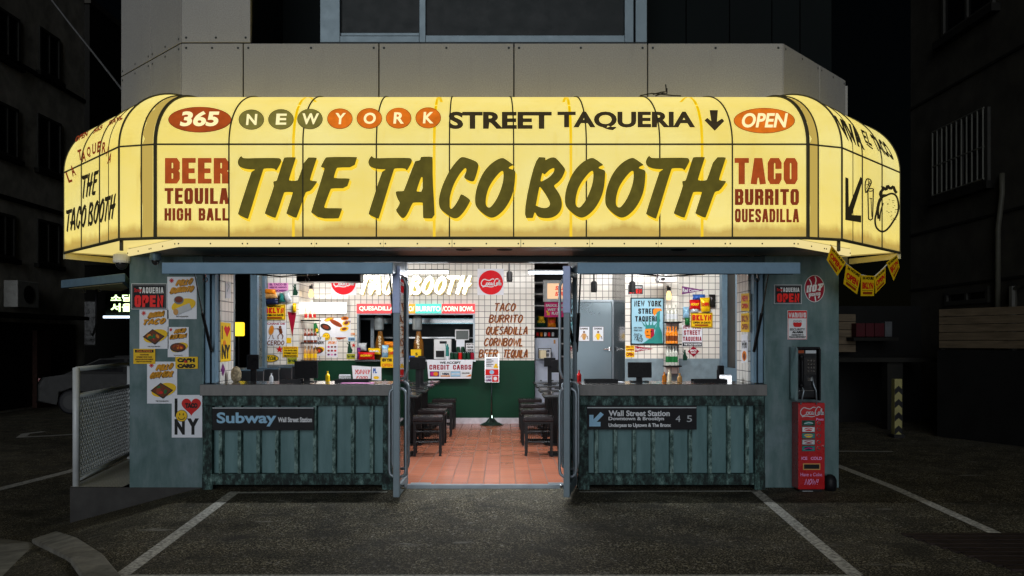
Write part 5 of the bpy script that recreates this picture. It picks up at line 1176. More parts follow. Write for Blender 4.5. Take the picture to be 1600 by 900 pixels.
# things on the serving window sill
def bag(px, py, w_, h, y, col, lab, tx=None, rot=0, tcol='white', grp=None, cat='snack bag'):
    """a puffed foil bag w by h photo pixels"""
    s_ = FPX / (y + CD); W_, H_ = w_ / s_, h / s_; c0 = P(px, py, y); b = MB(); n = 8; vs = []; fs = []
    for side in (-1, 1):
        for j in range(n + 1):
            for i in range(n + 1):
                u, v = i / n * 2 - 1, j / n * 2 - 1; d = max(0, (1 - u ** 4)) * max(0, 1 - v ** 4); k = 1 - .10 * (1 - abs(v)) * (1 if abs(u) > .99 else .5)
                x_, z_ = u * W_ / 2 * k, -v * H_ / 2; y_ = side * .035 * d + .006 * math.sin(u * 7 + v * 5 + px)
                cr_, sr_ = math.cos(rot), math.sin(rot); vs.append((c0.x + x_ * cr_ - z_ * sr_, c0.y + y_, c0.z + x_ * sr_ + z_ * cr_))
    m0 = (n + 1) ** 2
    for k in (0, m0):
        for j in range(n):
            for i in range(n): q = k + j * (n + 1) + i; fs.append((q, q + 1, q + n + 2, q + n + 1))
    b.add(vs, fs, mat('foil_' + col, S(*PC[col]), .25, .15, var=.15, scale=20)); o = b.build('snack_bag', smooth=True); tag(o, lab, cat, grp)
    if tx:
        c = Card(lambda a, d, of: P(a, d, y - .045) - Vector((0, of, 0)), .001); c.text(tx, px - w_ * .38, py - h * .15, px + w_ * .38, py + h * .1, pr(tcol), .06); e = c.done('print', parent=None); e.parent = o; e.matrix_parent_inverse = Matrix.Translation(-o.location)
    return o
ys = YB - .05
bag(573, 556, 26, 12, ys - .06, 'red', 'wide red snack bag with yellow sorry lettering on the sill', 'SORRY', 0, 'yellow')
bag(585, 549, 20, 10, ys, 'yellow', 'yellow snack bag lying on the red sorry bag', 'BAR')
bag(566, 542, 14, 12, ys + .05, 'silver', 'silver snack bag at the left end of the sill')
bag(602, 549, 11, 20, ys, 'lightblue', 'pale blue snack bag standing in the middle of the sill', 'MIX')
bag(611, 552, 10, 18, ys - .05, 'yellow', 'yellow snack bag standing beside the left door post', 'CHIP', 0, 'red')
bag(608, 538, 16, 9, ys + .06, 'orange', 'orange snack bag on top of the sill pile')
bag(560.5, 552, 6, 18, ys, 'purple', 'narrow purple snack bag at the window edge')
def bottle(p, h, r, mt, lab, name='bottle', labelmat=None, cat='bottle', grp=None, parent=None, n=12):
    b = MB(); b.lathe(p, [(r * .95, 0), (r, h * .03), (r, h * .55), (r * .85, h * .64), (r * .36, h * .78), (r * .34, h * .95), (r * .4, h * .955), (r * .4, h)], mt, n); o = b.build(name, parent, smooth=False)
    if parent is None: tag(o, lab, cat, grp)
    if labelmat: b = MB(); b.lathe(p, [(r * 1.015, h * .16), (r * 1.015, h * .46)], labelmat, n); b.build('label', o if parent is None else o) if parent is not None else _lab(b, o)
    return o
def _lab(b, o): e = b.build('label', None); e.parent = o; wl = e.location.copy(); e.location = (0, 0, 0); e.matrix_basis = Matrix.Translation(wl); e.matrix_parent_inverse = Matrix.Translation(-o.location)
M_BROWNB = mat('brown_bottle', (.22, .09, .012), .15); M_CLEARJ = mat('clear_jar', (.32, .36, .37), .06, .35)
zs_ = bz(562) + .001
for px, lb in ((590, 'tall brown bottle display standing left of the door post'), (650, 'tall brown bottle display standing behind the yellow box')):
    t = thing('bottle_display', lb, 'bottle', (P(px + 4, 0, ys + .2).x, ys + .2, zs_ + .0))
    b = MB(); x = P(px + 4, 0, ys + .2).x; b.lathe((x, ys + .2, zs_ - .02), [(.085, 0), (.09, .1), (.085, .30), (.045, .44), (.04, .5)], M_BROWNB, 16); b.build('bottle', t, smooth=False)
    b = MB(); b.lathe((x - .03, ys + .26, zs_ + .5), [(.07, 0), (.085, .02), (.085, .2), (.06, .25), (.02, .27)], M_CLEARJ, 16); b.build('jar', t)
    c = Card(front(ys + .2 - .095)); 
    for i, ch in enumerate('DOSXX'): c.text(ch, px + 1.5 - i * .0, 525 + i * 5.2, px + 5.5, 529 + i * 5.2, pr('cream'), .06)
    c.done('label', parent=t)
b = MB(); b.pbox(642, 546, 657.5, 561.3, ys - .02, .12, pr('yellow')); o = b.build('yellow_box'); tag(o, 'yellow cardboard box on the sill under the brown bottle', 'box')
c = Card(front(ys - .022)); c.text('5', 649, 551, 652.5, 555.5, pr('black'), .05); c.done('small_label', 'black number label on the face of the yellow box', 'label')
b = MB(); b.pbox(634, 556, 648, 561.4, ys - .10, .06, pr('blue')); tag(b.build('blue_box'), 'flat blue box lying in front of the yellow box', 'box')
t = thing('cash_box', 'white plastic cash drawer with a black slot on the sill', 'cash box', tuple(P(692, 561, ys)))
b = MB(); b.pbox(678, 530, 705, 561.4, ys + .15, .15, M_WPL); b.build('case', t, bevel=.008); b = MB(); b.pbox(681, 548, 694, 558, ys + .146, .004, M_BLACK); b.build('slot', t); b = MB(); b.pbox(687, 533, 698, 537, ys + .146, .004, M_BLKPL); b.build('window', t)
b = MB(); q = P(699, 560, ys); b.lathe((q.x, q.y, zs_), [(.035, 0), (.035, .05), (.02, .06)], PWHITE, 10); b.lathe((q.x, q.y, zs_ + .06), [(.03, 0), (.026, .1), (.03, .14), (.016, .17)], pr('teal'), 10); b.ball((q.x, q.y, zs_ + .245), .017, .017, .02, pr('teal'), 8); b.tube([(q.x - .02, q.y, zs_ + .2), (q.x - .035, q.y, zs_ + .28)], .007, pr('teal'), 6); tag(b.build('statuette'), 'small green statuette with a raised arm on the sill', 'statuette')
for i, x in enumerate((706, 712.5, 719, 725.5, 732, 738)):
    b = MB(); q = P(x, 0, ys - .02); b.lathe((q.x, ys - .02, zs_), [(.028, 0), (.031, .006), (.031, .105), (.027, .118), (.02, .12)], pr(('darkgreen', 'darkgreen', 'red', 'darkgreen', 'darkgreen', 'crimson')[i]), 12); b.lathe((q.x, ys - .02, zs_ + .1185), [(.026, 0), (.026, .004)], M_CHROME, 12); 
    tag(b.build('drink_can'), ('dark green drink can at the left end of the can row', 'dark green drink can second in the row of cans', 'red drink can in the row of cans on the sill', 'dark green drink can right after the red can', 'dark green drink can next to the crimson can', 'crimson drink can at the right end of the can row')[i], 'can', 'drink cans on the sill')
for i, x in enumerate((716, 723)):
    b = MB(); q = P(x, 0, ys + .06); b.lathe((q.x, ys + .06, zs_ + .0), [(.028, 0), (.031, .006), (.031, .20), (.027, .218), (.02, .22)], pr('darkgreen'), 12); tag(b.build('drink_can'), ('tall green drink can standing behind the red can', 'tall green drink can behind the right half of the row')[i], 'can', 'drink cans on the sill')
note(728, 536, 741, 549, 'white', ('HOW TO', 'ORDER', 'HERE'), 'white order notice in the right corner of the serving window', y=ys - .04, name='order_notice')
t = thing('order_screen', 'dark order screen in a white frame inside the serving window', 'screen', tuple(P(722, 541, YB + .3)))
b = MB(); b.pbox(711, 515, 733, 531.5, YB + .3, .04, M_WPL); b.build('frame', t); b = MB(); b.pbox(712.5, 516.5, 731.5, 530, YB + .296, .004, mat('grey_screen', (.06, .07, .06), .2)); b.build('screen', t); b = MB(); b.pbox(719, 531.6, 725, 562, YB + .32, .03, M_WPL); b.build('stand', t)
b = MB(); b.pbox(713, 531, 726, 546, YB + .12, .02, PWHITE); tag(b.build('paper_sheet'), 'white paper sheet below the order screen', 'paper')
# kitchen: hood, shelf, post
t = thing('extractor_hood', 'long stainless extractor hood glinting in the dark kitchen', 'hood', (-1.2, 7.8, 1.9))
b = MB(); b.prof([(7.3, 1.72), (7.3, 1.82), (7.9, 2.3), (8.19, 2.3), (8.19, 1.72)], -2.4, -.2, mat('kitchen_steel', (.25, .38, .42), .22, .9)); b.build('canopy', t); b = MB(); b.box(-2.4, -.2, 7.27, 7.298, 1.74, 1.80, M_STEEL); b.build('rim', t)
b = MB(); b.box(-2.3, -.2, 7.7, 8.19, 1.45, 1.48, M_STEEL); b.box(-2.3, -.2, 7.7, 8.19, .86, .9, M_STEEL); tag(b.build('kitchen_shelf'), 'steel shelf along the dark kitchen wall', 'shelf')
b = MB(); b.pbox(579, 497, 584, 562, 6.6, .08, M_ALU); b.pbox(559, 497, 579, 500, 6.6, .05, M_ALU); tag(b.build('kitchen_doorway'), 'grey metal door frame at the left of the dark kitchen', 'frame')

# ================================================================== left part: shelves, wall of stickers
def shelf_bottles(xa, xb, y, tiers, who, cols):
    for k, (pz, h, r_, n, mt) in enumerate(tiers):
        z = P(0, pz, y).z
        b = MB(); b.box(xa - .03, xb + .05, y - .10, y + .08, z - .02, z, M_BLACK); tag(b.build('wall_shelf'), f'{who[0]} thin black shelf, {("upper", "middle", "lower")[k]} of three', 'shelf', who[1])
        for i in range(n):
            x = xa + (xb - xa) * (i + .5) / n
            if mt == 'clear': m_ = mat('clear_bottle', (.55, .56, .5), .08, .2)
            else: m_ = mat('shelf_bottle_' + mt, S(*PC[mt]), .15)
            bottle(Vector((x, y - .03 + .015 * (i % 2), z + .001)), h, r_, m_, f'{mt} bottle, number {i + 1} from the left on the {("upper", "middle", "lower")[k]} {who[2]} shelf', 'bottle', pr(cols[k]), 'bottle', who[1].replace('shelves', 'bottles'))
shelf_bottles(-3.16, -2.95, 5.15, ((500, .20, .024, 3, 'cream'), (535, .22, .024, 4, 'meat'), (563, .23, .026, 4, 'tan')), ('left side', 'shelves on the left wall', 'left side'), ('red', 'white', 'yellow'))
shelf_bottles(P(1041, 0, 4.5).x, P(1059, 0, 4.5).x, 4.54, ((503, .26, .03, 3, 'clear'), (537, .26, .03, 4, 'orange'), (571, .30, .03, 4, 'clear')), ('right side', 'shelves on the right pillar', 'right side'), ('silver', 'brown', 'green'))
def wall_lamp(p, lab):
    t = thing('wall_lamp', lab, 'lamp', tuple(p)); b = MB(); b.lathe(p, [(.015, .04), (.035, 0), (.04, -.06), (.03, -.09)], emit('warm_bulb', (1.0, .62, .20), 2.6), 14); b.build('bulb', t)
    b = MB(); b.lathe(p + Vector((0, 0, .05)), [(.03, 0), (.03, .05)], M_BLACK, 12); b.tube([p + Vector((0, 0, .09)), p + Vector((0, .05, .12)), p + Vector((0, .14, .12))], .01, M_BLACK); b.build('arm', t)
wall_lamp(P(486, 456, 5.4), 'glowing amber wall lamp above the left bottle shelves'); wall_lamp(P(1045, 459, 4.46), 'glowing amber wall lamp above the right bottle shelves')
def lw(): return Card(front(YL - .001))
note(419, 442, 450.5, 456.5, 'pink', ('EL TACO ES', 'MEJOR AMIGO', 'DEL HOMBRE'), 'pink sign with three lines of purple words on the left tiles', 'sign', y=YL - .001, tcol='purple', name='wall_sign')
c = lw(); c.o += .01; c.sheet(412, 476, 446.5, 499.5, pr('yellow'), .006); c.frame(412.8, 476.8, 445.7, 498.7, .6, pr('black')); c.block('BKLYN', 414.5, 481, 444, 489.5, pr('red'), .8, .25, .35); c.text('NEW YORK', 419, 478, 440, 480.2, pr('black'), .05); c.text('OPEN 24 DAYS', 415, 490.8, 443.5, 494, pr('black'), .06); c.rect(418, 495.2, 441, 497.5, pr('rust')); c.done('neighbourhood_sign', 'yellow sign with red BKLYN letters hung on the left tiles', 'sign')
c = lw(); c.sheet(415, 504, 447.5, 540, PWHITE, .003); c.text('CARNE DE', 417.5, 501 + 3.4, 445.5, 507.5, pr('crimson'), .05); c.brush('CERDO', 418, 532.5, 444, 538.8, 1.4, pr('brown'))
c.ell(424, 516, 4.2, 8.0, pr('tan'), 18, .2); c.ell(424.6, 515.6, 2.6, 6.2, pr('orange'), 14, .2); c.line([(423, 523), (421, 529), (419, 530)], .8, pr('brown')); c.line([(426, 523), (427, 529), (429, 529.5)], .8, pr('brown')); c.line([(428, 514), (434, 513.5)], .9, pr('brown'))
c.ell(438, 511, 2, 2, pr('brown'), 10); c.poly([(436, 513), (440.5, 513), (442, 520), (439, 522), (436.5, 519)], pr('brown')); c.line([(440, 521), (442.5, 525), (441, 530)], 1.2, pr('brown')); c.line([(438, 521), (434.5, 525), (435, 530)], 1.2, pr('brown')); c.line([(437, 514.5), (433, 513)], 1.2, pr('brown'))
c.done('cerdo_poster', 'white cerdo poster with two sparring brown figures', 'poster')
def pennant(pts, col, lab, y, tx=None, tq=None):
    c = Card(front(y)); c.base(pts, pr(col), .003); c.line([pts[0], pts[-1]], .8, pr('cream'))
    if tx: c.textq(tx, tq, pr('white'), .03)
    c.done('pennant', lab, 'pennant')
pennant([(449, 487), (463, 489), (456.5, 527)], 'crimson', 'crimson triangular pennant hanging point down on the left tiles', YL - .001)
note(447.5, 528, 455, 536, 'yellow', ('',), 'small plain yellow note beside the cerdo poster', y=YL - .001, name='sticky_note')
c = lw(); pts = [(437 + (6 if i % 2 == 0 else 2.6) * math.sin(i * math.pi / 5), 546 - (6 if i % 2 == 0 else 2.6) * math.cos(i * math.pi / 5)) for i in range(10)]; c.base(pts, pr('red'), .003); c.done('star_sticker', 'large red star sticker below the cerdo poster', 'sticker')
note(442, 541.5, 466, 558, 'yellow', ('CAUTION', 'YOU ENTER HERE', 'EXTREMELY GOOD', 'DELICIOUS FOOD'), 'yellow caution notice on the left tiles beside a red star', y=YL - .001, tcol=('rust', 'black', 'black', 'black'), name='caution_notice', lift=.004)
c = lw(); c.disc(422.5, 560, 13.2, 6, pr('navy'), .003, 28); c.ell(422.5, 560, 12, 5, pr('yellow'), 24); c.brush('SPECIAL', 413, 557, 432, 562.5, 1.1, pr('darkgreen'), shear=.2); c.done('oval_sticker', 'oval yellow sticker with dark rim low on the left tiles', 'sticker')
note(449, 558.5, 464, 568.5, mat('print_olive', S(170, 170, 40), .4), ('Special',), 'olive sticker at the bottom of the left tiles', 'sticker', y=YL - .001, tcol='darkgreen', name='special_sticker')
c = lw(); figure_sticker(c, 461, 453, 17, pr('darkgreen')); c.done('figure_sticker', 'dark green figure sticker at the top of the left tiles', 'sticker')
bag(421, 461, 24, 11, YL - .08, 'tan', 'tan foil balloon shaped like a burger on the left tiles', None, .08, cat='balloon'); bag(421, 455.5, 20, 8, YL - .10, 'orange', 'orange rounded foil balloon above the tan one', None, -.06, cat='balloon')
bag(424, 471, 22, 10, YL - .06, 'navy', 'navy blue foil bag tucked above the yellow sign', cat='snack bag'); bag(449, 463, 11, 17, YL - .07, 'silver', 'silver foil balloon between the sign and the pennant', None, .3, cat='balloon'); bag(441, 465, 9, 14, YL - .05, 'teal', 'teal foil balloon behind the silver one', cat='balloon'); bag(460, 481, 6, 14, YL - .05, 'yellow', 'slim yellow foil bag right of the pennant', cat='snack bag')
# jamb posters, yellow heart poster seen edge on
jl = onplane((-2.80, 0, 0), (1, 0, 0)); jr = onplane((2.44, 0, 0), (-1, 0, 0))
c = Card(jl); c.base([(344.2, 503), (360, 505), (360, 564), (344.2, 565.5)], pr('yellow'), .003); c.line([(346.5, 509), (346.5, 530)], 1.6, pr('black')); c.poly([(349, 513), (352, 508), (354, 512), (356.5, 509), (359, 514), (354, 527)], pr('red')); c.ell(350, 536, 2.6, 4.4, pr('orange'), 14); c.textq('NY', [(345.5, 538), (358.5, 539), (358.5, 560), (345.5, 561)], pr('black'), .05); c.done('heart_poster', 'yellow heart poster on the narrow left inner wall', 'poster')
c = Card(jl); c.base([(345, 577), (348, 568), (351, 577), (348, 588)], pr('purple'), .003); c.done('diamond_sticker', 'small purple diamond sticker under the yellow heart poster', 'sticker')
c = Card(jl); c.base([(352, 440), (360, 441), (360, 466), (352, 466)], PWHITE, .003); c.line([(355, 442), (357.5, 447), (354, 456)], .6, pr('teal')); c.done('white_sheet', 'white sheet high on the narrow left inner wall', 'poster')
for (y0, y1, col, tx, tc, lb) in ((458, 486, 'yellow', ('NEW', 'OPEN'), 'red', 'yellow open poster on the narrow right inner wall'), (489, 519, 'yellow', ('BKLYN', 'OPEN'), 'rust', 'yellow poster under another on the narrow right inner wall')):
    c = Card(jr); c.base([(1158.5, y0 + 1), (1171.2, y0), (1171.2, y1), (1158.5, y1 - .5)], pr(col), .003); m_ = (y0 + y1) / 2
    c.textq(tx[0], [(1159.5, y0 + 4), (1170, y0 + 3.5), (1170, m_ - 1), (1159.5, m_ - 1)], pr(tc), .07); c.textq(tx[1], [(1159.5, m_ + 2), (1170, m_ + 2), (1170, y1 - 4), (1159.5, y1 - 4)], pr(tc), .07); c.done('open_poster', lb, 'poster')
c = Card(jr); c.base([(1159, 523), (1168.5, 522), (1168.5, 566), (1159, 567)], PWHITE, .003); c.textq('Beef & Pork', [(1160, 532), (1167.5, 531), (1167.5, 544), (1160, 545)], pr('black'), .05); c.ell(1163.7, 556, 3.6, 8, pr('orange'), 14); c.ell(1163.7, 557, 2, 5, pr('meat'), 12); c.done('menu_poster', 'white beef and pork poster low on the narrow right inner wall', 'poster')

# ================================================================== right part
def rw(): return Card(front(YR - .001))
c = rw(); c.sheet(985, 465, 1037.5, 538.5, M_BLKPL, .02); c.rect(986.8, 466.8, 1035.7, 536.7, mat('poster_sky', S(150, 195, 215), .4, var=.04)); 
c.block('NEW YORK', 990.5, 470, 1032.5, 479, pr('black'), .7, .22, .4); c.block('STREET', 997, 482, 1028, 490.5, pr('black'), .7, .22, .4); c.block('TAQUERIA', 992, 494, 1031, 502.5, pr('black'), .7, .22, .4)
TL_ = pr('teal')
c.poly([(1025, 486), (1031, 485), (1030, 510), (1034, 520), (1035, 536.5), (1004, 536.5), (1012, 531), (1022, 522), (1026, 505)], TL_); c.poly([(1020, 484), (1024, 481.5), (1032, 482), (1034, 486), (1030, 485.5), (1027, 487), (1022, 494), (1020, 490)], pr('orange'))
c.poly([(1008, 508), (1024, 508), (1024, 515), (1008, 515)], TL_)
for a, d in ((1007, (1001, 500)), (1010, (1006, 497)), (1014, (1014, 495)), (1018, (1021, 497)), (1022, (1028, 501))): c.poly([(a - 1.2, 510), d, (a + 1.6, 510)], TL_)
c.poly([(1008, 514), (1020, 513.5), (1021, 524), (1015, 529.5), (1008.5, 527), (1006.5, 519)], pr('orange')); c.poly([(1016, 514), (1021.5, 514), (1021.5, 524), (1016, 529)], pr('crimson')); c.ell(1011, 518.5, 1.5, .9, pr('black'), 8); c.ell(1017, 518, 1.5, .9, pr('black'), 8); c.line([(1009, 524.5), (1015, 524)], .9, pr('black'))
for tx, x, y in (('NEW YORK', 990, 511), ('STREET TACO', 990, 515)): c.text(tx, x, y, x + 13, y + 2.4, pr('dark'), .04)
c.brush('MEX', 990, 520, 1002, 525, .8, pr('dark'), shear=.2, rise=-3); c.brush('TACO', 990, 526, 1003, 531, .8, pr('dark'), shear=.2, rise=-3)
c.done('framed_poster', 'black framed pale blue poster of a green crowned statue in a mask', 'poster')
opensign(rw(), 981, 445, 1004.5, 460).done('open_sign', 'tiny black and red open sign above the framed statue poster', 'sign')
note(977.5, 540, 991, 548.3, 'yellow', ('BKLYN', 'OPEN'), 'small yellow notice under the left corner of the framed poster', 'sign', y=YR - .001, tcol='rust', bold=.07); note(977.5, 549.5, 991, 558, 'yellow', ('OPEN',), 'small yellow open notice just above the blue grey panel', 'sign', y=YR - .001, tcol='rust', bold=.08)
pennant([(991.5, 540.5), (1021, 545), (991.5, 550)], 'crimson', 'small crimson pennant under the framed poster', YR - .001, 'Red Corner', [(993, 543), (1013, 544.6), (1013, 546.2), (993, 548)])
pennant([(1065, 447), (1101, 453.5), (1065, 460)], 'purple', 'purple pennant at the top of the right tiles', YR - .001, 'Red Corner', [(1066.5, 450), (1093, 453), (1093, 455), (1066.5, 457)])
bag(1086, 476, 17, 15, YR - .06, 'red', 'red snack bag pinned high on the right tiles', 'SORRY', 0, 'yellow'); bag(1102, 476, 15, 22, YR - .09, 'yellow', 'big yellow snack bag pinned on the right tiles', 'CHIPS', .05, 'red'); bag(1113, 470, 10, 20, YR - .05, 'dark', 'dark snack bag right of the big yellow bag'); bag(1092, 464, 20, 8, YR - .04, 'blue', 'blue snack bag above the red one'); bag(1072, 488, 10, 17, YR - .06, 'lightblue', 'pale blue foil figure balloon left of the yellow sign', cat='balloon'); bag(1074, 502, 8, 12, YR - .05, 'green', 'green foil bag under the pale blue balloon'); bag(1085, 485, 14, 8, YR - .04, 'silver', 'silver snack bag below the red one')
c = rw(); c.o += .02; c.sheet(1079, 488.5, 1112.5, 511.5, pr('yellow'), .006); c.frame(1079.8, 489.3, 1111.7, 510.7, .6, pr('black')); c.block('BKLYN', 1081, 492, 1110.5, 501, pr('red'), .8, .25, .35); c.text('OPEN 24 DAYS', 1082, 502.5, 1109.5, 505.8, pr('black'), .06); c.rect(1085, 507, 1106, 509.3, pr('rust')); c.done('neighbourhood_sign', 'yellow sign with red BKLYN letters on the right tiles', 'sign')
c = rw(); c.sheet(1066, 508, 1097, 541.5, PWHITE, .003); c.block('NEW YORK', 1067, 508.5, 1095.5, 514, pr('crimson'), .7, .22, .4); c.block('STREET', 1068.5, 516, 1094, 523.5, pr('crimson'), .7, .22, .4); c.block('TAQUERIA', 1067, 526, 1096, 533, pr('crimson'), .7, .22, .4); c.rect(1066.5, 535, 1096.5, 541, pr('black')); c.text('THE TACO BOOTH', 1068, 536.5, 1095, 539.7, pr('white'), .06, shear=.15); c.done('taqueria_poster', 'white street taqueria poster in crimson capitals on the right tiles', 'poster')
c = rw(); c.base([(1074.5, 549), (1083.5, 540.8), (1092.5, 549), (1083.5, 557.5)], pr('crimson'), .005); c.text('SPICY', 1078, 546, 1089, 549, pr('white'), .06); c.text('FOOD', 1079.5, 550, 1087.5, 552.5, pr('white'), .06); c.done('diamond_sticker', 'crimson diamond sticker under the street taqueria poster', 'sticker')
c = rw(); figure_sticker(c, 1070, 555, 16, pr('darkgreen')); c.done('figure_sticker', 'dark green figure sticker low on the right tiles', 'sticker')
for x0, lb, k in ((903.5, 'left of two pale stickers with a tan figure on the steel door', 'tan'), (925.5, 'right of two pale stickers, with a yellow figure, on the steel door', 'yellow')):
    c = Card(front(YD - .001)); c.sheet(x0, 510, x0 + 18, 533.5, pr('grey'), .003); c.rect(x0 + .8, 510.8, x0 + 17.2, 532.7, PWHITE); c.text('DAMAS', x0 + 3, 512, x0 + 15, 515, pr('dark'), .05); c.ell(x0 + 9, 518.8, 1.6, 1.8, pr('brown'), 10); c.poly([(x0 + 7, 521), (x0 + 11, 521), (x0 + 12, 527), (x0 + 10.5, 531), (x0 + 7.5, 531), (x0 + 6, 527)], pr(k)); c.line([(x0 + 7, 521.5), (x0 + 4, 527)], 1, pr(k)); c.line([(x0 + 11, 521.5), (x0 + 14, 527)], 1, pr(k)); c.line([(x0 + 14, 525), (x0 + 15, 530)], .8, pr('black')); c.done('door_sticker', lb, 'sticker')
# self-service bar niche
yN = 6.4
c = Card(front(yN)); c.sheet(848.5, 438, 890, 471.5, mat('pale_frame', (.7, .75, .76), .3), .04); c.rect(855, 443, 889, 467, emit('self_bar_face', (1.0, .62, .36), 1.0)); c.text('SELF', 867, 447, 881, 453.5, emit('self_bar_letters', (.9, .05, .02), .9), .05, shear=.2); c.text('BAR', 867, 456, 880, 462.5, emit('self_bar_letters', (.9, .05, .02), .9), .05, shear=.2); c.done('self_bar_sign', 'lit orange self bar sign in a pale frame', 'sign')
c = Card(front(yN)); c.sheet(850.5, 472.5, 890, 495.5, mat('pink_board', S(214, 40, 120), .4), .02); c.text('SAUCE, TISSUE', 852.5, 475.5, 889, 480, pr('white'), .06); c.text('WET TISSUE', 855, 482, 888, 486, pr('white'), .06); c.text('PLATES', 862, 487.5, 877, 492, pr('white'), .06); c.poly([(853, 486), (855.5, 485), (857, 489), (859, 488), (858.5, 493), (854, 492), (855.5, 490.5)], pr('yellow')); c.done('sauce_sign', 'magenta sign listing sauce, tissue and plates', 'sign')
t = thing('bar_shelf', 'tall white and black shelf rack in the self bar niche', 'shelf', (.9, 6.7, 0))
for py in (442, 460, 478, 513, 537, 557):
    b = MB(); z = P(0, py, 6.7).z; b.box(.565, 1.3, 6.62, 6.95, z - .012, z + .012, M_WPL); b.build('board', t)
for x in (.575, 1.28):
    b = MB(); b.box(x, x + .02, 6.9, 6.94, 0, 2.5, M_BLACK); b.build('upright', t)
bag(846, 503, 15, 15, 6.62, 'darkgreen', 'green snack bag on the self bar shelf', 'NACHO', 0, 'yellow'); bag(862, 503, 13, 16, 6.6, 'orange', 'orange snack bag on the self bar shelf', 'CORN', 0, 'red'); bag(846, 498, 9, 8, 6.57, 'yellow', 'small yellow snack bag in front of the green one')
for i, x in enumerate((840, 846, 852, 858, 864)):
    b = MB(); q = P(x, 524.5, 6.66); z = P(0, 525.5, 6.66).z; b.lathe((q.x, q.y, z), [(.022, 0), (.024, .01), (.024, .06), (.014, .07)], pr(('red', 'orange', 'white', 'red', 'silver')[i]), 10); tag(b.build('sauce_cup'), f'{("dark red", "orange", "white", "bright red", "silver")[i]} sauce cup in the row on the self bar shelf', 'cup', 'sauce cups on the self bar shelf')
t = thing('white_fridge', 'low white fridge cabinet in the self bar niche', 'fridge', (.85, 6.3, 0))
b = MB(); b.pbox(836, 528, 874, 662, 6.35, .25, mat('cool_white', S(205, 215, 235), .3, var=.04)); b.build('cabinet', t, bevel=.008); b = MB(); b.pbox(836.5, 562, 873.5, 563, 6.345, .006, M_DARKW); b.pbox(865, 531, 868, 537, 6.346, .004, pr('tan')); b.build('door_gap', t)
c = Card(front(6.2)); c.sheet(841, 544, 861.5, 560, M_BLKPL, .012); c.rect(842.2, 545.2, 860.3, 558.8, PWHITE); c.text('PLEASE', 843.5, 546.5, 859, 550.5, pr('navy'), .06); c.rect(852, 552, 858, 557, pr('grey')); c.rect(843, 552, 850, 558, pr('yellow')); c.done('please_sign', 'small black framed please notice on the white fridge', 'sign')
b = MB(); q = P(846, 560, 6.1); b.rbox(q + Vector((.02, 0, .07)), .10, .08, .14, .3, pr('cream')); tag(b.build('paper_bag'), 'cream paper bag in front of the please notice', 'bag')

# ================================================================== tables, stools, screens
def make_stool():
    t = thing('bar_stool', 'x', 'stool', (0, 0, 0), 'black bar stools')
    b = MB(); b.box(-.185, .185, -.17, .17, .42, .478, M_VINYL); b.build('seat', t, bevel=.014, seg=3)
    b = MB(); b.box(-.175, .175, -.16, .16, .395, .419, M_BLACK); b.build('seat_frame', t)
    for x in (-1, 1):
        for y in (-1, 1): b = MB(); b.box(x * .155 - .016, x * .155 + .016, y * .14 - .016, y * .14 + .016, 0, .394, M_BLACK); b.build('leg', t)
    for y in (-1, 1): b = MB(); b.tube([(-.155, y * .14, .17), (.155, y * .14, .17)], .010, M_BLACK, 6); b.tube([(-.15, y * .135, .30), (.15, y * .135, .30)], .008, M_BLACK, 6); b.build('stretcher', t)
    b = MB()
    for i in range(13): x = -.14 + i * .0233; b.tube([(x, -.13, .17), (x, .13, .17)], .0035, M_BLACK, 4); b.tube([(x, .135, .17), (x, .132, .30)], .003, M_BLACK, 4)
    for y in (-.07, 0, .07): b.tube([(-.15, y, .168), (.15, y, .168)], .004, M_BLACK, 4)
    b.build('rack', t); return t
proto = make_stool()
ord_ = ('nearest the entrance', 'second from the entrance', 'third from the entrance', 'farthest back')
first = True
SY = (2.17, 3.2, 4.23, 5.27)
for side, x in (('left', -.93), ('right', .44)):
    for i, y in enumerate(SY):
        o = proto if first else copy_tree(proto); first = False
        o.location = (x + (.01, -.015, .012, 0)[i], y, .0); o.rotation_euler.z = (.05, -.04, .03, -.02)[i] * (1 if side == 'left' else -1); o['label'] = f'black square stool in the {side} row, {ord_[i]}'
def fixc(o):
    for ch in o.children: ch.matrix_parent_inverse = Matrix.Identity(4)
fixc(proto)
for o in list(SC.objects):
    if o.name.startswith('bar_stool'): fixc(o)
def make_table(w_):
    t = thing('bar_table', 'x', 'table', (0, 0, 0), 'small steel tables')
    b = MB(); b.box(-w_ / 2, w_ / 2, -.28, .28, .735, .752, M_STEEL); b.build('tabletop', t); b = MB(); b.box(-w_ / 2 - .012, w_ / 2 + .012, -.292, .292, .715, .7345, M_BLACK); b.build('edge', t)
    for x in (-1, 1): b = MB(); b.box(x * (w_ / 2 - .22) - .05, x * (w_ / 2 - .22) + .05, -.05, .05, .02, .714, M_BLACK); b.box(x * (w_ / 2 - .22) - .16, x * (w_ / 2 - .22) + .16, -.18, .18, 0, .0199, M_BLACK); b.build('leg', t)
    b = MB()
    for i in range(5): b.lathe((-w_ / 2 + .12 + i * (w_ - .24) / 4, .2, .7521), [(.016, 0), (.016, .012), (.01, .016)], M_CHROME, 8)
    b.build('stud', t)
    return t
pt = make_table(1.0); first = True
for side, x in (('left', -1.53), ('right', 1.01)):
    for i, y in enumerate(SY):
        o = pt if first else copy_tree(pt); first = False
        o.location = (x, y, .0); o['label'] = f'small steel topped table in the {side} row, {ord_[i]}'; fixc(o)
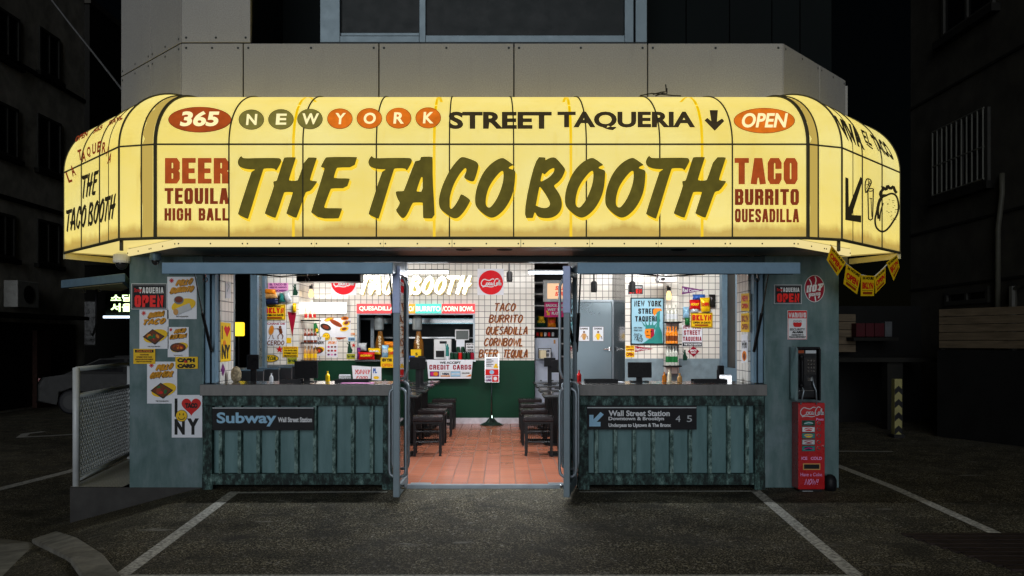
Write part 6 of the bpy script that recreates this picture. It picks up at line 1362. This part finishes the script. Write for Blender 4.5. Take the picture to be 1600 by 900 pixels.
def screen(px0, py0, px1, py1, y, zfoot, lab, name='order_monitor', tilt=0):
    a, d = P(px0, py1, y), P(px1, py0, y); cx = (a.x + d.x) / 2; t = thing(name, lab, 'monitor', (cx, y, zfoot))
    b = MB(); b.rbox(Vector((cx, y, (a.z + d.z) / 2)), d.x - a.x, .03, d.z - a.z, tilt, M_BLKPL); b.build('case', t, bevel=.005); b = MB(); b.rbox(Vector((cx, y, (a.z + d.z) / 2)) + Vector((math.sin(tilt), -math.cos(tilt), 0)) * .0165, (d.x - a.x) * .94, .003, (d.z - a.z) * .9, tilt, M_SCREEN); b.build('screen', t)
    b = MB(); b.box(cx - .03, cx + .03, y + .02, y + .04, zfoot + .012, a.z + .08, M_BLKPL); b.box(cx - .09, cx + .09, y - .03, y + .09, zfoot, zfoot + .012, M_BLKPL); b.build('stand', t)
screen(460, 564, 497, 591, .30, .986, 'black order screen standing on the left counter', tilt=-.1); screen(981, 566, 1018, 590, .30, .986, 'black order screen standing on the right counter', tilt=-.05)
screen(640, 558, 665, 577, 3.3, .752, 'small dark tablet on the left tables seen past the door', 'order_tablet', .1); screen(653, 556, 664, 570, 4.3, .752, 'farther dark tablet behind another on the left tables', 'order_tablet', .1)
screen(862, 563, 892, 582, 3.3, .752, 'small dark tablet on the right tables seen past the door', 'order_tablet', -.1); screen(850, 559, 868, 573, 4.3, .752, 'farther dark tablet behind another on the right tables', 'order_tablet', -.1)
screen(1121, 571, 1131, 590, .35, .986, 'narrow black card terminal at the right end of the right counter', 'card_terminal', .5); screen(386, 554, 404, 577, .9, .9, 'tilted dark point of sale tablet by the left window', 'order_tablet', .5)
# low black trays on the counters, chairs behind the left counter, rock-like bag
for px0, px1, lb, y in ((438, 470, 'left of two long black trays on the left counter', .2), (524, 577, 'right of two long black trays on the left counter', .2), (914, 965, 'left of two long black trays on the right counter', .2), (1083, 1135, 'right of two long black trays on the right counter', .2)):
    b = MB(); a, d = P(px0, 595, y).x, P(px1, 595, y).x; b.box(a, d, y - .04, y + .1, .986, 1.0, M_BLKPL); b.box(a, d, y - .04, y - .03, 1.0, 1.02, M_BLKPL); b.box(a, d, y + .09, y + .1, 1.0, 1.02, M_BLKPL); tag(b.build('tray'), lb, 'tray', 'long black trays on the counters')
def make_chair():
    t = thing('window_chair', 'x', 'chair', (0, 0, 0), 'grey chairs along the left window bar')
    b = MB(); b.box(-.17, .17, -.16, .16, .60, .63, M_VINYL); b.build('seat', t, bevel=.008); b = MB(); b.box(-.17, .17, .15, .17, .72, 1.04, mat('grey_chair_back', (.10, .10, .105), .35)); b.box(-.18, .18, .145, .175, 1.04, 1.06, M_CHROME); b.build('backrest', t)
    for x in (-1, 1):
        for y in (-1, 1): b = MB(); b.tube([(x * .15, y * .14, .6), (x * .17, y * .16, 0)], .012, M_BLACK, 6); b.build('leg', t)
        b = MB(); b.tube([(x * .15, .155, .6), (x * .155, .16, .74)], .012, M_BLACK, 6); b.build('back_post', t)
    return t
pc = make_chair(); first = True
for i, (px, y) in enumerate(((380, 1.75), (406, 2.35), (428, 2.95), (447, 3.55))):
    o = pc if first else copy_tree(pc); first = False
    o.location = (P(px, 0, y).x, y, 0); o.rotation_euler.z = -.35; o['label'] = f'grey backed chair at the left window bar, {("nearest the front", "second from the front", "third from the front", "farthest from the front")[i]}'; fixc(o)
b = MB(); q = P(369, 596, .35); b.ball(Vector((q.x, .35, 1.06)), .055, .05, .085, mat('mottled_sack', (.30, .24, .15), .8, var=.6, scale=40, bump=.5), 12); tag(b.build('cloth_sack', smooth=True), 'small mottled sack at the left end of the left counter', 'sack')
b = MB(); b.box(-3.69, -2.9, 1.2, 4.4, .86, .90, M_STEEL); tag(b.build('window_bar'), 'steel bar top running along the left side window', 'counter')
for x, y, lb in ((P(521, 0, 4.5).x, 4.5, 'black spotlight left of the left round cola sign'), (P(796, 0, 4.5).x, 4.5, 'black spotlight right of the right round cola sign'), (P(928, 0, 3.8).x, 3.8, 'black spotlight above the steel door'), (P(988, 0, 3.8).x, 3.8, 'black spotlight above the tiny open sign')):
    t = thing('spotlight', lb, 'spotlight', (x, y, 2.5)); py = {4.5: 432, 3.8: 448}[y]; z = P(0, py, y).z
    b = MB(); b.lathe((x, y, z - .08), [(.04, 0), (.045, .02), (.045, .14), (.02, .16)], M_BLACK, 14); b.build('barrel', t); b = MB(); b.box(x - .01, x + .01, y - .01, y + .01, z + .08, 2.719, M_BLACK); b.build('stem', t)
for x, y, z, lb in ((P(500, 0, 4.7).x, 4.7, P(0, 431, 4.7).z, 'white projector hung from the ceiling on the left'), (P(1040, 0, 4.2).x, 4.2, P(0, 436, 4.2).z, 'white projector hung from the ceiling on the right')):
    t = thing('projector', lb, 'projector', (x, y, z)); b = MB(); b.box(x - .13, x + .13, y - .1, y + .1, z - .05, z + .04, M_WPL); b.build('case', t, bevel=.015); b = MB(); b.lathe((x - .06, y - .12, z - .02), [(.03, 0), (.03, .03)], M_BLACK, 12); b.build('lens', t); b = MB(); b.box(x - .015, x + .015, y - .015, y + .015, z + .041, 2.719, M_WPL); b.build('mount', t)
b = MB(); b.box(-2.9, -2.0, 3.6, 3.9, P(0, 440, 3.6).z, P(0, 424, 3.6).z, M_BLKPL); tag(b.build('ceiling_unit', bevel=.01), 'long black ceiling unit above the left stickers', 'air unit')

# small things on the counters
for px, y, h, r_, cl, lb in ((1038, .30, .10, .022, 'orange', 'small orange sauce bottle on the right counter beside the order screen'), (1046, .34, .13, .02, 'cream', 'cream squeeze bottle on the right counter beside the orange bottle'), (1062, .28, .09, .024, 'tan', 'tan jar on the right counter near its middle'), (905, .34, .12, .022, 'red', 'red sauce bottle at the left end of the right counter'), (512, .34, .11, .022, 'yellow', 'yellow mustard bottle on the left counter between the black trays'), (424, .3, .09, .02, 'white', 'white salt pot on the left counter left of the long tray')):
    bottle(Vector((P(px, 0, y).x, y, .9865)), h, r_, mat('sauce_' + cl, S(*PC[cl]), .25), lb, 'sauce_bottle', None, 'bottle')
b = MB(); q = P(538, 590, .30); b.rbox(Vector((q.x, .33, 1.02)), .12, .09, .066, .2, M_CHROME); b.rbox(Vector((q.x, .33, 1.055)), .11, .07, .012, .2, PWHITE); tag(b.build('napkin_box'), 'chrome napkin box on the left counter behind the right tray', 'napkin box')
b = MB(); q = P(1150, 590, .30); b.rbox(Vector((q.x - .1, .33, 1.02)), .12, .09, .066, -.2, M_CHROME); b.rbox(Vector((q.x - .1, .33, 1.055)), .11, .07, .012, -.2, PWHITE); tag(b.build('napkin_box'), 'chrome napkin box at the far right of the right counter', 'napkin box')
b = MB(); q = P(958, 590, .3); b.rbox(Vector((q.x, .28, .9885)), .2, .14, .003, .1, PWHITE); tag(b.build('menu_leaflet'), 'white leaflet lying flat on the right counter', 'leaflet')
b = MB(); q = P(560, 590, .1); b.rbox(Vector((q.x, .06, .9885)), .32, .10, .003, -.05, pr('pink')); tag(b.build('menu_leaflet'), 'pink leaflet lying flat at the front of the left counter', 'leaflet')
# ================================================================== the dark surroundings
M_BLD = mat('dark_stone_wall', (.044, .041, .034), .85, var=.35, scale=2.2, bump=.3); M_BLD2 = mat('dark_brown_wall', (.010, .0095, .008), .85, var=.4, scale=3, bump=.3)
M_WF = mat('dim_window_frame', (.035, .034, .03), .6); M_DG = mat('night_glass', (.004, .004, .005), .15)
def sideplane_pts(X, px):      # depth y where the vertical plane x=X is seen at photo column px
    return X / ((px - VX) / FPX) - CD
def side_window(bld, X, s_, pxa, pxb, pya, pyb, bars=False, ledge=True):
    """window in a wall that runs straight away from us at x = X; s_=+1 if the wall faces +x"""
    ya, yb = sorted((sideplane_pts(X, pxa), sideplane_pts(X, pxb))); 
    zb = CH + (VY - pyb) / FPX * (sideplane_pts(X, pxa) + CD); zt = CH + (VY - pya) / FPX * (sideplane_pts(X, pxa) + CD)
    f = .07; e = s_ * .035
    def bx_(b, y0, y1, z0, z1, d0, d1, m_): x0, x1 = sorted((X + s_ * d0, X + s_ * d1)); b.box(x0, x1, y0, y1, z0, z1, m_)
    b = MB(); bx_(b, ya, yb, zb, zb + f, .001, .05, M_WF); bx_(b, ya, yb, zt - f, zt, .001, .05, M_WF); bx_(b, ya, ya + f, zb + f, zt - f, .001, .05, M_WF); bx_(b, yb - f, yb, zb + f, zt - f, .001, .05, M_WF); m_ = (ya + yb) / 2; bx_(b, m_ - .03, m_ + .03, zb + f, zt - f, .001, .045, M_WF)
    o = b.build('window', bld); b = MB(); bx_(b, ya + f, yb - f, zb + f, zt - f, .002, .012, M_DG); b.build('pane', o)
    if ledge: b = MB(); bx_(b, ya - .12, yb + .12, zb - .14, zb - .02, .001, .14, M_BLD2); b.build('sill', o)
    if bars:
        b = MB(); n = 11; mb_ = mat('pale_window_bars', (.10, .10, .085), .5)
        for i in range(n): y = ya + (yb - ya) * i / (n - 1); q = X + s_ * .12; b.tube([(q, y, zb + .02), (q, y, zt - .02)], .014, mb_, 6)
        for z in (zb + .02, (zb + zt) / 2 - .05, zt - .02): q = X + s_ * .12; b.tube([(q, ya - .02, z), (q, yb + .02, z)], .014, mb_, 6)
        b.build('window_bars', o)
# left building along the side street
XL = -13.0
lb = thing('stone_building', 'dark stone building with rows of windows across the side street at the left', 'building', (XL - 2, 14, -.5))
y0, y1 = sideplane_pts(XL, -140), sideplane_pts(XL, 132)
b = MB(); b.box(XL - 6, XL, y0, y1, -.6, 12, mat('grey_stone_wall', (.42, .40, .35), .85, var=.35, scale=2.2, bump=.3)); b.build('wall', lb)
b = MB()
for py in (130, 330): z = CH + (VY - py) / FPX * 24; b.box(XL + .001, XL + .05, y0, y1, z - .06, z + .06, M_BLD2)
b.build('cornice', lb)
for pxa, pxb, pya, pyb in ((-6, 29, 8, 84), (-6, 27, 156, 238), (57, 94, 176, 262), (57, 92, 341, 410), (-8, 22, 330, 400), (60, 92, 40, 110)): side_window(lb, XL, 1, pxa, pxb, pya, pyb)
b = MB(); z = CH + (VY - 492) / FPX * 22.5; b.box(XL + .001, XL + .9, y0, y1 - 1.5, z - .1, z, M_BLD2); b.build('canopy', lb)
b = MB(); b.box(XL + .001, XL + .03, y0, y1 - .6, -.4, 1.9, mat('shopfront_dark', (.012, .012, .012), .3)); b.build('shopfront', lb)
ya = sideplane_pts(XL, 60); b = MB(); b.box(XL + .03, XL + .16, ya - .35, ya + .35, -.45, 1.7, mat('old_brick', (.05, .026, .02), .85, var=.4, scale=8)); b.build('brick_pier', lb)
ya = sideplane_pts(XL, 20); t = thing('air_conditioner', 'pale boxed air conditioner on the left stone building', 'air conditioner', (XL + .3, ya, 2.2)); z = CH + (VY - 460) / FPX * 22
b = MB(); b.box(XL + .05, XL + .42, ya - .5, ya + .5, z - .35, z + .35, mat('dim_grey_box', (.30, .30, .28), .6)); b.build('case', t, bevel=.02); b = MB(); b.lathe((0, 0, 0), [(.24, 0), (.24, .01)], M_BLACK, 20); o = b.build('grille', t); o.matrix_basis = Matrix.Translation((XL + .425, ya, z)) @ Matrix.Rotation(R(90), 4, 'Y')
# buildings at the end of the street
def block(name, px0, px1, pytop, y, lab, depth=5, m_=M_BLD2, wins=()):
    t = thing(name, lab, 'building', (P((px0 + px1) / 2, 0, y).x, y, -.5)); a, d = P(px0, pytop, y), P(px1, pytop, y)
    b = MB(); b.box(a.x, d.x, y, y + depth, -.7, a.z, m_); b.build('wall', t); b = MB(); b.box(a.x - .1, d.x + .1, y - .1, y + depth, a.z, a.z + .25, M_BLD); b.build('roof', t)
    for w0, v0, w1, v1 in wins:
        b = MB(); b.pbox(w0, v0, w1, v1, y - .03, .029, M_WF); o = b.build('window', t); b = MB(); b.pbox(w0 + 1.5, v0 + 1.5, w1 - 1.5, v1 - 1.5, y - .036, .005, M_DG); b.build('pane', o)
block('far_house', 60, 140, 6, 27, 'dark flat roofed house far down the left side street', wins=((70, 40, 108, 84), (112, 60, 130, 96)))
block('far_house', 128, 330, 46, 30, 'lower dark house behind the left edge of the restaurant', wins=((150, 95, 190, 140), (140, 250, 150, 330)))
block('far_shop', 110, 340, 415, 26, 'dark shop at the end of the street behind the lit letters', wins=((120, 470, 150, 540),))
# lit Korean sign
t = thing('shop_sign', 'glowing green white sign with two rows of foreign lettering beside the left pillar', 'sign', tuple(P(182, 497, 24)))
E_KS = emit('korean_sign_letters', (.72, 1.0, .45), 3.0)
b = MB(); b.pbox(165, 458, 226, 494, 24, .12, mat('sign_dark_back', (.01, .014, .008), .5)); b.build('panel', t)
c = Card(front(23.99), .004); c.text('소담', 173, 460, 207, 471, E_KS, .03); c.text('서울', 173, 474, 207, 487, E_KS, .03); c.done('lettering', parent=t)
b = MB(); b.pbox(161, 493.5, 226, 497, 23.9, .08, emit('sign_strip', (.7, .85, 1.0), 3.0)); b.build('light_strip', t)
# parked cars
def car(x, y, rz, body, lab, L_=4.3):
    t = thing('parked_car', lab, 'car', (0, 0, 0)); hw = .88
    pr_ = [(-2.15, .35), (-2.15, .78), (-2.05, .95), (-1.55, 1.02), (-.75, 1.42), (.55, 1.46), (1.35, 1.05), (1.95, .92), (2.15, .7), (2.15, .32), (1.72, .30), (1.62, .56), (1.35, .66), (1.08, .56), (.98, .28), (-.98, .28), (-1.08, .56), (-1.35, .66), (-1.62, .56), (-1.72, .30)]
    b = MB(); n = len(pr_); vs = []
    for s_, k in ((-hw, 0), (-hw + .0, 0), (hw, 0)):
        if k: continue
    rows = []
    for yv, sh in ((-hw, 1), (hw, 1)):
        rows.append([(px, yv * (.80 if pz > 1.1 else 1.0), pz) for px, pz in pr_])
    vs = rows[0] + rows[1]; loops = tessellate_polygon([[Vector((p[0], p[1], 0)) for p in pr_]])
    fs = [tuple(f) for f in loops] + [tuple(n + i for i in reversed(f)) for f in loops] + [(i, (i + 1) % n, n + (i + 1) % n, n + i) for i in range(n)]
    b.add(vs, fs, body); bo = b.build('body', t, bevel=.05, seg=3)
    b = MB(); e = .012
    for s_ in (-1, 1): b.add([(q[0], s_ * hw * (.985 if q[1] < 1.1 else .835) , q[1]) for q in ((-1.42, 1.04), (-.72, 1.38), (-.12, 1.40), (-.12, 1.04))], [(0, 1, 2, 3)], M_SCREEN); b.add([(q[0], s_ * hw * (.985 if q[1] < 1.1 else .835), q[1]) for q in ((-.04, 1.04), (-.04, 1.40), (.52, 1.41), (1.2, 1.05))], [(0, 1, 2, 3)], M_SCREEN)
    for xa, za, xb, zb in ((.60, 1.45, 1.33, 1.075), (-.80, 1.41, -1.5, 1.05)): b.add([(xa, -.66, za + e), (xa, .66, za + e), (xb, .74, zb + e), (xb, -.74, zb + e)], [(0, 1, 2, 3)], M_SCREEN)
    b.build('window', t)
    for wx in (-1.35, 1.35):
        for s_ in (-1, 1):
            b = MB(); b.lathe((0, 0, -.1), [(.27, 0), (.31, .02), (.32, .1), (.31, .18), (.27, .2)], M_BLKPL, 22); wv = b.build('wheel', t); b = MB(); b.lathe((0, 0, .0), [(.19, -.105), (.19, .105)], mat('dull_rim', (.03, .03, .03), .5), 16); rm = b.build('rim', wv); rm.matrix_parent_inverse = Matrix.Identity(4); wv.location = (wx, s_ * .80, .32); wv.rotation_euler = (R(90), 0, 0)
    for s_ in (-1, 1):
        b = MB(); b.box(2.06, 2.17, s_ * .62 - .16, s_ * .62 + .16, .72, .84, mat('headlamp', (.5, .5, .5), .1)); b.build('headlight', t); b = MB(); b.box(-2.17, -2.08, s_ * .66 - .12, s_ * .66 + .12, .76, .92, mat('tail_lamp', (.2, .01, .01), .2)); b.build('taillight', t)
    for ch in t.children:
        if ch.name.split('.')[0] == 'wheel': pass
        ch.matrix_parent_inverse = Matrix.Identity(4)
    t.location = (x, y, -.46); t.rotation_euler.z = rz
    return t
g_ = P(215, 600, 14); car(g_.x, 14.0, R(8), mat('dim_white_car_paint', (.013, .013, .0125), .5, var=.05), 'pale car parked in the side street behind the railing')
g_ = P(240, 560, 18); car(g_.x, 18.4, R(188), mat('black_car_paint', (.012, .012, .014), .08, var=.05, coat=.8), 'shiny black car parked behind the pale car')
# overhead cable
b = MB(); b.tube([P(70, -14, 3.5), P(110, 38, 3.0), P(150, 88, 2.5), P(193, 143, 2.0)], .012, mat('grey_cable', (.10, .10, .10), .6), 6); tag(b.build('overhead_cable'), 'thin grey cable running down to the left upper corner of the restaurant', 'cable')
b = MB(); p = P(400, 0, 0); pts = [P(151, 452, 1.2), P(150, 480, 1.2), P(151, 505, 1.2), P(145, 524, 1.4)]; b.tube(pts, .012, M_BLACK, 6); tag(b.build('hanging_wire', smooth=True), 'black wire hanging under the left side flap', 'wire')
# right side building
XR = 7.5
rb_ = thing('stone_building', 'dark stone building with a barred window at the right edge', 'building', (XR + 2, 3, 0))
y1 = sideplane_pts(XR, 1423); z_ = 9
b = MB(); b.box(XR, XR + 6, -1.5, y1, 0, 10, M_BLD); b.build('wall', rb_)
b = MB()
for py in (108, 340, 440): z = CH + (VY - py) / FPX * 13; b.box(XR - .03, XR - .001, -1.5, y1, z - .02, z + .02, M_BLD2)
b.build('stone_band', rb_)
side_window(rb_, XR, -1, 1468, 1548, 205, 308, True); side_window(rb_, XR, -1, 1475, 1556, -40, 62); side_window(rb_, XR, -1, 1480, 1548, 455, 478, False, False)
b = MB(); yp = sideplane_pts(XR, 1572); b.tube([(XR - .06, yp, 3.9), (XR - .06, yp, 3.6), (XR - .06, yp + .1, 3.1), (XR - .06, yp + .12, .9)], .04, mat('dim_pipe', (.06, .058, .045), .5), 8); tag(b.build('drain_pipe', smooth=True), 'bent pale drain pipe on the right stone building', 'pipe')
b = MB(); yp = sideplane_pts(XR, 1589); b.tube([(XR - .06, yp, 2.2), (XR - .06, yp, 1.2)], .055, mat('dim_pipe2', (.05, .048, .04), .5), 8); b.tube([(XR - .06, yp, 2.15), (XR - .06, yp - .4, 2.25)], .03, mat('dim_pipe2', (.05, .048, .04), .5), 8); tag(b.build('drain_pipe'), 'thick short pipe beside the bent drain pipe', 'pipe')
# plank fence and low walls at the right
MP = mat('dim_planks', (.10, .075, .048), .7, var=.3, scale=6, sc=(.5, .5, 4))
fa, fb = Vector((6.56, 4.4)), Vector((7.3, 2.75))
t = thing('plank_fence', 'brown horizontal plank fence panel in front of the right stone building', 'fence', (fa.x, fa.y, 1.1))
tz = (fb - fa).normalized(); nz = Vector((tz.y, -tz.x)) * .04
b = MB()
for i in range(5): z0 = 1.30 + i * .117; b.prism([fa, fb, fb - nz, fa - nz], z0, z0 + .108, MP)
b.build('plank', t)
b = MB()
for q in (.04, .96): p = fa.lerp(fb, q); b.box(p.x + .0, p.x + .08, p.y + .05, p.y + .13, .0, 1.86, M_BLD2)
b.build('post', t)
b = MB(); b.prism([fa + nz, fb + nz * 1, fb - nz * 6, fa - nz * 6], -.05, 1.27, mat('near_black_wall', (.004, .004, .0038), .8, var=.3, scale=3)); tag(b.build('low_wall'), 'dark low wall under the plank fence', 'wall')
b = MB(); b.box(3.8, 7.4, 6.6, 6.8, -.1, P(0, 478, 6.6).z, mat('near_black_wall', (.004, .004, .0038), .8)); tag(b.build('yard_wall'), 'dark yard wall behind the restaurant at the right', 'wall')
b = MB(); a, d = P(1316, 490, 6.3), P(1337, 550, 6.3); 
for i in range(5): z = d.z + i * (a.z - d.z) / 5; b.box(a.x - .6, d.x, 6.3, 6.34, z, z + (a.z - d.z) / 5 - .01, MP)
tag(b.build('plank_fence'), 'narrow plank fence piece beside the right pillar', 'fence')
t = thing('carport', 'low dark carport roof behind the striped bollard', 'carport', (6, 6, 0)); z = P(0, 562, 5.6).z
b = MB(); b.box(4.0, 7.2, 5.2, 6.5, z - .03, z + .04, M_BLD2); b.build('roof', t)
for x in (4.1, 6.2): b = MB(); b.box(x, x + .25, 5.3, 5.5, -.05, z - .031, M_BLD2); b.build('post', t)
# cartons on the ledge
for i, (x0, x1, cl) in enumerate(((1338, 1352, 'crimson'), (1353, 1366, 'crimson'), (1367, 1382, 'crimson'), (1383, 1394, 'silver'))):
    b = MB(); m_ = mat('dim_carton_' + cl, tuple(v * .14 for v in S(*PC[cl])[:3]), .6); b.pbox(x0, 505 if i < 3 else 502.5, x1, 526, 6.1, .2, m_); c = b.build('drink_carton', bevel=.004); tag(c, ('left of three dim red cartons on the ledge', 'middle one of three dim red cartons on the ledge', 'right of three dim red cartons, next to the pale one', 'pale carton at the end of the carton row')[i], 'carton', 'cartons on the dark ledge')
b = MB(); a, d = P(1330, 527, 6.1), P(1400, 527, 6.1); b.box(a.x, d.x, 6.0, 6.5, a.z - .06, a.z - .002, M_BLD2); tag(b.build('wall_ledge'), 'dark ledge carrying the row of cartons', 'ledge')
# bollard
gp = G(1404, 684)
t = thing('striped_bollard', 'square bollard with black and yellow chevrons at the right', 'bollard', tuple(gp))
hb = CH + (VY - 592) / FPX * (gp.y + CD) - gp.z; wb = 12 / FPX * (gp.y + CD)
b = MB(); b.box(gp.x - wb / 2, gp.x + wb / 2, gp.y, gp.y + wb, gp.z, gp.z + hb, mat('dim_yellow', (.22, .20, .08), .5)); b.build('post', t, bevel=.01)
b = MB(); n = 4
for i in range(n):
    z = gp.z + hb * (.11 + i * .225); h = hb * .10; k = hb * .06; xm = gp.x; xl_, xr_ = gp.x - wb / 2, gp.x + wb / 2; yq = gp.y - .002
    b.add([(xl_, yq, z - k), (xm, yq, z), (xr_, yq, z - k), (xr_, yq, z + h - k), (xm, yq, z + h), (xl_, yq, z + h - k)], [(0, 1, 4, 5), (1, 2, 3, 4)], M_BLACK)
b.build('chevron', t)
b = MB(); b.box(gp.x - wb * .7, gp.x + wb * .7, gp.y - .03, gp.y + wb + .03, gp.z - .05, gp.z + .05, M_BLACK); b.build('base', t)
t = thing('street_light_far', 'small yellow lit lantern outside beyond the left window', 'lantern', tuple(P(372, 526, 8.5))); t.name = 'lantern'
b = MB(); b.pbox(365, 503.5, 379, 525, 8.5, .15, emit('lantern_yellow', (1.0, .72, .03), 1.6)); b.build('lamp_shade', t, bevel=.02); b = MB(); q = P(372, 526, 8.55); b.tube([(q.x, 8.6, -.1), (q.x, 8.6, q.z)], .02, M_BLACK); b.build('post', t)
